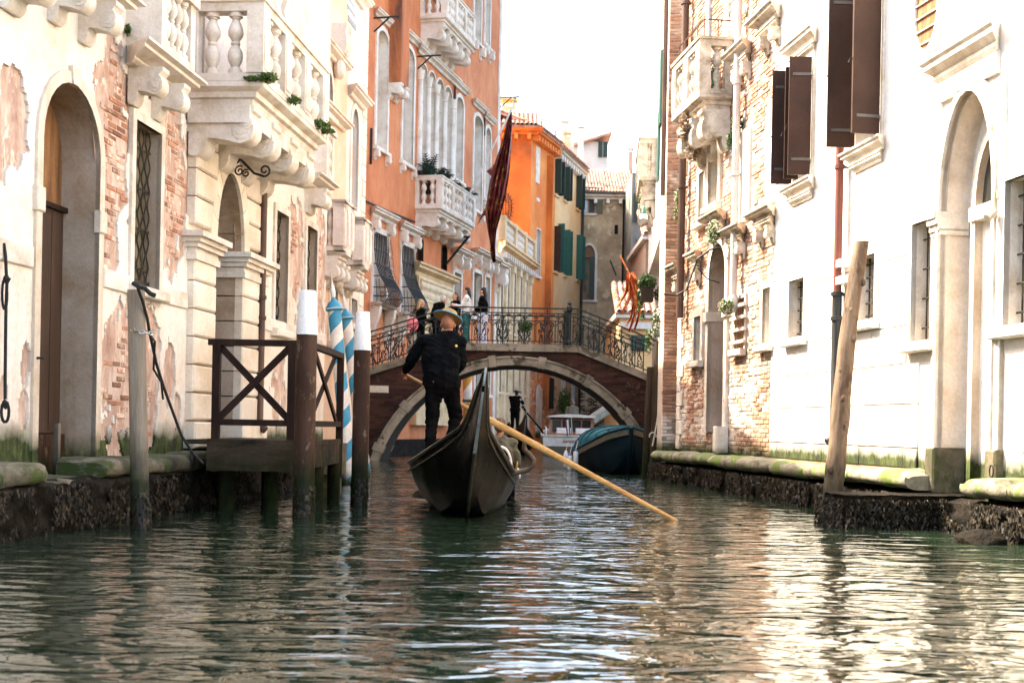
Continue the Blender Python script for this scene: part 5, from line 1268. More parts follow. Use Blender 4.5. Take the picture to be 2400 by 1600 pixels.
# railing
def scroll_curve(u0, u1, w, h, flip):
    """an S scroll in a unit panel: a big spiral below, a smaller one above"""
    pts = []
    for t in np.linspace(0, 1, 20): a = 5.6 * (1 - t); r = .035 + .19 * t ** 1.2; pts.append((.40 - r * math.cos(a) * 1.0, .26 + r * math.sin(a)))
    x0, y0 = pts[-1]
    for t in np.linspace(0.1, 1, 10): pts.append((x0 + (.20) * math.sin(t * math.pi * .5) * (1 if t < 2 else 1) - .02 * t, y0 + .22 * t))
    x0, y0 = pts[-1]
    for t in np.linspace(0.05, 1, 16): a = math.pi * 1.0 - 5.2 * t; r = .17 - .135 * t ** .8; pts.append((x0 + .16 + r * math.cos(a), y0 + .10 * math.sin(t * 2) + r * math.sin(a) * .9 + .02))
    return [((1 - p[0]) if flip else p[0], p[1]) for p in pts]
def railing(y, detail, name):
    posts = []
    step = .615
    x = bx(1330)
    while x > XL + .2: posts.append(x); x -= step
    x = bx(1330) + .22
    while x < XR: posts.append(x); x += step
    posts = sorted(posts); top = lambda x: zcop(x) + .20
    rail = thing_part(name, br)
    mb = MB(); hh = 1.0
    for z_, w, h in ((hh, .07, .035), (.86, .03, .03), (.09, .03, .03)):
        for a, b in zip([XL, xa, xb], [xa, xb, XR]): mb.bar((a, y, top(a) + z_), (b, y, top(b) + z_), w, h)
    obj('rail_bar', mb, M['rail'], rail)
    for i, x in enumerate(posts):
        mb = MB(); big = abs(x - bx(1330)) < .01
        if big: mb.lathe([(.06, 0), (.085, .03), (.085, .10), (.065, .14), (.06, .9), (.085, .95), (.085, 1.06), (.05, 1.1), (.065, 1.16), (.0, 1.24)], (x, y, top(x)), 10)
        else: mb.box(x - .014, x + .014, y - .014, y + .014, top(x), top(x) + hh)
        obj('post', mb, M['rail'], rail)
    for i in range(len(posts) - 1):
        a, b = posts[i], posts[i + 1]; w = b - a
        if w < .3: continue
        mp = lambda p: (a + p[0] * w, y, top(a + p[0] * w) + .09 + p[1] * .77)
        for flip in (0, 1):
            mb = MB()
            c = scroll_curve(0, 1, w, .77, flip); c = [((p[0] * .5 + (.5 if flip else 0)) if True else p[0], p[1]) for p in c]
            mb.tube([mp(p) for p in c], .0145, 5, cap=False)
            mb.tube([mp((.25 + .5 * flip + .2 * math.cos(t), .80 + .15 * math.sin(t))) for t in np.linspace(0, math.pi, 8)], .013, 4, cap=False)
            if detail:
                for cx, cz_, r in ((.16, .70, .15), (.44, .52, .13), (.12, .12, .12), (.46, .10, .10)):
                    cx = cx * .5 + .0 if not flip else 1 - cx * .5
                    mb.tube([mp((cx + (r * (1 - .75 * t)) * .6 * math.cos(7 * t + 1), cz_ + r * (1 - .75 * t) * math.sin(7 * t + 1))) for t in np.linspace(0, 1, 14)], .012, 4, cap=False)
            obj('scroll', mb, M['rail'], rail)
        mb = MB(); mb.tube([mp((.5, 0)), mp((.5, 1))], .012, 4); obj('baluster_bar', mb, M['rail'], rail)
def thing_part(name, parent):
    o = bpy.data.objects.new(name, None); COL.objects.link(o); o.parent = parent; o.empty_display_size = .2
    return o
railing(BD0 + .06, True, 'near_railing'); railing(BD1 - .06, True, 'far_railing')
# banks at each end of the bridge
mb = MB(); mb.box(-16, -4.6, 28.3, 39.3, -1.5, 1.9); struct('left_landing', mb, M['bstone'])
ah = thing('unseen_alley_house', 'unseen plain house added behind the alley to shade the boat and bridge', 'building', (-11, 33.5, 1.9))  # added out of view so its shadow covers the moored boat and bridge
mb = MB(); mb.box(-17, -6.6, 28.4, 38.6, 1.9, 13.2); obj('wall', mb, M['pink'], ah)
mb = MB(); mb.box(-17.3, -6.3, 28.2, 38.8, 13.2, 13.45); obj('roof', mb, M['tile'], ah)
mb = MB(); mb.box(4.06, 16, 35.0, 40, -1.5, 2.2); struct('right_landing', mb, M['bstone'])
mb = MB()
for i, x in enumerate(np.linspace(-4.95, -7, 6)): mb.box(x - .45, x, BD0 + .1, BD1 - .1, 1.5, zcop(-4.9) + .1 - i * .12)
struct('bridge_steps', mb, M['bstone'])
# ================================================================== right: white house and brick house
q = struct('quay', weed_wall('quay', RW, 5.0, 26.6, 0.30, -0.5, 0.34, 14), M['weed'], 60)
mb = MB(RW.T); mb.box(5.0, 26.6, -0.6, 0.20, -1.0, 0.33); obj('quay_core', mb, M['weed'], q)
stuff(obj('weed', fronds(RW, 8, 26.5, 0.36, -0.05, 0.34, 22000, 15, .04), M['weed_leaf'], q))
x = 5.0; pd0, pd1 = RW.s(2337, 700), RW.s(2211, 700)
while x < 26.3:
    w = 1.3 + 0.5 * rnd.random(); e = min(x + w, 26.5)
    if x < pd0 < e: e = pd0 - .05
    if pd0 - .06 <= x < pd1: x = pd1 + .05; continue
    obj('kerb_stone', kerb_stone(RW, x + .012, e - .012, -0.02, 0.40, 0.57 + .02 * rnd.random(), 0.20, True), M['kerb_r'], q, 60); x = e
# the weed-grown landing in front of the portal
def rough_block(F, s0, s1, n0, n1, z0, z1, seed, res=.05, amp=.10):
    mb = MB(F.T)
    def sheet(fn, na, nb):
        A, B = np.meshgrid(np.linspace(0, 1, na), np.linspace(0, 1, nb), indexing='ij'); v = fn(A, B)
        k = nb; mb.add(np.stack(v, -1).reshape(-1, 3), [(i * k + j, (i + 1) * k + j, (i + 1) * k + j + 1, i * k + j + 1) for i in range(na - 1) for j in range(nb - 1)])
    d = lambda a, b, c: amp * (fbm(a * 5, b * 5 + c, seed, 4) - .5)
    na, nn, nz = int((s1 - s0) / res) + 2, int((n1 - n0) / res) + 2, int((z1 - z0) / res) + 2
    sheet(lambda A, B: (s0 + (s1 - s0) * A, n1 + d(A * (s1 - s0), B * (z1 - z0), 0), z0 + (z1 - z0) * B), na, nz)
    sheet(lambda A, B: (s0 + d(A * (n1 - n0), B * (z1 - z0), 9), n0 + (n1 - n0) * A, z0 + (z1 - z0) * B), nn, nz)
    sheet(lambda A, B: (s1 + d(A * (n1 - n0), B * (z1 - z0), 19), n0 + (n1 - n0) * A, z0 + (z1 - z0) * B), nn, nz)
    sheet(lambda A, B: (s0 - .03 + (s1 - s0 + .06) * A, n0 + (n1 - n0 + .03) * B, z1 + .4 * d(A * (s1 - s0), B * (n1 - n0), 29)), na, nn)
    return mb
la = 13.55 * RW.q + .5; lb = 13.55 * RW.q
lt = struct('landing_step', rough_block(RW, lb, la, -.3, 1.45, -.6, 0.36, 77), M['weed'], 60)
r_ = np.random.RandomState(5); mb = MB(RW.T); v = []; f = []
for i in range(4200):
    if i % 2: c = np.array((lb - .06, -.2 + 1.65 * r_.rand(), .36 * r_.rand() - .04))
    else: c = np.array((lb + (la - lb) * r_.rand(), 1.47, .36 * r_.rand() - .04))
    l = .035 * (.4 + r_.rand()); w = r_.normal(size=3); w = w / np.linalg.norm(w) * l * .4; d = np.array((r_.normal() * .4, r_.normal() * .4, -1)); o = len(v)
    v += [c - w, c + w, c + d * l, c + d * l - w * .4]; f.append((o, o + 1, o + 2, o + 3))
mb.add(v, f); stuff(obj('weed', mb, M['weed_leaf'], lt))
def boulder(name, c, r, seed, m):
    mb = MB(); rr = []
    for i in range(9):
        t = math.pi * (i + .01) / 8.02; rr.append([(c[0] + r[0] * math.sin(t) * math.cos(a) * (.75 + .5 * vnoise(a * 2, t * 2, seed)), c[1] + r[1] * math.sin(t) * math.sin(a) * (.75 + .5 * vnoise(a * 2, t * 2, seed)), c[2] - r[2] * math.cos(t)) for a in np.linspace(0, 2 * math.pi, 14, endpoint=False)])
    mb.rings(rr); return obj(name, mb, m, None, 35)
p = W(2300, 1262, 12.0); tag(boulder('stone', (p[0], p[1], .0), (.24, .25, .13), 3, M['weed']), 'weedy fallen stone at the water edge right of the landing step', 'stone')

HW = 9.8
pw = thing('white_house', 'dazzling white plastered house with brown shutters and a tall arched stone portal', 'building', RW.T([(14, 0, 0)])[0])
SB = RW.s(1811, 800)
def ro(x0, x1, yb, yt, rise=0, F=RW, ym=None):
    ym = ym or (yb + yt) / 2; a, b = F.s(x1, ym), F.s(x0, ym); xm = (x0 + x1) / 2; zt = F.z(xm, yt); return (a, b, F.z(xm, yb), zt - rise, rise)
sw1, sw2 = ro(1854, 1889, 792, 655), ro(2012, 2056, 752, 600)
tw1, tw2 = ro(2143, 2189, 800, 520), ro(2362, 2450, 760, 410)
zsP = 3.50; portal = (pd0, pd1, 0.30, zsP, 4.70 - zsP)
uw1, uw2 = ro(1866, 1906, 425, 150), ro(2016, 2070, 335, -60)
ovc = RW.at(2178, 20)
opsW = [sw1, sw2, tw1, tw2, portal, uw1, uw2]
mb = MB(RW.T); wall(mb, 5.0, SB, 0.45, HW, opsW); obj('plaster_wall', mb, M['white'], pw)
mb = MB(RW.T); mb.box(5.0, SB, -9, -.8, 0, HW); mb.box(5.0, SB, -.81, -.001, HW - .1, HW); mb.box(5.0, 5.1, -.79, -.01, 0, HW - .11); obj('rear_wall', mb, M['white'], pw)
# stone slabs of the basement
mb = MB(RW.T); wall(mb, 9.5, SB - .01, .55, 3.34, [(o[0] - (.56 if o is portal else .17), o[1] + (.56 if o is portal else .17), o[2] - .25 if o is not portal else .3, o[3] + .12, 0 if o is not portal else o[4]) for o in opsW], n=.008); obj('joint_bed', mb, M['joint'], pw)
rows = [(0.60, 0.84), (0.84, 1.36), (1.36, 1.84), (1.84, 2.30), (2.30, 3.14), (3.14, 3.32)]
for i, (z0, z1) in enumerate(rows):
    x = 10.2 + (i % 2) * .31
    while x < SB - .02:
        w = .62 + .12 * rnd.random() if i != 4 else 1.0 + .4 * rnd.random()
        if i in (0, 5): w = 1.3
        e = min(x + w, SB - .005)
        segs = [(x, e)]
        for op in opsW:
            m_ = .16 if op in (tw1, tw2) else (.55 if op is portal else .10)
            if op[2] + .02 < z1 and op[3] + op[4] > z0: segs = [t for a, b in segs for t in ((a, min(b, op[0] - m_)), (max(a, op[1] + m_), b)) if t[1] - t[0] > .06]
        for a, b in segs:
            mb = MB(RW.T); mb.cbox(a + .006, b - .006, -.03, .022 + .006 * rnd.random(), z0 + .007, z1 - .007, .006); obj('stone_slab', mb, M['slab'], pw)
        x = e
for op, nv, nh in ((sw1, 4, 5), (sw2, 4, 5), (tw1, 3, 4), (tw2, 4, 5)):
    o = window(RW, pw, op, M['slab'], w=.11, proud=.045, depth=.22, name='barred_window', m_rev=M['rstone'], m_pane=M['dark'], sill=True, rev_name='reveal')
    bars(RW, o, op, -.12, nv, nh, .010, M['grille'])
# portal
o = window(RW, pw, portal, M['rstone'], w=.16, proud=.05, depth=.30, sill=False, name='arched_portal', m_rev=M['door_stone'], m_pane=M['white'])
mb = MB(RW.T); surround(mb, portal, .055, .0, .085); obj('archivolt', mb, M['rstone'], o)
inn = (pd0 + .10, pd1 - .30, .35, zsP, .75)
mb = MB(RW.T); surround(mb, inn, .09, -.296, -.20); reveal(mb, inn, -.20, -.29); obj('inner_frame', mb, M['door_stone'], o)
mb = MB(RW.T); fill(mb, (inn[0], inn[1], zsP + .02, zsP + .03, .7), -.285); obj('fanlight', mb, M['glass'], o)
mb = MB(RW.T); mb.box(inn[0] - .08, inn[1] + .08, -.295, -.17, zsP - .14, zsP + .01); obj('transom', mb, M['white'], o)
for a_, b_ in ((pd1 - .02, pd1 + .20), (pd0 - .10, pd0 - .002)):
    mb = MB(RW.T)
    for dz_, pr in ((0, .07), (.05, .09), (.12, .12), (.19, .14)): mb.box(a_, b_, -.28 if a_ > pd0 else -.02, pr if a_ > pd0 else pr * .45, zsP - .26 + dz_, zsP - .26 + dz_ + .072)
    obj('impost', mb, M['rstone'], o)
for s_ in (pd0 - .16, pd1 + .01):
    mb = MB(RW.T); mb.cbox(s_, s_ + .15, -.02, .06, .62, zsP - .27, .01); obj('pilaster', mb, M['rstone'], o)
    mb = MB(RW.T); mb.cbox(s_ - .03, s_ + .18, -.28, .10, .36, .86, .02); obj('plinth', mb, M['darkbase'], o)
mb = MB(RW.T); mb.box(13.30, 14.60, -.01, .05, 4.74, 4.97)
for i in range(4): mb.box(13.31 + i * .325, 13.31 + i * .325 + .31, .05, .058, 4.76, 4.95)
obj('frieze', mb, M['rstone'], o)
zc_ = 4.97; mb = MB(RW.T); cornice(mb, 13.33, 14.58, zc_, .21, .30); obj('portal_cornice', mb, M['rstone'], o, 25)
for s_ in (pd0 - .14, pd1 + .08):
    mb = MB(RW.T); mb.cbox(s_, s_ + .06, -.01, .045, zsP, 4.73, .01); obj('pilaster', mb, M['rstone'], o)
mb = MB(RW.T); mb.tube([(pd0 - .1, .10, 3.30), (pd0 - .1, .18, 3.22)], .05, 8); obj('stone_boss', mb, M['rstone'], pw)
# oval niche
mb = MB(RW.T); c_, z_ = ovc; rr = []
for t in np.linspace(0, 2 * math.pi, 25): rr.append([(c_ + r0 * .30 * math.cos(t), n_, z_ + r0 * .48 * math.sin(t)) for r0, n_ in ((1, -.02), (1.28, -.02), (1.28, .05), (1, .05))])
mb.rings(rr, True, False); oo_ = obj('oval_window', mb, M['white'], pw)
mb = MB(RW.T); mb.prism([(c_ + .32 * math.cos(t), z_ + .5 * math.sin(t)) for t in np.linspace(0, 2 * math.pi, 20, endpoint=False)], 'n', .004, .012); obj('pane', mb, M['lunette'], oo_)
for i in range(6):
    mb = MB(RW.T); zz = z_ - .4 + .16 * i; hw_ = .30 * math.sqrt(max(.02, 1 - ((zz - z_) / .5) ** 2)); mb.tube([(c_ - hw_, .03, zz), (c_ + hw_, .03, zz + .02)], .012, 5); obj('bar', mb, M['rstone'], oo_)
# brown shuttered windows
def shutter(F, o, s, n1, z0, z1, m, straps=True, th=.035, tilt=0.0, catch=True):
    mb = MB(F.T); P = [(s, .05), (s + tilt, n1)]
    d = np.array((tilt, n1 - .05)); d /= np.linalg.norm(d); w = np.array((-d[1], d[0])) * th / 2
    def slab(t0, t1, za, zb, e):
        a = np.array((s, .05)) + d * t0; b_ = np.array((s, .05)) + d * t1; ww = w * e
        v = [(*(p + k), z) for z in (za, zb) for p, k in ((a, ww), (b_, ww), (b_, -ww), (a, -ww))]
        mb.add(v, [(0, 3, 2, 1), (4, 5, 6, 7), (0, 1, 5, 4), (1, 2, 6, 5), (2, 3, 7, 6), (3, 0, 4, 7)])
    Ln = math.hypot(tilt, n1 - .05); slab(0, Ln, z0, z1, 1)
    so = obj('shutter', mb, m, o)
    if straps:
        for z in (z0 + .22, z1 - .25):
            mb = MB(F.T); slab(0, Ln * .85, z - .02, z + .02, 1.5); obj('strap_hinge', mb, M['gutter'], so)
            mb = MB(F.T)
            for k in range(4): p_ = np.array((s, .05)) + d * Ln * (.1 + .2 * k); mb.ball((p_[0] - w[0] * 1.7, p_[1] - w[1] * 1.7, z), .011, 6, 4)
            obj('rivet', mb, M['bars'], so)
    if catch:
        p_ = np.array((s, .05)) + d * Ln; mb = MB(F.T); z = (z0 + z1) / 2 - .15; mb.tube([(p_[0], p_[1], z), (p_[0] + .0, p_[1] + .03, z + .03), (p_[0], p_[1] + .05, z - .05)], .010, 5); obj('catch', mb, M['bars'], so)
    return so
for op, nn, hood in ((uw1, .36, True), (uw2, .42, False)):
    o = window(RW, pw, op, M['rstone'], w=.07, proud=.035, depth=.22, sill=False, name='shuttered_window', m_pane=M['glass'])
    shutter(RW, o, op[1] + .02, nn, op[2] + .03, op[3] - .02, M['shutter_br'], tilt=.03)
    shutter(RW, o, op[0] - .02, nn, op[2] + .03, op[3] - .02, M['shutter_br'], tilt=-.03 if not hood else .05)
    if hood: shutter(RW, o, op[1] - .25, .26, op[2] + .06, op[3] - .04, M['brownpaint'], straps=False, tilt=.02)
    mb = MB(RW.T); cornice(mb, op[0] - .10, op[1] + .12, op[2] - .17, .17, .17); cornice(mb, op[0] - .04, op[1] + .06, op[2] - .30, .09, .13); obj('sill', mb, M['rstone'], o, 25)
    mb = MB(RW.T)
    if hood: cornice(mb, op[0] - .10, op[1] + .12, op[3] + .18, .20, .22); cornice(mb, op[0] - .03, op[1] + .05, op[3] + .06, .10, .12); obj('hood', mb, M['rstone'], o, 25)
# downpipe red above, black below
s_ = RW.s(1962, 700, .12); zj = RW.z(1960, 686, .12)
downpipe(RW, pw, s_, zj, HW - .2, .12, .055, M['pipe_red'], (RW.z(1965, 393, .12), RW.z(1965, 75, .12)), label='red upper downpipe', shoe=False)
downpipe(RW, pw, s_, .98, zj, .12, .066, M['pipe_bk'], (zj - .02, zj - .35), label='black lower downpipe')
for y_ in (617, 657): mb = MB(RW.T); z_ = RW.z(1975, y_, .1); mb.box(s_ - .30, s_ + .02, .0, .16, z_ - .05, z_ + .05); obj('white_clamp', mb, M['whitepaint'], pw)
p = RW.T([(RW.s(2335, 1100, .35), .40, .60)])[0]
rg = thing('mooring_ring', 'small iron mooring ring on the right hand kerb stone', 'ring', p); mb = MB(); mb.tube([p + (.0, .05 * math.cos(t), .06 + .06 * math.sin(t)) for t in np.linspace(0, 2 * math.pi, 14)], .008, 5); obj('ring', mb, M['bars'], rg)

# ---------------------------------------------------------------- brick house
HRB = 11.2
pk = thing('brick_house', 'worn brick house with a balcony and stone window hoods beside the bridge', 'building', RW.T([(23, 0, 0)])[0])
SE2 = RW.s(1588, 900)
bd = ro(1664, 1702, 1012, 572, .55); bg_ = ro(1724, 1746, 818, 700); bs_ = ro(1629, 1644, 846, 742); bs2 = ro(1790, 1808, 806, 675); bu = ro(1664, 1686, 480, 345, .3); bu2 = ro(1640, 1652, 520, 405)
bpn1, bpn2 = ro(1800, 1823, 475, 250), ro(1731, 1757, 520, 306)
opsK = [bd, bg_, bs_, bs2, bu, bu2]
mb = MB(RW.T); wall(mb, SB, SE2, .45, HRB, opsK, n=-.02); obj('mortar_wall', mb, M['mortar'], pk)
mb = MB(RW.T); mb.box(SB, SE2, -9, -.8, 0, HRB); mb.box(SB, SE2, -.81, -.03, HRB - .1, HRB); mb.box(SE2 - .1, SE2, -.79, -.03, 0, HRB - .11); mb.box(SB, SB + .1, -.79, -.03, HW, HRB - .11); obj('rear_wall', mb, M['mortar'], pk)
clr = lambda S, Z: np.all([~((S > o[0] - .16) & (S < o[1] + .16) & (Z > o[2] - .06) & (Z < o[3] + o[4] + .16)) for o in opsK + [bpn1, bpn2]], axis=0)
lay_bricks(RW, pk, SB + .01, SE2 - .13, .62, HRB - .2, clr, M['rbrick'], M['rbrick_s'], 'right', n=0.0, w=.235, h=.058, gap=.014, limit=300, drop=.03, rough=.012, order=lambda s, z: s + abs(z - 2.6) * .9)
for op in (bd,):
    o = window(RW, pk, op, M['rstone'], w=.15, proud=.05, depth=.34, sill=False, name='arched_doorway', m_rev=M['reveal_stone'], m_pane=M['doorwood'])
    mb = MB(RW.T); zi = RW.z(1690, 735); mb.box(op[1] - .02, op[1] + .2, -.3, .09, zi - .09, zi + .09); mb.box(op[0] - .2, op[0] + .02, -.3, .09, zi - .09, zi + .09); obj('impost', mb, M['rstone'], o)
    mb = MB(RW.T); mb.cbox(op[0] - .22, op[0] - .02, .0, .22, .62, 1.08, .02); obj('guard_stone', mb, M['rstone'], o)
o = window(RW, pk, bg_, M['mortar'], w=.06, proud=.02, depth=.2, name='grilled_window', m_pane=M['dark'], sill=True)
for i in range(4): z_ = bg_[2] + (bg_[3] - bg_[2]) * (i + .6) / 4.2; mb = MB(RW.T); mb.box(bg_[0] - .12, bg_[1] + .12, .02, .07, z_ - .025, z_ + .025); obj('cross_bar', mb, M['rstone'], o)
bars(RW, o, bg_, -.03, 5, 0, .012, M['winwood'])
for op in (bs_, bs2, bu2): window(RW, pk, op, M['rstone'], w=.13, proud=.03, depth=.25, name='slit_window', m_pane=M['dark'], sill=True)
window(RW, pk, bu, M['rstone'], w=.13, proud=.04, depth=.2, name='arched_window', m_pane=M['dark'])
for op in (bpn1, bpn2):
    mb = MB(RW.T); mb.cbox(op[0] - .03, op[1] + .03, -.02, .03, op[2], op[3], .01); obj('walled_up_window', mb, M['slab'], pk)
def sill_block(F, b, xn, yt, w, proj, h, m, y_is_front=True, name='stone_hood', under=True):
    """moulded stone ledge whose near end meets the wall at photo pixel xn, yt (top)"""
    s, z = F.at(xn, yt); mb = MB(F.T); cornice(mb, s + proj * .6, s + w, z - h, proj, h)
    if under: cornice(mb, s + proj * .6 + .06, s + w - .06, z - h - .14, proj * .5, .14)
    o = obj(name, mb, m, b, 25)
    if under:
        for c in (s + .22, s + w - .14): k = MB(F.T); corbel(k, c - .07, c + .07, z - h - .141, proj * .6, .30); obj('corbel', k, m, o, 35)
    return o
for a in ((1768, 90, .85, .26, .20), (1840, 0, .9, .28, .22), (1826, 478, .9, .24, .16), (1755, 522, .85, .26, .16), (1709, 490, .9, .28, .16), (1649, 585, .45, .22, .22), (1604, 615, .42, .26, .22)):
    sill_block(RW, pk, *a, M['dstone'])
s_ = RW.s(1722, 500, .12)
zz_ = RW.z(1720, 100, .12)
downpipe(RW, pk, s_, RW.z(1722, 690, .12), HRB - .1, .12, .062, M['pipe_gr'], (RW.z(1722, 410, .12), RW.z(1722, 200, .12)), label='pale grey downpipe', shoe=False)
mb = MB(RW.T); z_ = RW.z(1722, 690, .12); mb.lathe([(.062, 0), (.09, -.05), (.09, -.22), (.05, -.3)], (s_, .12, z_), 10); obj('pipe_hopper', mb, M['pipe_gr'], pk, 40)
s_ = RW.s(1600, 500, .1); downpipe(RW, pk, s_, 3.2, HRB - .1, .12, .075, M['pipe_br'], (RW.z(1600, 20, .1), RW.z(1600, 440, .1)), label='dark brown downpipe at the far corner', shoe=False)
i = 0; z = .62
while z < HRB - .4:
    mb = MB(RW.T); mb.cbox(SE2 - (.40 if i % 2 else .24), SE2 + .01, -.1, .02, z + .005, z + .28, .01); obj('corner_stone', mb, M['rstone'], pk); z += .285; i += 1
bs0 = RW.s(1716, 250); bs1 = RW.s(1577, 240, .58)
zbr = W(1638, 218, RW.T([(bs0, .58, 0)])[0][1])[2]
bk = balcony(RW, pk, bs0, bs1, .60, zbr, M['dstone'], slab_h=.24, rail_h=1.0, corbels=3, corb_h=.75, corb_w=.3, groups=2, per=3, side=1, label='weathered balcony with dry creepers hanging under it', pier=.26)
mb = MB(RW.T)
for s_ in np.linspace(bs0 + .1, bs1 - .1, 5): mb.tube([(s_, .5, zbr + 1.0), (s_, .5, zbr + 1.32)], .012, 5)
mb.tube([(bs0 + .1, .02, zbr + 1.32), (bs0 + .1, .5, zbr + 1.32), (bs1 - .1, .5, zbr + 1.32)], .014, 5); mb.tube([(bs0 + .1, .25, zbr + 1.0), (bs0 + .1, .25, zbr + 1.32)], .012, 5); obj('guard_rail', mb, M['pipe_br'], bk)
od = (bs0 + .45, bs1 - .45, zbr, HRB - .6, 0)
o = window(RW, pk, od, M['slab'], w=.16, proud=.05, depth=.03, sill=False, name='balcony_door', m_pane=M['blind'])
# curved iron lamp arm
mb = MB(RW.T); a = RW.at(1694, 580); b_ = RW.at(1592, 688); s0_ = RW.s(1690, 600)
pts = [(s0_, .02, a[1]), (s0_ + .02, .20, a[1] - .03), (s0_ + .04, .42, a[1] - .20), (s0_ + .06, .52, a[1] - .5), (s0_ + .08, .60, a[1] - .75), (s0_ + .1, .78, a[1] - .86), (s0_ + .12, 1.0, a[1] - .84)]
mb.tube(pts, .018, 6); mb.tube([(s0_ + .04, .42, a[1] - .36), (s0_, .25, a[1] - .55), (s0_, .02, a[1] - .62)], .012, 5); mb.tube(spiral((s0_ + .04, .42, a[1] - .28), .07, .02, 0, 1.3), .010, 5); obj('lamp_arm', mb, M['bars'], pk)

# ---------------------------------------------------------------- corner house beyond, jettied over an arch
FS = Facade(1.22, 0.07, 'R')
ps = thing('jettied_house', 'brick cornered house with an overhanging upper storey right of the bridge', 'building', FS.T([(31, 0, 0)])[0])
D0_ = 26.0; z_j = 5.3; HS = 13.5
s0_, s1_ = D0_ * FS.q, 36.0 * FS.q
mb = MB(FS.T); mb.box(s0_, s1_, -7, 0, z_j, HS); obj('upper_wall', mb, M['pale'], ps)
mb = MB(FS.T); mb.box(s0_ + 1.2, s1_, -7, -.75, -1, z_j + .01); obj('lower_wall', mb, M['mortar'], ps)
# brick near corner and the half arch that carries it
FN = Facade(0, 0, 'L'); FN.sd = np.array((1.0, 0, 0)); FN.nd = np.array((0, -1.0, 0)); xn = FS.T([(s0_, 0, 0)])[0][0]; FN.o = np.array((xn, D0_, 0)); FN.M = np.array([FN.sd, FN.nd, (0, 0, 1.0)])
mb = MB(FN.T); mb.box(0.005, .7, -1.0, .0, .4, z_j + .01); obj('corner_pier', mb, M['mortar'], ps)
k_ = 0; z = .5; bms = [mesh_only('brick', MB().cbox(-w_ / 2, w_ / 2, -.1, 0, -.029, .029, .006), M['rbrick']) for w_ in (.095, .198)]; rest = MB(FN.T)
while z < HS:
    x = .002
    for w_ in ((.20, .20, .20) if int(z / .072) % 2 else (.10, .20, .20, .10)):
        dn = .02 + .012 * rnd.random()
        if z < 9.6 and k_ < 300: inst('brick', bms[w_ > .15], ps, FN.T([(x + w_ / 2, dn, z + .036)])[0], rot=FN.euler()); k_ += 1
        else: rest.cbox(x + .002, x + w_ - .004, dn - .1, dn, z + .007, z + .065, .006)
        x += w_
    z += .072
stuff(obj('brickwork', rest, M['rbrick_s'], ps))
for k in range(2):
    a, z_ = FS.at(1553 - 5 * k, 200 + k * 130, .0); mb = MB(FS.T); mb.box(a, a + .8, -.02, .05, z_ - .8, z_ + .8); obj('shutter', mb, M['shutter_gr'], ps)
mb = MB(FS.T); mb.tube([(s0_ + .25, .06, z_j + .5), (s0_ + .25, .06, HS)], .05, 8); obj('downpipe', mb, M['pipe_br'], ps, 40)
mb = MB(FS.T); mb.tube([(s0_ + .8, .05, z_j + 1.5), (s0_ + .8, .05, HS)], .035, 8); obj('downpipe', mb, M['pipe_gr'], ps, 40)
a, b = FS.s(1557, 400), FS.s(1540, 400, .42)
bz_ = FS.z(1521, 418, .42)
balcony(FS, ps, 31.5, 34.5, .42, W(1535, 418, 31.5)[2], M['dstone'], slab_h=.2, rail_h=1.0, corbels=3, corb_h=.8, corb_w=.3, groups=2, per=3, side=1, label='small balcony with a trailing plant')
p0_, p1_ = W(1545, 690, 29.5), W(1571, 520, 29.5); mb = MB(); mb.box(p0_[0], p1_[0], 29.45, 29.55, p0_[2], p1_[2])
for i in range(4): z_ = p0_[2] + (p1_[2] - p0_[2]) * (i + .5) / 4; mb.box(p0_[0] + .02, p1_[0] - .02, 29.42, 29.45, z_ - .02, z_ + .02)
obj('open_shutter', mb, M['shutter_br'], ps)
# ================================================================== mooring piles, landing stage, ropes on the left
def base_at(x, y):                                         # a point on the water seen at photo pixel x, y
    a, b = dero(x, y); D = FPX * CAMZ / b
    return np.array((a / FPX * D, D, 0.0))
GP = 'brown mooring piles with white painted tops'
def capped_pile(label, xb, yb, yt, ycap, r):
    c = base_at(xb, yb); z = lambda y: CAMZ - dero(xb, y)[1] / FPX * c[1]
    t = thing('mooring_pile', label, 'mooring pile', c, GP)
    zt, zc = z(yt), z(ycap)
    mb = MB(); n = 24; mb.rings([[(c[0] + rr * math.cos(a) * (1 + .03 * vnoise(a * 2, zz * 3, 4)), c[1] + rr * math.sin(a), zz) for a in np.linspace(0, 2 * math.pi, n, endpoint=False)] for zz, rr in [(zz, r * (1.02 - .015 * zz)) for zz in np.linspace(-1.0, zc, 14)]]); obj('shaft', mb, M['pilepaint'], t, 50)
    mb = MB(); mb.lathe([(r * 1.0, zc - .02), (r * 1.07, zc - .02), (r * .84, zt - .01), (r * .78, zt), (.001, zt)], (c[0], c[1], 0), 24); obj('painted_top', mb, M['whitepaint'], t, 40)
    return t
capped_pile('thicker white topped brown pile at the corner of the landing stage', 711, 1212, 681, 780, .108)
capped_pile('slimmer white topped brown pile standing in open water beside the striped poles', 842, 1184, 731, 817, .101)
GS = 'blue and white striped mooring poles'
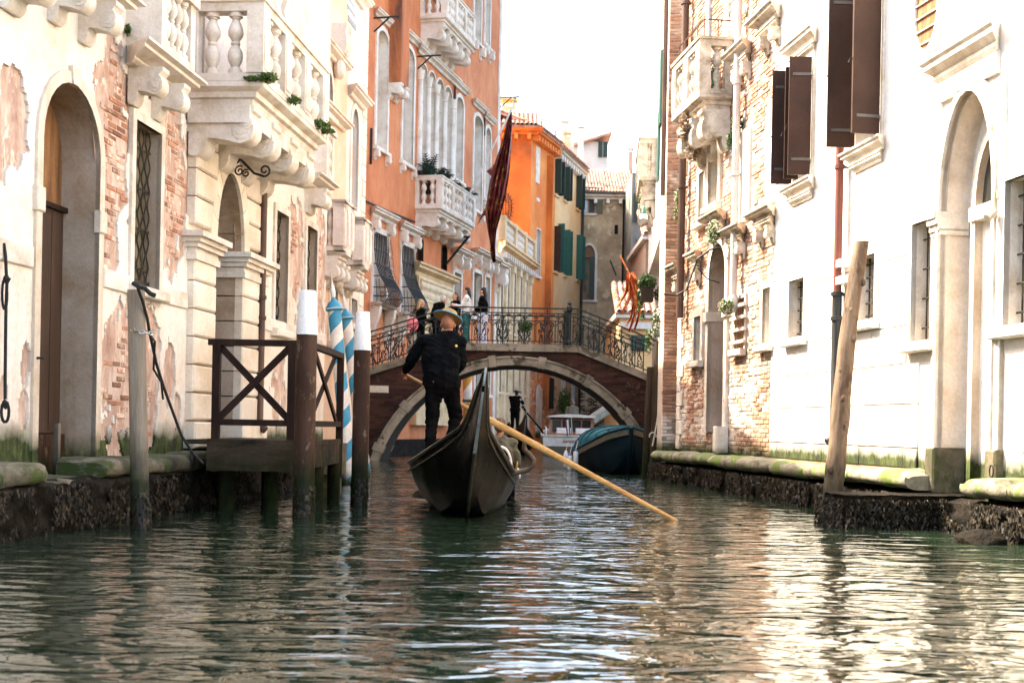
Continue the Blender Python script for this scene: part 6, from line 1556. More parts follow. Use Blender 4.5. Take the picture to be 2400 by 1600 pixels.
def striped(label, base, top, r, turns, m1, m2, finial=True, grp=GS):
    base, top = np.asarray(base, float), np.asarray(top, float); ax = top - base; Lh = np.linalg.norm(ax); ax /= Lh
    u = np.cross(ax, (0, 1, 0)); u /= np.linalg.norm(u); w = np.cross(ax, u)
    t = thing('striped_pole', label, 'striped pole', base, grp)
    ns, nz = 24, 90; P = lambda a, h, rr: base + ax * h + (u * math.cos(a) + w * math.sin(a)) * rr
    for half, m, nm in ((0, m1, 'painted_band'), (1, m2, 'white_band')):
        mb = MB(); rings = []
        for k in range(nz + 1):
            h = Lh * k / nz; ph = turns * 2 * math.pi * k / nz + half * math.pi
            rings.append([P(ph + math.pi * j / 12, h, r * (1 - .06 * k / nz)) for j in range(13)])
        mb.rings(rings, False, False); obj(nm, mb, m, t, 60)
    if finial:
        Rm = Matrix((u, w, ax)).transposed(); Tq = lambda p: (np.asarray(p) @ np.array([u, w, ax])) + top
        mb = MB(Tq); mb.lathe([(r * .96, -.02), (r * 1.22, .0), (r * 1.30, .03), (r * 1.22, .05), (r * .98, .09), (r * .9, .12), (r * .5, .15), (r * .3, .20)], n=20); obj('cap', mb, m1, t, 50)
        mb = MB(Tq); mb.lathe([(r * 1.29, .018), (r * 1.36, .026), (r * 1.29, .034)], n=20); obj('cap_ring', mb, M['stripewhite'], t, 50)
        mb = MB(Tq); mb.lathe([(r * .28, .21), (r * .36, .26), (r * .38, .33), (r * .22, .42), (r * .1, .45), (.004, .62)], n=12); obj('finial', mb, M['whitecloth'], t, 50)
    return t
b_ = W(829, 1128, 21.5); tp_ = W(784, 727, 21.5)
striped('blue and white spiral pole with a white ringed blue cap, nearer of the two', (b_[0], 21.5, -.6), tp_, .118, 6.3, M['bluepaint'], M['stripewhite'])
b_ = W(868, 1118, 24.5); tp_ = W(812, 748, 24.5)
striped('blue and white spiral pole mostly hidden behind the slim white topped pile', (b_[0], 24.5, -.6), tp_, .110, 6.0, M['bluepaint'], M['stripewhite'])
b_ = W(1098, 1062, 43); tp_ = W(1094, 868, 43)
striped('ochre and white striped pole seen under the bridge arch behind the boatman', (b_[0], 43, -.6), (tp_[0], 43, tp_[2] + .8), .16, 4.0, M['goldpaint'], M['stripewhite'], False, None)
def weed_collar(t, c, r, seed, h=.38, n=420):
    q = np.random.RandomState(seed); mb = MB(); V = []; F_ = []
    for i in range(n):
        a = q.rand() * 6.283; z = -.04 + h * q.rand() ** 1.6; p = np.array((c[0] + r * math.cos(a), c[1] + r * math.sin(a), z)); tn = np.array((-math.sin(a), math.cos(a), 0)); l = .03 * (.5 + q.rand())
        out = np.array((math.cos(a), math.sin(a), 0)) * .018 * q.rand(); o = len(V); V += [p - tn * l * .4, p + tn * l * .4, p + tn * l * .2 + out - (0, 0, l), p - tn * l * .3 + out - (0, 0, l * 1.2)]; F_.append((o, o + 1, o + 2, o + 3))
    mb.add(V, F_); stuff(obj('weed', mb, M['weed_leaf'], t))
for o_, r_ in ((bpy.data.objects['mooring_pile'], .113), (bpy.data.objects['mooring_pile.001'], .106)): weed_collar(o_, o_.location, r_, int(r_ * 1000))
# raw wooden pole leaning by the quay, with chain and rope
c = base_at(329, 1236); tpp = W(319, 680, c[1])
wp = thing('wooden_pole', 'weathered grey pole by the left quay wrapped with a chain', 'mooring pole', c)
mb = MB(); hs = np.linspace(0, 1, 16)
mb.rings([[((c[0] + (tpp[0] - c[0]) * ((h * (tpp[2] + .8) - .8) / tpp[2])) + (.083 - .010 * h) * math.cos(a) * (1 + .10 * vnoise(a * 3, 2, 7)), c[1] + (.083 - .01 * h) * math.sin(a), -.8 + h * (tpp[2] + .8)) for a in np.linspace(0, 2 * math.pi, 20, endpoint=False)] for h in hs]); obj('shaft', mb, M['rawwood'], wp, 50); weed_collar(wp, c, .088, 8)
zc = W(325, 778, c[1])[2]
for i in range(14):
    a = 2 * math.pi * i / 14; p = np.array((c[0] - .015 + .098 * math.cos(a), c[1] + .098 * math.sin(a), zc + .015 * math.sin(a * 2)))
    mb = MB(); d = np.array((-math.sin(a), math.cos(a), 0)); e = np.array((0, 0, 1.0)) if i % 2 else np.array((math.cos(a), math.sin(a), 0))
    mb.tube([p + d * .026 * math.cos(t) + e * .014 * math.sin(t) for t in np.linspace(0, 2 * math.pi, 9)], .0055, 5, cap=False); obj('chain_link', mb, M['steel'], wp)
def rope(name, label, pts, r, m, cat='rope', extra=None):
    t = thing(name, label, cat, pts[0]); mb = MB(); mb.tube(pts, r, 6); obj('strand', mb, m, t)
    for nm, pp, rr in (extra or []): mb = MB(); mb.tube(pp, rr, 6); obj(nm, mb, m, t)
    return t
D_ = c[1] - .15
rp = [W(x, y, D_ + (y - 690) * .0030) for x, y in ((322, 672), (334, 705), (345, 745), (352, 785), (366, 850), (383, 905), (405, 965), (425, 1020), (452, 1062), (476, 1085))]
rope('mooring_rope', 'dark rope sagging from the grey pole down to the quay ring', rp, .014, M['rope'], extra=[('knot', [W(312, 664, D_), W(326, 672, D_ - .05), W(340, 676, D_), W(352, 688, D_), W(364, 693, D_)], .022), ('loose_end', [rp[3], W(363, 800, D_), W(360, 865, D_ + .3), W(378, 895, D_ + .5), W(382, 935, D_ + .6)], .011)])
Dr = L.T([(L.s(12, 700, .05), .05, 0)])[0][1]
lp = [W(x, y, Dr) for x, y in ((9, 570), (13, 600), (15, 645), (17, 648), (14, 720), (13, 800), (12, 900), (12, 935))]
lo = [W(12 + 9 * math.sin(t), 965 - 24 * math.cos(t), Dr) for t in np.linspace(0, 2 * math.pi, 14)]
lo2 = [W(11 + 6 * math.sin(t), 690 - 36 * math.cos(t), Dr) for t in np.linspace(0, 2 * math.pi, 14)]
rope('hanging_rope', 'knotted black rope hanging down the wall left of the arched doorway', lp, .015, M['rope'], extra=[('loop', lo, .014), ('loop', lo2, .012), ('knot', [W(8, 940, Dr), W(16, 944, Dr), W(9, 950, Dr), W(16, 955, Dr)], .022), ('knot', [W(10, 650, Dr), W(20, 654, Dr), W(13, 664, Dr)], .024)])
for i, (x, y, lab) in enumerate(((478, 1063, 'rusty mooring ring on the left quay nearest the landing stage'), (418, 1075, 'rusty mooring ring on the left quay under the sagging rope'))):
    sD, z_ = L.at(x, y, .4); p = L.T([(sD, .45, z_)])[0]; g_ = thing('mooring_ring', lab, 'ring', p, 'rings along the left quay'); mb = MB(L.T); mb.tube([(sD + .07 * math.cos(t), .56, z_ + .09 * math.sin(t)) for t in np.linspace(0, 2 * math.pi, 16)], .009, 5); obj('ring', mb, M['bars'], g_)

# landing stage
st = thing('landing_stage', 'brown wooden landing stage with crossed railings at the water gate', 'landing stage', (-3.0, 15.2, 0))
DN, DF = 14.25, 16.7
xl, xr = W(500, 900, DN)[0], W(684, 900, DN)[0]; zd = W(590, 1032, DN)[2]; zt_ = W(590, 803, DN)[2]; zb_ = W(590, 990, DN)[2]
def beam(name, p, q, w, h=None, m='brownpaint'): mb = MB(); mb.bar(p, q, w, h); return obj(name, mb, M[m], st)
xr2 = W(752, 900, DF)[0]
x0_ = xl - .06
for x, D in ((xl + .035, DN), (xr, DN)): beam('post', (x, D, zd - .35), (x, D, zt_), .085)
beam('top_rail', (x0_, DN - .002, zt_), (xr + .08, DN - .002, zt_), .075, .07)
beam('bottom_rail', (xl, DN, zb_), (xr, DN, zb_), .06, .07)
beam('cross_brace', (xl + .06, DN - .012, zb_ + .03), (xr - .02, DN - .012, zt_ - .04), .03, .075); beam('cross_brace', (xl + .06, DN + .022, zt_ - .04), (xr - .02, DN + .022, zb_ + .03), .03, .075)
xs = xr + .16
for D in (DN + .25, DF): beam('post', (xs + (D - DN) * .02, D, zd - .5), (xs + (D - DN) * .02, D, zt_), .085)
beam('top_rail', (xs, DN + .1, zt_ + .002), (xs + .05, DF + .08, zt_ + .002), .075, .07); beam('bottom_rail', (xs, DN + .2, zb_), (xs + .05, DF, zb_), .06, .07)
beam('cross_brace', (xs - .012, DN + .3, zb_), (xs - .012, DF - .05, zt_), .03, .07); beam('cross_brace', (xs + .022, DN + .3, zt_), (xs + .022, DF - .05, zb_), .03, .07)
for i in range(13):
    y = DN - .02 + (DF - DN) * i / 13; mb = MB(); mb.box(xl - .3, xs + .08, y, y + (DF - DN) / 13 - .012, zd - .05, zd); obj('deck_board', mb, M['deck'], st)
mb = MB(); mb.box(xl - .05, xr + .06, DN - .045, DN - .02, zd - .34, zd + .012); obj('fascia', mb, M['deck'], st)
mb = MB(); mb.box(xs + .03, xs + .07, DN + .1, DF, zd - .30, zd + .01); obj('fascia', mb, M['deck'], st)
for x, D in ((xl + .1, DN + .3), (xr - .3, DN + .5), (xs, DN + .9), (xs, DF - .1), (xl + .2, DF - .2), (xr - .2, DF - .3)):
    mb = MB(); mb.tube([(x, D, -.9), (x, D, zd - .06)], .085, 12); obj('support_pile', mb, M['pilewood'], st, 50)
# stone block ending the quay beyond the stage, and old steps under it
p = W(784, 1055, 17.6); mb = MB(); mb.cbox(p[0] - .35, p[0] + .12, 17.2, 18.0, p[2] - .32, p[2] + .10, .03); mb.box(p[0] - .35, p[0] + .05, 17.25, 18.0, -.8, p[2] - .3); q_ = obj('quay_end_block', mb, M['kerb']); q_['kind'] = 'structure'
# log pole in front of the white house
c = base_at(1936, 1226); tpp = W(2022, 566, c[1] + .2)
lg = thing('log_pole', 'knotty bare log leaning in front of the white house', 'mooring pole', c)
mb = MB(); rings = []
for h in np.linspace(0, 1, 26):
    k = h * 1.25 - .25; pc_ = c + (tpp - c) * k; bend = .03 * math.sin(h * 6)
    rings.append([(pc_[0] + bend + (.118 - .035 * h) * math.cos(a) * (1 + .22 * (vnoise(a * 2.0, h * 14, 17) - .5)), pc_[1] + (.118 - .035 * h) * math.sin(a), pc_[2]) for a in np.linspace(0, 2 * math.pi, 20, endpoint=False)])
mb.rings(rings); obj('shaft', mb, M['logwood'], lg, 60); weed_collar(lg, c, .122, 9)
for h, a in ((.35, 4.2), (.47, 5.2), (.55, 4.6), (.63, 3.9), (.72, 4.9), (.80, 4.2), (.88, 5.3)):
    k = h * 1.25 - .25; pc_ = c + (tpp - c) * k; rr = .112 - .035 * h; mb = MB(); mb.ball((pc_[0] + rr * math.cos(a), pc_[1] + rr * math.sin(a), pc_[2]), (.032, .02, .045), 8, 5); obj('knot', mb, M['logwood'], lg, 60)
# dark piles and rope beside the bridge
GPL = 'old dark piles at the right end of the bridge'
for lab, xb, yb, xt, yt, D, r in (('thick dark old pile leaning under the white flowers', 1532, 1125, 1548, 800, 27.0, .12), ('dark old pile left of the thick one, rope tied to it', 1510, 1125, 1526, 860, 27.6, .09), ('pale edged pile standing against the brick corner', 1568, 1105, 1572, 840, 26.6, .08)):
    p, q_ = W(xb, yb, D), W(xt, yt, D); t = thing('old_pile', lab, 'pile', (p[0], D, 0), GPL); mb = MB(); mb.rings([[(p[0] + (q_[0] - p[0]) * h + r * math.cos(a), D + r * math.sin(a), -.8 + (q_[2] + .8) * h) for a in np.linspace(0, 2 * math.pi, 14, endpoint=False)] for h in np.linspace(0, 1, 8)]); obj('shaft', mb, M['pilewood'], t, 50)
rope('mooring_rope', 'pale thin rope hanging from the dark piles to the covered boat', [W(x, y, 26.8) for x, y in ((1552, 885), (1547, 930), (1540, 985), (1534, 1020), (1529, 1045))] , .014, M['paleRope'], extra=[('loop', [W(1530 + 8 * math.cos(t), 1022 - 9 * math.sin(t), 26.8) for t in np.linspace(-.3, 3.4, 10)], .013)])

# ================================================================== gondola
def hull_T(xc, D0, heel, yaw=0.0, z0=0.0, asym=0.0):
    ch, sh = math.cos(heel), math.sin(heel); cy_, sy_ = math.cos(yaw), math.sin(yaw)
    def T(p):
        p = np.array(p, float); p[:, 0] *= 1 - asym * np.sign(p[:, 0]); x = p[:, 0] * ch + p[:, 2] * sh; z = -p[:, 0] * sh + p[:, 2] * ch; y = p[:, 1]
        return np.stack([xc + x * cy_ + y * sy_, D0 - x * sy_ + y * cy_, z + z0], 1)
    return T
GT = [(0, .012, 1.56, 1.40), (.18, .035, 1.43, 1.02), (.35, .052, 1.31, .78), (.7, .092, 1.08, .47), (.95, .135, .96, .30), (1.25, .23, .86, .16), (1.7, .36, .73, .02), (2.4, .53, .56, -.10), (3.4, .67, .43, -.16), (4.5, .71, .385, -.17), (6, .68, .40, -.17), (7.5, .52, .50, -.13), (8.8, .32, .70, -.02), (9.8, .15, .98, .25), (10.4, .06, 1.25, .6), (10.8, .02, 1.45, 1.0)]
gi = lambda t, k: float(np.interp(t, [g[0] for g in GT], [g[k] for g in GT]))
def gondola(T, label, loc, deck_to=3.7, detail=True):
    g = thing('gondola', label, 'gondola', loc)
    ts = np.concatenate([np.linspace(0, 2.4, 25), np.linspace(2.6, 10.8, 36)])
    mb = MB(T); rings = []
    for t in ts:
        b, s, k = gi(t, 1), gi(t, 2), gi(t, 3); h = s - k
        half = [(b, s), (b * .985, s - .10 * h), (b * .90, s - .35 * h), (b * .74, s - .65 * h), (b * .50, s - .90 * h), (.012, k)]
        rings.append([(x, t, z) for x, z in half] + [(-x, t, z) for x, z in reversed(half)])
    mb.rings(rings, False, False); obj('hull', mb, M['gondola'], g, 30)
    for nm, ta, tb in (('stern_deck', 0, deck_to), ('bow_deck', 7.0, 10.8)):
        mb = MB(T); mb.rings([[(gi(t, 1) * u * .97, t, gi(t, 2) - .02 + .07 * (1 - u * u) * min(1, gi(t, 1) * 3)) for u in np.linspace(-1, 1, 7)] for t in np.linspace(ta, tb, 30)], False, False); obj(nm, mb, M['gondola'], g, 40)
    mb = MB(T); mb.rings([[(gi(t, 1) * u * .9, t, .02) for u in (-1, 0, 1)] for t in np.linspace(deck_to - .2, 7.1, 12)], False, False); obj('floor', mb, M['walnut'], g)
    for t in (deck_to, 7.0): b_ = gi(t, 1); mb = MB(T); mb.prism([(-b_ * .93, gi(t, 2) - .03), (b_ * .93, gi(t, 2) - .03), (b_ * .55, .03), (-b_ * .55, .03)], 'n', t - .02, t + .02); obj('bulkhead', mb, M['gondola'], g)
    for sx in (-1, 1):
        mb = MB(T); mb.tube([(sx * (gi(t, 1) * min(1, .2 + t * 3) + .010 * min(1, t * 4)), t, gi(t, 2) + .015) for t in ts], [.024 * min(1, .3 + t) for t in ts], 8); obj('gunwale_rail', mb, M['gondola_trim'], g, 50)
        mb = MB(T); mb.tube([(sx * (gi(t, 1) + .004), t, gi(t, 2) - .085 * min(1, gi(t, 1) * 3 + .2)) for t in ts], .012, 6); obj('rubbing_strip', mb, M['gondola_trim'], g, 50)
    # polished strip and stem post
    st_ = [(0, t - .012, gi(t, 3) + (.15 if t < .02 else 0)) for t in np.linspace(0, .42, 10)]
    mb = MB(T); mb.rings([[(sx * w, y + dy, z) for sx, dy in ((-1, 0), (1, 0), (1, .03), (-1, .03))] for (x_, y, z), w in zip([(0, -.012, 1.58)] + st_, np.linspace(.010, .020, 11))]); obj('stern_iron', mb, M['steel'], g, 40)
    mb = MB(T); mb.tube([(0, t - .004, gi(t, 3)) for t in np.linspace(.40, 1.9, 16)], .022, 6); obj('stem_post', mb, M['gondola_trim'], g, 50)
    mb = MB(T); mb.tube([(0, 10.8 + .06 * math.sin(h * 3), 1.0 + h * .75) for h in np.linspace(0, 1, 8)], [.02] * 7 + [.035], 6); mb.box(-.012, .012, 10.82, 11.05, 1.60, 1.76)
    for i in range(6): mb.box(-.012, .012, 10.84, 11.0, 1.05 + i * .085, 1.10 + i * .085)
    obj('bow_iron', mb, M['steel'], g)
    return g
GX, GD0, HEEL = -.44, 12.45, R(6.5)
TG = hull_T(GX, GD0, HEEL, R(-1.1), 0.0, 0.2)
gd = gondola(TG, 'large black gondola seen from its stern in the middle of the canal', (GX, 16, 0))
# covers, chair, oarlock, trims
mb = MB(TG); mb.rings([[(gi(t, 1) * u, t, gi(t, 2) + .035 + .09 * (1 - u * u) + .03 * vnoise(t * 6, u * 4, 5)) for u in np.linspace(-.95, -.15, 6)] for t in np.linspace(1.5, 3.5, 16)], False, False); obj('deck_cover', mb, M['carpet'], gd, 60)
mb = MB(TG); mb.tube([(gi(t, 1) * -.15 - .02, t, gi(t, 2) + .13 + .02 * math.sin(t * 9)) for t in np.linspace(1.5, 3.5, 16)], .018, 6); mb.tube([(gi(3.5, 1) * u, 3.5, gi(3.5, 2) + .04 + .09 * (1 - u * u)) for u in np.linspace(-.95, -.15, 6)], .018, 6); obj('gold_edging', mb, M['goldrope'], gd, 60)
DQ = 15.0
fp = [W(x, y, DQ + .1) for x, y in ((1190, 1112), (1215, 1106), (1236, 1101), (1248, 1090), (1250, 1078), (1240, 1064), (1229, 1054), (1229, 1040), (1236, 1030), (1246, 1038), (1243, 1047))]
mb = MB(); mb.tube(fp, [.034, .032, .032, .034, .035, .033, .031, .028, .023, .016, .010], 10); obj('oarlock', mb, M['walnut'], gd, 60)
mb = MB(TG); rr = []
for t in np.linspace(-.2, math.pi + .2, 18): rr.append((.40 + .20 * math.cos(t), 4.95, .46 + .30 * math.sin(t)))
mb.tube(rr, .022, 6); obj('chair_edge', mb, M['stripewhite'], gd, 60)
mb = MB(TG); mb.prism([(x, z) for x, y, z in rr], 'n', 4.96, 5.06); obj('chair_back', mb, M['black'], gd)
mb = MB(TG); mb.box(-.5, .55, 5.1, 5.6, .10, .30); obj('seat', mb, M['pinkcloth'], gd)
mb = MB(TG); mb.lathe([(.012, 0), (.018, .06), (.010, .10), (.02, .14), (.004, .2)], (gi(3.9, 1) - .03, 3.9, gi(3.9, 2) + .02), 8); obj('brass_finial', mb, M['brass'], gd, 50)
mb = MB(TG); mb.rings([[(gi(t, 1) + .03 + d, t, gi(t, 2) + e) for d, e in ((0, 0), (.02, 0), (.02, .10), (0, .10))] for t in np.linspace(3.6, 6, 8)]); obj('side_trim', mb, M['stripewhite'], gd)
# oar
A, B = W(944, 874, 15.35), W(1577, 1216, 14.45); B = A + (B - A) * 1.05
oar = thing('oar', 'long honey coloured oar slanting from the boatman into the water', 'oar', (A + B) / 2)
ks = np.linspace(0, 1, 24); wid = np.interp(ks, [0, .2, .3, .36, .6, 1], [.018, .022, .031, .034, .028, .018])
mb = MB(); d_ = (B - A) / np.linalg.norm(B - A); u_ = np.cross(d_, (0, 1, 0)); u_ /= np.linalg.norm(u_); w_ = np.cross(d_, u_)
mb.rings([[A + (B - A) * k + (u_ * math.cos(a) * w * (1 + .25 * (k > .3)) + w_ * math.sin(a) * w * (.8 - .3 * (k > .3))) for a in np.linspace(0, 2 * math.pi, 10, endpoint=False)] for k, w in zip(ks, wid)]); obj('shaft', mb, M['oar'], oar, 60)
# far gondola under the arch
g2p = base_at(1232, 1053); TG2 = hull_T(W(1228, 1000, 47)[0], 47.0, R(3), R(-4))
g2 = gondola(TG2, 'smaller black gondola under the bridge with its steel tipped stern', (W(1228, 1000, 50)[0], 50, 0), detail=False)
mb = MB(TG2); mb.rings([[(gi(t, 1) * u, t, gi(t, 2) + .05 + .25 * (1 - u * u)) for u in np.linspace(-.9, .9, 7)] for t in np.linspace(.9, 3.2, 10)], False, False); obj('deck_cover', mb, M['black'], g2, 60)

# ================================================================== covered boat, fenders
BT = [(0, .03, 1.02, .62), (.25, .22, .97, .30), (.6, .42, .90, .05), (1.2, .64, .75, -.10), (2.2, .86, .57, -.15), (3.4, .95, .46, -.15), (4.7, .90, .42, -.12)]
bi = lambda t, k: float(np.interp(t, [g[0] for g in BT], [g[k] for g in BT]))
bow = W(1479, 1040, 27.9); yaw = R(-1.5)
TBo = hull_T(bow[0], 27.9, 0, yaw)
cb = thing('covered_boat', 'dark blue moored boat under a ribbed teal tarpaulin', 'boat', TBo(np.array([(0, 2.6, 0)]))[0])
ts = np.linspace(0, 4.7, 27); mb = MB(TBo); rings = []
for t in ts:
    b, s, k = bi(t, 1), bi(t, 2), bi(t, 3); h = s - k
    half = [(b, s), (b * .96, s - .3 * h), (b * .86, s - .65 * h), (b * .6, s - .93 * h), (.01, k)]
    rings.append([(x, t, z) for x, z in half] + [(-x, t, z) for x, z in reversed(half)])
mb.rings(rings, False, False); b = bi(4.7, 1); mb.box(-b * .95, b * .95, 4.66, 4.72, -.1, .4); obj('hull', mb, M['boatblue'], cb, 35)
mb = MB(TBo); mb.tube([(0, -.01, 1.03), (0, .02, .62), (0, .28, .28), (0, .6, -.05)], .045, 8); obj('stem_post', mb, M['boatblue'], cb, 60)
for sx in (-1, 1):
    mb = MB(TBo); mb.rings([[(sx * (bi(t, 1) + o_), t, bi(t, 2) + e) for o_, e in ((-.01, -.15), (.035, -.14), (.04, -.03), (-.01, -.02))] for t in ts]); obj('rubbing_strake', mb, M['boatgrey'], cb)
    mb = MB(TBo); mb.tube([(sx * (bi(t, 1) + .02), t, bi(t, 2) + .01) for t in ts], .03, 6); obj('gunwale', mb, M['boatblue'], cb, 60)
crown = lambda t: float(np.interp(t, [0, .5, 1.2, 2.0, 3.0, 4.0, 4.75], [.05, .12, .26, .48, .60, .48, .2]))
mb = MB(TBo); rings = []
for i, t in enumerate(np.linspace(-.02, 4.75, 50)):
    b, s = bi(min(t, 5.2), 1) + .035, bi(min(t, 5.2), 2); rib = .012 * abs(math.sin(t * math.pi / .62)) + .006 * math.sin(t * 23)
    rings.append([(b * math.sin(a) * (1.0), t, s - .06 * (abs(a) > 1.5) + (crown(t) - (.03 - rib)) * math.cos(a) ** .7) for a in np.linspace(-math.pi / 2, math.pi / 2, 15)])
mb.rings(rings, False, False); obj('tarpaulin', mb, M['tarp'], cb, 60)
for i in range(7):
    t = .62 * (i + 1); b, s = bi(t, 1) + .035, bi(t, 2); mb = MB(TBo); mb.tube([(b * math.sin(a), t, s + crown(t) * max(0, math.cos(a)) ** .7 + .004) for a in np.linspace(-1.5, 1.5, 15)], .014, 5); obj('seam', mb, M['tarp'], cb, 60)
for i, (x, yt, yb, lab) in enumerate(((1349, 1052, 1092, 'white fender with a blue top, right one of the three on the covered boat'), (1335, 1062, 1103, 'white fender with a blue top, middle one hanging off the covered boat'), (1326, 1055, 1096, 'greyish fender half hidden behind the other two at the covered boat'))):
    D = 30.0 + .35 * i; p, q_ = W(x, yb, D), W(x, yt, D); f_ = thing('fender', lab, 'fender', p, 'fenders hanging from the covered boat'); h = q_[2] - p[2]; r = .058
    mb = MB(); mb.lathe([(.01, 0), (r * .7, .01), (r, .05), (r, h * .82), (r * .75, h * .87)], p, 14); obj('body', mb, M['fender'], f_, 50)
    mb = MB(); mb.lathe([(r * .76, h * .865), (r * .6, h * .95), (.02, h)], p, 14); obj('end_cap', mb, M['buoy'] if i < 2 else M['fender'], f_, 50)
    mb = MB(); mb.tube([p + (0, 0, h), p + (.05, .1, h + .2)], .008, 4); obj('line', mb, M['paleRope'], f_)

# ================================================================== water taxi
DT = 46.0; tx = W(1346, 1000, DT)[0]
wt_ = thing('water_taxi', 'white and varnished motor launch heading away under the bridge with a lettered transom', 'motorboat', (tx, DT + 3, 0))
TT = hull_T(tx, DT, 0, 0)
mb = MB(TT); rings = []
for t, b, s, k in ((0, 1.12, .70, -.2), (1, 1.15, .72, -.25), (3, 1.15, .78, -.3), (5, 1.0, .9, -.3), (6.6, .5, 1.05, -.1), (7.4, .03, 1.12, .2)):
    rings.append([(b, t, s), (b * .98, t, s * .4), (b * .8, t, k * .5), (0, t, k), (-b * .8, t, k * .5), (-b * .98, t, s * .4), (-b, t, s)])
mb.rings(rings, True, True); obj('hull', mb, M['boatwhite'], wt_, 30)
mb = MB(TT); mb.box(-1.13, 1.13, -.012, .03, -.05, .34); obj('transom_band', mb, M['boatgrey'], wt_)
mb = MB(TT); mb.box(-1.16, 1.16, -.03, .25, .69, .745); obj('transom_rail', mb, M['boatwhite'], wt_)
mb = MB(TT); mb.box(-1.05, 1.05, .3, 2.2, .70, .80); obj('cockpit_coaming', mb, M['varnish'], wt_)
mb = MB(TT); mb.rings([[(.86, 2.2, .7), (.80, 2.3, 1.38), (.55, 2.3, 1.46), (-.55, 2.3, 1.46), (-.80, 2.3, 1.38), (-.86, 2.2, .7)], [(.84, 4.8, .75), (.72, 4.6, 1.38), (.5, 4.6, 1.44), (-.5, 4.6, 1.44), (-.72, 4.6, 1.38), (-.84, 4.8, .75)]]); obj('cabin', mb, M['varnish'], wt_)
for a, b_ in ((-.72, -.40), (-.34, .34), (.40, .72)): mb = MB(TT); mb.box(a, b_, 2.17, 2.22, .86, 1.30); obj('cabin_window', mb, M['glass'], wt_)
mb = MB(TT); mb.rings([[(x * .98, t, 1.44 + .08 * (1 - (x / .9) ** 2)) for x in np.linspace(-.9, .9, 9)] + [(x * .98, t, 1.40) for x in np.linspace(.9, -.9, 9)] for t in (2.0, 3.4, 4.9)]); obj('cabin_roof', mb, M['boatwhite'], wt_)
for sx in (-1, 1): mb = MB(TT); mb.tube([(sx * 1.0, .1, .74), (sx * 1.02, .15, 1.02), (sx * 1.02, 1.8, 1.05), (sx * .9, 2.2, 1.0)], .018, 6); obj('grab_rail', mb, M['steel'], wt_)
for sx in (-.35, .35): mb = MB(TT); mb.box(sx - .26, sx + .26, .5, .75, .74, 1.0); obj('seat_back', mb, M['whitecloth'], wt_)
cu = bpy.data.curves.new('boat_name', 'FONT'); cu.body = 'Special U'; cu.size = .165; cu.shear = .25; cu.extrude = .004; cu.align_x = 'LEFT'
tmp_ = bpy.data.objects.new('tmp', cu); COL.objects.link(tmp_); me_ = bpy.data.meshes.new_from_object(tmp_.evaluated_get(bpy.context.evaluated_depsgraph_get())); bpy.data.objects.remove(tmp_); me_.materials.clear(); me_.materials.append(M['lettering']); tx_ = bpy.data.objects.new('boat_name', me_); COL.objects.link(tx_); tx_.parent = wt_
p = W(1318, 1036, DT - .03) - origin_of(wt_); tx_.location = Vector((p[0], p[1], p[2])); tx_.rotation_euler = (R(90), 0, 0)
fl = thing('ensign', 'small green white and red ensign on the launch stern', 'flag', W(1340, 1015, DT - .1))
p, q_ = W(1341, 1018, DT - .12), W(1339, 978, DT - .2); mb = MB(); mb.tube([p, q_], .010, 5); obj('staff', mb, M['whitepaint'], fl)
for i, (m_, a, b_) in enumerate((('shutter_gr', .02, .12), ('whitecloth', .12, .22), ('flagred', .22, .32))):
    mb = MB(); mb.rings([[(q_[0] - a * (1 - .5 * k) * .7 - .02, q_[1], q_[2] - .05 - .55 * k - .2 * a), (q_[0] - b_ * (1 - .5 * k) * .7 - .02, q_[1] + .02 * math.sin(k * 7), q_[2] - .05 - .55 * k - .2 * b_)] for k in np.linspace(0, 1, 8)], False, False); obj('stripe', mb, M[m_], fl)
bmx = thing('gangplank', 'pale beam jutting out low over the water behind the launch', 'beam', W(1410, 965, 52)); mb = MB(); mb.bar(W(1385, 985, 52), W(1432, 952, 54), .30, .30); obj('beam', mb, M['bstone'], bmx)
# ================================================================== people
def _remesh(name, mb, m, voxel, smooth=3):
    me = bpy.data.meshes.new('tmp'); me.from_pydata(np.concatenate(mb.V).tolist(), [], mb.F)
    bm = bmesh.new(); bm.from_mesh(me); bmesh.ops.recalc_face_normals(bm, faces=bm.faces); bm.to_mesh(me); bm.free()
    o = bpy.data.objects.new('tmp', me); COL.objects.link(o)
    a = o.modifiers.new('r', 'REMESH'); a.mode = 'VOXEL'; a.voxel_size = voxel
    b = o.modifiers.new('s', 'SMOOTH'); b.iterations = smooth; b.factor = 0.5
    dg = bpy.context.evaluated_depsgraph_get(); out = bpy.data.meshes.new_from_object(o.evaluated_get(dg))
    bpy.data.objects.remove(o); out.name = name; out.materials.clear(); out.materials.append(m); out.shade_smooth()
    return out
def cap(mb, p, q, r0, r1, n=10, flat=None):
    p, q = np.asarray(p, float), np.asarray(q, float); L_ = np.linalg.norm(q - p); d = (q - p) / max(L_, 1e-6)
    ts = [(-r0, .02), (-r0 * .7, r0 * .7), (0, r0)] + [(L_ * t, r0 + (r1 - r0) * t) for t in (.25, .5, .75)] + [(L_, r1), (L_ + r1 * .7, r1 * .7), (L_ + r1, .02)]
    mb.tube([p + d * t for t, _ in ts], [max(r, .002) for _, r in ts], n)
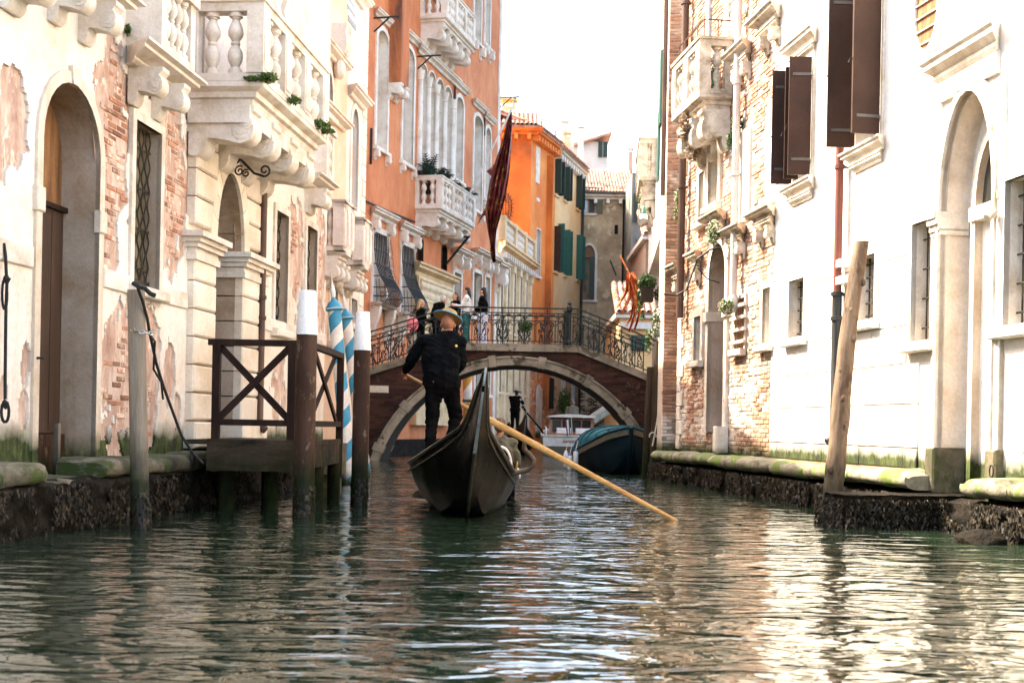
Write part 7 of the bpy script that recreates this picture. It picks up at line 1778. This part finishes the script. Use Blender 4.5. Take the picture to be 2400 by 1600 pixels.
def person(name, label, base, head, H=1.7, skin='skin', top='navy', legs='black', hair='hair_bk', hairlen=0.0, pose=None, wide=1.0, voxel=.013, legw=1.0, sit=False, hands=True, sleeve=None, group=None, skirt=False, female=False):
    """base: world point of the feet (or seat); head: heading angle; joints in local metres for a 1.75 m figure: x right, y forward, z up"""
    k = H / 1.75; ca, sa = math.cos(head), math.sin(head)
    def G(p): p = np.asarray(p, float) * k; return np.array((base[0] + p[0] * ca + p[1] * sa, base[1] - p[0] * sa + p[1] * ca, base[2] + p[2]))
    J = dict(head=(0, .02, 1.63), neck=(0, 0, 1.47), chest=(0, 0, 1.26), waist=(0, 0, 1.06), hip=(0, 0, .93), shL=(-.18, 0, 1.42), shR=(.18, 0, 1.42), elL=(-.23, -.02, 1.13), elR=(.23, -.02, 1.13), haL=(-.24, .08, .88), haR=(.24, .08, .88), hpL=(-.09, 0, .92), hpR=(.09, 0, .92), knL=(-.10, .02, .50), knR=(.10, .02, .50), anL=(-.10, -.01, .09), anR=(.10, -.01, .09), look=(0, 1, 0))
    J.update(pose or {}); J = {a: np.array(b, float) for a, b in J.items()}
    look = J['look'] / np.linalg.norm(J['look']); right = np.cross(look, (0, 0, 1)); right /= np.linalg.norm(right)
    t = thing(name, label, 'person', base, group)
    TT_ = lambda p: np.array([G(q) for q in np.asarray(p, float)])
    w_ = .92 if female else 1.0
    def torso(mb, g):
        for a, b, ra, rb in ((J['neck'] - (0, 0, .06), J['chest'], .10, .135), (J['chest'], J['waist'], .135, .118), (J['waist'], J['hip'], .118, .125)):
            for sx in (-.055, .055): cap(mb, a + (sx, 0, 0), b + (sx, 0, 0), (ra + g) * w_, (rb + g) * w_, 12)
        cap(mb, J['shL'], J['shR'], .060 + g, .060 + g)
    def arms(mb, g, cuff=1.0):
        for s in 'LR':
            cap(mb, J['sh' + s], J['el' + s], (.054 + g) * w_, (.043 + g) * w_); e = J['el' + s] + (J['ha' + s] - J['el' + s]) * (cuff * .90)
            cap(mb, J['el' + s], e, (.042 + g) * w_, (.031 + g) * w_)
    def legsf(mb, g, lw):
        for s in 'LR':
            cap(mb, J['hp' + s], J['kn' + s], .088 * lw + g, .062 * lw + g); cap(mb, J['kn' + s], J['an' + s], .058 * lw + g, (.042 if lw < 1.15 else .075) * lw + g)
            cap(mb, J['hp' + s] + (0, -.01, .02), (J['hp' + s] + J['hip']) / 2, .11 + g, .12 + g)
    # body: one continuous skin
    mb = MB(TT_); torso(mb, 0); arms(mb, 0); legsf(mb, -.004, 1.0)
    cap(mb, J['neck'] - (0, 0, .04), J['head'] - (0, 0, .06), .056 * w_, .052 * w_)
    hc = J['head']; up = np.array((0, 0, 1.0))
    Th = lambda p: np.array([G(hc + right * q[0] + look * q[1] + up * q[2]) for q in np.asarray(p, float)])
    mb.ball((0, -.008, .03), (.076, .094, .100), 14, 10, Th); mb.ball((0, .022, -.045), (.056, .066, .068), 12, 8, Th)
    mb.tube([(0, .085, .035), (0, .112, -.012), (0, .088, -.022)], [.010, .016, .012], 6, Th)
    for sx in (-1, 1): mb.ball((sx * .078, -.005, .0), (.012, .022, .034), 8, 6, Th)
    mb.ball((0, .082, -.052), (.022, .010, .008), 8, 5, Th)
    for s in 'LR':
        w = J['ha' + s]; d = w - J['el' + s]; d /= np.linalg.norm(d); inw = np.array((1.0 if s == 'L' else -1.0, .2, 0)); inw -= d * (inw @ d); inw /= np.linalg.norm(inw); fw = np.cross(d, inw)
        pc_ = w + d * .035
        cap(mb, w - d * .02, pc_ + d * .02, .028, .036, 8)
        for i, (off, ln) in enumerate(((-.030, .062), (-.010, .072), (.010, .068), (.030, .055))):
            a = pc_ + d * .05 + fw * off; b = a + d * ln * .55 + inw * ln * .25; cap(mb, a, b, .0095, .0085, 6); cap(mb, b, b + d * ln * .15 + inw * ln * .45, .0085, .0075, 6)
        a = pc_ + fw * -.03 + inw * .012; b = a + d * .03 + fw * -.025 + inw * .03; cap(mb, a, b, .012, .010, 6); cap(mb, b, b + d * .03 + inw * .012, .010, .008, 6)
    for s in 'LR': cap(mb, J['an' + s] - (0, .02, .045), J['an' + s] + np.array((0, .15, -.06)), .038, .030, 8)
    o = bpy.data.objects.new('body', _remesh('body', mb, M[skin], voxel, 2)); COL.objects.link(o)
    def place(o): o.parent = t; o.data.transform(Matrix.Translation(-Vector(origin_of(t)))); return o
    place(o)
    def garment(nm, fn, m, vx=None, sm=3, fold=0.0):
        mb = MB(TT_); fn(mb); me = _remesh(nm, mb, M[m], vx or voxel * 1.15, sm)
        if fold:                                            # cloth folds: slanting ridges pushed along the normals
            n_ = len(me.vertices); co = np.zeros(n_ * 3); no = np.zeros(n_ * 3); me.vertices.foreach_get('co', co); me.vertices.foreach_get('normal', no); co = co.reshape(-1, 3); no = no.reshape(-1, 3)
            a = fbm(co[:, 0] * 9 + co[:, 2] * 5, co[:, 2] * 13 - co[:, 0] * 6 + co[:, 1] * 5, 71, 3) - .5; b2 = np.abs(fbm(co[:, 0] * 6 + 3, co[:, 2] * 16 + co[:, 0] * 9, 72, 2) - .5)
            co += no * np.clip(fold * (a * 1.7 - b2 * 1.5 + .35), -.002, .03)[:, None]; me.vertices.foreach_set('co', co.ravel()); me.update()
        if nm == 'jacket' and not sit:                      # a straight hem
            n_ = len(me.vertices); co = np.zeros(n_ * 3); me.vertices.foreach_get('co', co); co = co.reshape(-1, 3); hp = G(J['hip']); hem = hp[2] + .02 * k
            near = np.hypot(co[:, 0] - hp[0], co[:, 1] - hp[1]) < .215 * k
            co[near, 2] = np.maximum(co[near, 2], hem + .012 * np.sin(np.arctan2(co[near, 1] - hp[1], co[near, 0] - hp[0]) * 5)); me.vertices.foreach_set('co', co.ravel()); me.update()
        o = bpy.data.objects.new(nm, me); COL.objects.link(o); return place(o)
    garment('trousers', lambda mb: (legsf(mb, .012, legw), cap(mb, J['hip'] - (.05, 0, 0), J['hip'] + (.05, 0, 0), .130 * w_, .130 * w_), cap(mb, J['hip'], J['waist'] - (0, 0, .02), .150 * w_, .140 * w_)), legs, fold=.020)
    garment('jacket', lambda mb: (torso(mb, .016 * wide), arms(mb, .012 * wide), cap(mb, J['waist'] - (.06, 0, .10), J['waist'] + (.06, 0, -.10), (.118 + .016 * wide) * w_, (.118 + .016 * wide) * w_)), top, fold=.028)
    garment('shoes', lambda mb: [cap(mb, J['an' + s] - (0, .03, .045), J['an' + s] + np.array((0, .17, -.062)), .046, .036, 8) for s in 'LR'], 'black')
    # hair
    def hairf(mb):
        mb.ball((0, -.022, .050), (.084, .094, .094), 14, 10, Th)
        mb.ball((0, -.055, .0), (.078, .062, .085), 12, 8, Th)
        if hairlen > 0:
            for sx in (-.045, 0, .045):
                Pn = [(sx, -.075, .02), (sx * 1.1, -.095, -.10), (sx * 1.2, -.10, -.10 - hairlen * .5), (sx * 1.0, -.095, -.10 - hairlen)]
                mb.tube(Pn, [.05, .052, .045, .018], 8, Th)
    if hair: garment('hair', hairf, hair, voxel)
    for sx in (-.030, .030):
        mb = MB(Th); mb.ball((sx, .078, .022), (.011, .008, .008), 6, 5); obj('eye', mb, M['dark'], t)
    t_ = t; t_['_']=0; del t_['_']
    return t, G, J, Th
def boater(t, Th, tilt=(0, 0)):
    a, b = tilt
    T2 = lambda p: Th([(q[0] * math.cos(a) - q[2] * math.sin(a), q[1] * math.cos(b) - (q[0] * math.sin(a) + q[2] * math.cos(a)) * math.sin(b), .085 + (q[0] * math.sin(a) + q[2] * math.cos(a)) * math.cos(b) + q[1] * math.sin(b)) for q in np.asarray(p, float)])
    hat = thing('straw_hat', '', 'hat', origin_of(t)); 
    mb = MB(T2); mb.lathe([(.085, .0), (.165, -.006), (.168, .0), (.165, .006), (.088, .010)], n=28); obj('brim', mb, M['straw'], hat, 50)
    mb = MB(T2); mb.tube([(.168 * math.cos(a), .168 * math.sin(a), 0) for a in np.linspace(0, 2 * math.pi, 33)], .006, 6, cap=False); obj('brim_edge', mb, M['ribbon'], hat, 50)
    mb = MB(T2); mb.lathe([(.090, .008), (.088, .075), (.080, .083), (.001, .083)], n=24); obj('crown', mb, M['straw'], hat, 40)
    mb = MB(T2); mb.lathe([(.0915, .010), (.0905, .045), (.089, .046)], n=24); obj('ribbon', mb, M['ribbon'], hat, 50)
    return hat
# the boatman: seen from behind, left arm out on the oar
DGm = 14.85; ft = W(1024, 1078, DGm); hz = W(1046, 763, DGm)[2]
loc = lambda x, y, D: (W(x, y, D) - ft)
Hs = 1.80 / 1.75
def lj(x, y, D): v = loc(x, y, D) / Hs; return (v[0], v[1], v[2])
pose = dict(head=lj(1050, 762, DGm + .05), neck=lj(1046, 787, DGm), chest=lj(1032, 828, DGm + .0), waist=lj(1034, 868, DGm), hip=lj(1035, 900, DGm),
            shL=lj(996, 800, DGm), shR=lj(1076, 801, DGm), elL=lj(966, 838, DGm + .12), elR=lj(1082, 848, DGm + .10), haL=lj(950, 869, DGm + .36), haR=lj(1046, 893, DGm + .42),
            hpL=lj(1017, 905, DGm), hpR=lj(1056, 905, DGm), knL=lj(1012, 985, DGm + .04), knR=lj(1068, 978, DGm + .18), anL=lj(1007, 1060, DGm - .05), anR=lj(1052, 1050, DGm + .02), look=(.12, 1, -.12))
gm, G_, J_, Th_ = person('boatman', 'boatman in a dark jacket rowing on the gondola stern, seen from behind', ft, 0.0, 1.80, 'skin_red', 'navy', 'black', None, 0.0, pose, wide=1.5, voxel=.0085)
ht = boater(gm, Th_, (-.22, -.26)); ht['label'] = 'straw boater with a blue ribbon on the head of the boatman'
mb = MB(); mb.ball(W(1069, 811, DGm - .172), (.016, .008, .018), 8, 6); obj('badge', mb, M['brass'], gm)
mb = MB(); mb.tube([W(1090 - 4, 938, DGm + .3), W(1102, 938, DGm + .35)], .02, 8); obj('handle', mb, M['bars'], gd)
mb = MB(); cpos = np.array(J_['hip']) ; 
# seated passenger and the neighbour in front
for i, (x, y, D, lab, tp__, hr) in enumerate(((1172, 1022, 18.1, 'passenger with short greying hair and an olive coat sitting in the gondola', 'olivecloth', 'hair_br'),)):
    b_ = W(x, y, D); b_ = np.array((b_[0], D, .28))
    person('passenger', lab, b_ - (0, 0, .48), 0.1, 1.72, 'skin_red', tp__, 'black', hr, 0, dict(head=(0, -.02, 1.19 + .03), neck=(0, -.04, 1.04), chest=(0, -.04, .86), waist=(0, -.02, .66), hip=(0, 0, .52), shL=(-.18, -.04, .99), shR=(.18, -.04, .99), elL=(-.25, .05, .72), elR=(.25, .05, .72), haL=(-.12, .25, .62), haR=(.12, .25, .62), hpL=(-.09, .02, .52), hpR=(.09, .02, .52), knL=(-.12, .42, .55), knR=(.12, .42, .55), anL=(-.12, .50, .14), anR=(.12, .50, .14)), voxel=.011)
# people on the bridge
def deck_z(x): return zcop(x) + .125
def on_bridge(name, label, px_, D, head, H, **kw):
    x = W(px_, 800, D)[0]; return person(name, label, np.array((x, D, deck_z(x))), head, H, group='people standing on the bridge', **kw)
on_bridge('person', 'woman with long black hair, black top and pale trousers at the bridge railing', 1131, 36.0, R(-75), 1.68, top='black', legs='lilac', hair='hair_bk', hairlen=.34, legw=1.35, female=True, pose=dict(elL=(-.22, .06, 1.16), haL=(-.10, .22, 1.08), elR=(.22, .06, 1.16), haR=(.10, .24, 1.06), look=(.1, 1, -.25)))
on_bridge('person', 'woman in a white jacket and teal trousers looking left on the bridge', 1093, 36.1, R(-85), 1.69, top='whitecloth', legs='teal', hair='hair_bk', hairlen=.26, legw=1.25, wide=1.6, female=True, pose=dict(elL=(-.2, .14, 1.18), haL=(-.08, .36, 1.22), elR=(.2, .14, 1.18), haR=(.08, .36, 1.24)))
on_bridge('person', 'woman with tied brown hair and a black top between the others on the bridge', 1066, 37.0, R(-120), 1.64, top='black', legs='black', hair='hair_br', hairlen=.14, female=True)
on_bridge('person', 'grey haired person in a black coat bending on the bridge', 1022, 36.3, R(60), 1.70, top='black', legs='black', hair='hair_gr', wide=1.7, pose=dict(head=(.02, .22, 1.56), neck=(0, .12, 1.43), chest=(0, .04, 1.24), shL=(-.18, .06, 1.39), shR=(.18, .06, 1.39), haL=(-.15, .30, 1.0), haR=(.15, .30, 1.0)))
on_bridge('person', 'blond person in dark glasses and a navy coat, leftmost on the bridge', 985, 36.4, R(70), 1.66, top='navy', legs='black', hair='hair_bl', hairlen=.10, wide=1.5, female=True, pose=dict(elR=(.22, .08, 1.14), haR=(.12, .28, 1.10)))
x = W(967, 760, 36.0); bag = thing('backpack', 'pink backpack carried by the blond person on the bridge', 'bag', x)
mb = MB(); mb.ball((0, 0, 0), (.17, .12, .21), 14, 10, lambda p: p + x); o = obj('bag', mb, M['pinkcloth'], bag, 60)
mb = MB(lambda p: p + x); mb.box(-.12, .12, -.15, -.10, -.16, .02); obj('pocket', mb, M['pinkcloth'], bag); mb = MB(lambda p: p + x); mb.tube([(-.05, 0, .19), (0, 0, .26), (.05, 0, .19)], .012, 5); obj('handle', mb, M['black'], bag)
# second boatman and the launch driver
D2 = 49.6; b2 = W(1206, 1017, D2)
g2m, _, J2, Th2 = person('boatman', 'boatman in a striped shirt and dark vest on the far gondola', b2, R(12), 1.74, 'skin', 'black', 'black', 'hair_bk', 0, dict(head=(.05, .12, 1.58), neck=(.03, .07, 1.44), elR=(.30, .10, 1.18), haR=(.36, .22, .95), elL=(-.16, .14, 1.16), haL=(.05, .30, 1.02), look=(.4, 1, -.2)), voxel=.014)
h2 = boater(g2m, Th2, (0, -.1)); h2['label'] = 'boater with a blue ribbon on the striped boatman'
for i in range(7):                                                   # striped right sleeve
    a = J2['shR'] + (J2['elR'] - J2['shR']) * (i / 7) if i < 4 else J2['elR'] + (J2['haR'] - J2['elR']) * ((i - 4) / 4)
    mb = MB(); k = 1.74 / 1.75; ca, sa = math.cos(R(12)), math.sin(R(12)); p = a * k; p = np.array((b2[0] + p[0] * ca + p[1] * sa, b2[1] - p[0] * sa + p[1] * ca, b2[2] + p[2]))
    d = (J2['elR'] - J2['shR']) if i < 4 else (J2['haR'] - J2['elR']); d /= np.linalg.norm(d); mb.tube([p, p + d * .035], .066 - .003 * i, 10); obj('sleeve_stripe', mb, M['whitecloth'], g2m)
o2 = thing('oar', 'dark far oar held by the striped boatman', 'oar', W(1240, 985, 49.5)); mb = MB(); mb.tube([W(1222, 952, 49.9), W(1268, 1006, 48.8), W(1290, 1050, 48)], [.03, .035, .03], 8); obj('shaft', mb, M['black'], o2)
b3 = W(1343, 1010, DT + 4.0); person('person', 'launch driver with a shaved head standing behind the cabin roof', np.array((b3[0], DT + 5.1, b3[2] - .55)), 0, 1.78, 'skin', 'olivecloth', 'black', 'hair_br', 0, voxel=.014)
# ================================================================== flags
DF1 = 46.0
fg = thing('banner', 'long crimson and gold banner hanging from a white pole on the red palazzo', 'flag', W(1170, 420, DF1))
pa_, pb_ = W(1080, 497, DF1), W(1207, 240, DF1 - 1.0)
mb = MB(); mb.tube([pa_, pb_], .035, 8); obj('flagpole', mb, M['pole_w'], fg, 50)
mb = MB(); mb.lathe([(.02, 0), (.05, .05), (.02, .1), (.06, .16), (.0, .28)], pb_, 8); obj('pole_tip', mb, M['steel'], fg, 50)
ys_ = [262, 300, 340, 380, 420, 460, 500, 540, 575, 615]
lx = [1193, 1185, 1174, 1160, 1149, 1142, 1137, 1143, 1149, 1154]; rx = [1200, 1201, 1199, 1196, 1192, 1185, 1175, 1164, 1160, 1162]
NV, NU = 60, 22; grid = []
for j in range(NV):
    y = 262 + (615 - 262) * j / (NV - 1); a, b = np.interp(y, ys_, lx), np.interp(y, ys_, rx)
    grid.append([W(a + (b - a) * i / (NU - 1), y, DF1 - .7 + .16 * math.sin(i * 1.25 + j * .06) * min(1, j / 12) + .05 * math.sin(j * .3)) for i in range(NU)])
m_cr = surf('crimson_and_gold', (0.16, 0.016, 0.018), (0.24, 0.030, 0.028), (0.075, 0.008, 0.010), sc=4, bump=0.25, rough=0.6, fine=60, patch=((5, 5, 3.6), 0.585, (0.55, 0.28, 0.06)))
mb = MB(); mb.rings(grid, False, False); obj('cloth', mb, m_cr, fg, 60)
for (pts, nm) in ((((1163, 380), (1140, 402), (1158, 420)), 'corner_tail'), (((1141, 480), (1128, 505), (1117, 530), (1132, 508), (1144, 500)), 'tail'), (((1152, 560), (1148, 590), (1156, 618), (1160, 590)), 'tail')):
    mb = MB(); c = np.mean([W(x, y, DF1 - .6) for x, y in pts], 0); k = len(pts)
    mb.add([W(x, y, DF1 - .6 + .05 * (i % 2)) for i, (x, y) in enumerate(pts)] + [W(x, y, DF1 - .58 + .05 * (i % 2)) for i, (x, y) in enumerate(pts)], [tuple(range(k)), tuple(range(2 * k - 1, k - 1, -1))] + [(i, (i + 1) % k, k + (i + 1) % k, k + i) for i in range(k)]); obj(nm, mb, m_cr, fg)
DF2 = 33.0
f2 = thing('pennant', 'torn orange and gold pennant with loose tails beside the right bridge end', 'flag', W(1480, 690, DF2))
mb = MB(); mb.tube([W(1453, 598, DF2), W(1474, 640, DF2), W(1512, 700, DF2 + .2)], .022, 6); obj('flagpole', mb, M['flagorange'], f2)
def ribbon(pts, w, seed):
    mb = MB(); rr = []
    P = [np.array(p, float) for p in pts]
    for k in np.linspace(0, len(P) - 1, 18):
        i = min(int(k), len(P) - 2); p = P[i] + (P[i + 1] - P[i]) * (k - i); d = P[i + 1] - P[i]; n = np.array((-d[1], d[0])); n /= max(np.linalg.norm(n), 1e-6)
        ww = w * (1 - .65 * k / (len(P) - 1)); rr.append([W(*(p + n * ww * u), DF2 + .10 * math.sin(u * 3 + k * 2 + seed)) for u in (-1, -.5, 0, .5, 1)])
    mb.rings(rr, False, False); obj('tail', mb, M['flagorange'], f2, 60)
ribbon([(1474, 640), (1470, 680), (1455, 705), (1446, 722)], 5.4, 0); ribbon([(1476, 645), (1478, 690), (1468, 715), (1456, 735)], 6.0, 1); ribbon([(1484, 655), (1492, 700), (1488, 740), (1474, 778)], 6.6, 2)
ribbon([(1490, 665), (1500, 700), (1498, 740), (1486, 775)], 6.0, 3); ribbon([(1478, 640), (1492, 660), (1503, 680), (1506, 715)], 7.2, 4); ribbon([(1480, 660), (1486, 710), (1478, 745), (1466, 765)], 4.8, 5)
# ================================================================== plants
def palm(label, x, y, D, h, n, seed):
    r = np.random.RandomState(seed); c = FR.T([(PS0 + x, y, PZ + D)])[0]; h *= 1.25; t = thing('potted_palm', label, 'plant', c, 'palms on the red palazzo balcony')
    mb = MB(); mb.lathe([(.10, -.35), (.16, 0), (.14, 0)], c, 10); obj('pot', mb, M['pot_dk'], t)
    for i in range(n):
        a = r.rand() * 6.28; ln = h * (.7 + .4 * r.rand()); lean = .25 + .8 * r.rand(); mb = MB(); V = []; F_ = []
        sp = [np.array((math.cos(a) * ln * lean * u * u ** .3, math.sin(a) * ln * lean * u, ln * (u - .55 * lean * u * u))) + c for u in np.linspace(0, 1, 12)]
        mb.tube(sp, [.012] * 11 + [.003], 4)
        for j in range(1, 12):
            d = sp[j] - sp[j - 1]; d /= np.linalg.norm(d); sd_ = np.cross(d, (0, 0, 1)); sd_ /= max(np.linalg.norm(sd_), 1e-6)
            for sg_ in (-1, 1):
                q = sp[j] + sd_ * sg_ * .24 * math.sin(.35 + 2.5 * j / 12) + d * .12 - np.array((0, 0, .05)); V = [sp[j] - d * .025, q, sp[j] + d * .03]; mb.add(V, [(0, 1, 2)])
        obj('frond', mb, M['leaf_palm'], t)
PS0, PZ = FR.s(972, 480), FR.z(1036, 484, .95)
palm('large dark palm at the near corner of the main balcony', .45, .35, .85, .85, 20, 1); palm('spreading palm behind the corner pier of the main balcony', 1.1, .55, .8, .7, 18, 2); palm('small palm far along the main balcony rail', 3.0, .55, .95, .42, 12, 3); palm('smallest palm at the far end of the main balcony rail', 4.0, .60, .95, .36, 12, 4)
def tuft(label, x, y, D, rx, rz, n, size, m, seed, name='weed_tuft', cat='plant', grp=None, ry=None):
    c = W(x, y, D); t = thing(name, label, cat, c, grp); leaves('foliage', M[m], t, [(c[0], c[1], c[2], rx, ry or rx, rz)], n, size, seed=seed); return t
DB = L.T([(sb0, .9, 0)])[0][1]
GT_ = 'green tufts growing on the left stone balconies'
tuft('green weed tuft on the near edge of the big balcony slab', 590, 186, DB, .10, .035, 200, .045, 'leaf_lt', 1, grp=GT_); tuft('bushy green weeds at the front corner of the big balcony', 628, 183, DB - .02, .12, .06, 300, .05, 'leaf_lt', 2, grp=GT_)
tuft('thin weeds halfway along the big balcony front', 690, 235, DB + 1.1, .10, .05, 120, .05, 'leaf_lt', 3, grp=GT_); tuft('green weeds at the far end of the big balcony slab', 748, 292, DB + 2.6, .16, .07, 260, .05, 'leaf_lt', 4, grp=GT_); tuft('trailing weeds hanging from the far end of the big balcony', 765, 305, DB + 2.9, .12, .06, 160, .05, 'leaf_lt', 14, grp=GT_)
D1_ = L.T([(L.s(298, 70), .1, 0)])[0][1]; tuft('small green tuft on the wall beside the first window balcony', 299, 70, D1_ - .1, .035, .07, 120, .035, 'leaf_lt', 5, grp=GT_); tuft('small green tuft on the ledge of the second window balcony', 386, 96, D1_ + .5, .05, .06, 120, .035, 'leaf_lt', 6, grp=GT_)
# plants on the right
def hanging(label, x, y, D, r, m, n, seed, box=True, extra=(), grp=None, blossom=None, size=.08):
    c = W(x, y, D); t = thing('hanging_plant', label, 'plant', c, grp)
    if box: mb = MB(); mb.box(c[0] - r[0] * .6, c[0] + r[0] * .6, D - .14, D + .14, c[2] - r[2] - .25, c[2] - r[2] * .4); obj('planter', mb, M['pot_dk'], t)
    cs = [(c[0], c[1], c[2], *r)] + [(*W(ex, ey, D), *er) for ex, ey, er in extra]
    leaves('foliage', M[m], t, cs, n, size, seed=seed)
    if blossom: leaves('blossom', M[blossom], t, [(a, b, d, e * 1.05, f * 1.05, g * 1.05) for a, b, d, e, f, g in cs], int(n * .55), size * .8, seed=seed + 50)
    return t
hanging('bushy green plant in a dark window box beside the pennant', 1516, 662, 29.5, (.24, .22, .20), 'leaf_dk', 900, 11, True, ((1500, 700, (.08, .1, .3)), (1545, 690, (.12, .12, .2)), (1505, 740, (.06, .08, .12))))
hanging('white flowering shrub spilling over the old piles', 1560, 742, 26.8, (.30, .25, .26), 'leaf_dk', 700, 12, False, ((1540, 775, (.14, .15, .14)), (1580, 765, (.14, .15, .18))), blossom='blossom', size=.07)
hanging('bright green creeper trailing from the small far balcony', 1508, 468, 31.8, (.14, .15, .22), 'leaf_lt', 420, 13, False, ((1526, 490, (.08, .1, .14)),), blossom='blossom', size=.07)
hanging('white flowers and leaves on the wall by the dark downpipe', 1592, 458, 25.6, (.12, .10, .18), 'leaf_lt', 240, 15, False, ((1584, 500, (.06, .06, .16)),), blossom='blossom', size=.06)
hanging('green bush sprouting beside the grey downpipe under the balcony', 1727, 288, 21.8, (.10, .10, .20), 'leaf_dk', 420, 16, False, ((1712, 330, (.07, .08, .16)),), size=.06)
hanging('dry grey creeper hanging under the weathered balcony', 1606, 300, 23.4, (.12, .20, .30), 'dry', 900, 17, False, ((1625, 350, (.16, .2, .22)),), size=.09)
hanging('pale leafy weeds on the stone hood below the balcony', 1672, 545, 22.3, (.14, .12, .22), 'leaf_lt', 260, 18, False, (), blossom='blossom', size=.06)
hanging('pale flowering weed above the grilled window', 1702, 718, 21.6, (.13, .12, .14), 'leaf_lt', 280, 19, False, (), blossom='blossom', size=.06)
hanging('leafy weeds hanging along the pile beside the bridge end', 1520, 800, 27.3, (.10, .12, .30), 'leaf_dk', 260, 20, False, ((1552, 830, (.10, .1, .3)),), size=.07)
hanging('green shrub growing from the brick wall under the arch', 1323, 942, 66, (.35, .3, .75), 'leaf_lt', 700, 21, False, (), size=.13)
hanging('flower basket hung on the bridge railing', 1232, 765, 35.15, (.20, .14, .16), 'leaf_dk', 420, 22, False, (), blossom='pot_leaf' if 'pot_leaf' in M else None, size=.06)
# pots on the weathered balcony
for x, y, m_, lab, r_ in ((1703, 205, 'pot', 'orange pot at the end of the weathered balcony', .075), (1672, 200, 'green_enamel', 'green bottle shaped pot on the weathered balcony', .05)):
    c = W(x, 212, 22.75); t = thing('plant_pot', lab, 'pot', c, 'pots on the weathered balcony'); mb = MB(); h = .22 if m_ == 'pot' else .34
    mb.lathe([(r_ * .7, 0), (r_, h * .9), (r_ * 1.1, h * .9), (r_ * 1.1, h), (r_ * .8, h)], c, 12); obj('pot', mb, M[m_], t, 40); leaves('foliage', M['leaf_lt'], t, [(c[0], c[1], c[2] + h + .12, .10, .10, .16)], 120, .05, seed=int(x))
# green lamp
c = W(1509, 505, 31.0); lm = thing('street_lamp', 'green enamel lamp with a milky glass shade hanging over the canal', 'lamp', c)
mb = MB(); mb.lathe([(.01, .24), (.03, .21), (.05, .18), (.06, .09), (.08, .06), (.08, .035)], c, 14); obj('hood', mb, M['green_enamel'], lm, 40)
mb = MB(); mb.lathe([(.075, .035), (.10, -.03), (.10, -.09), (.03, -.10)], c, 14); obj('shade', mb, M['lampglass'], lm, 40)
mb = MB(); mb.tube([c + (0, 0, .24), c + (0, 0, .36), c + (.3, 0, .38)], .012, 5); obj('arm', mb, M['bars'], lm)
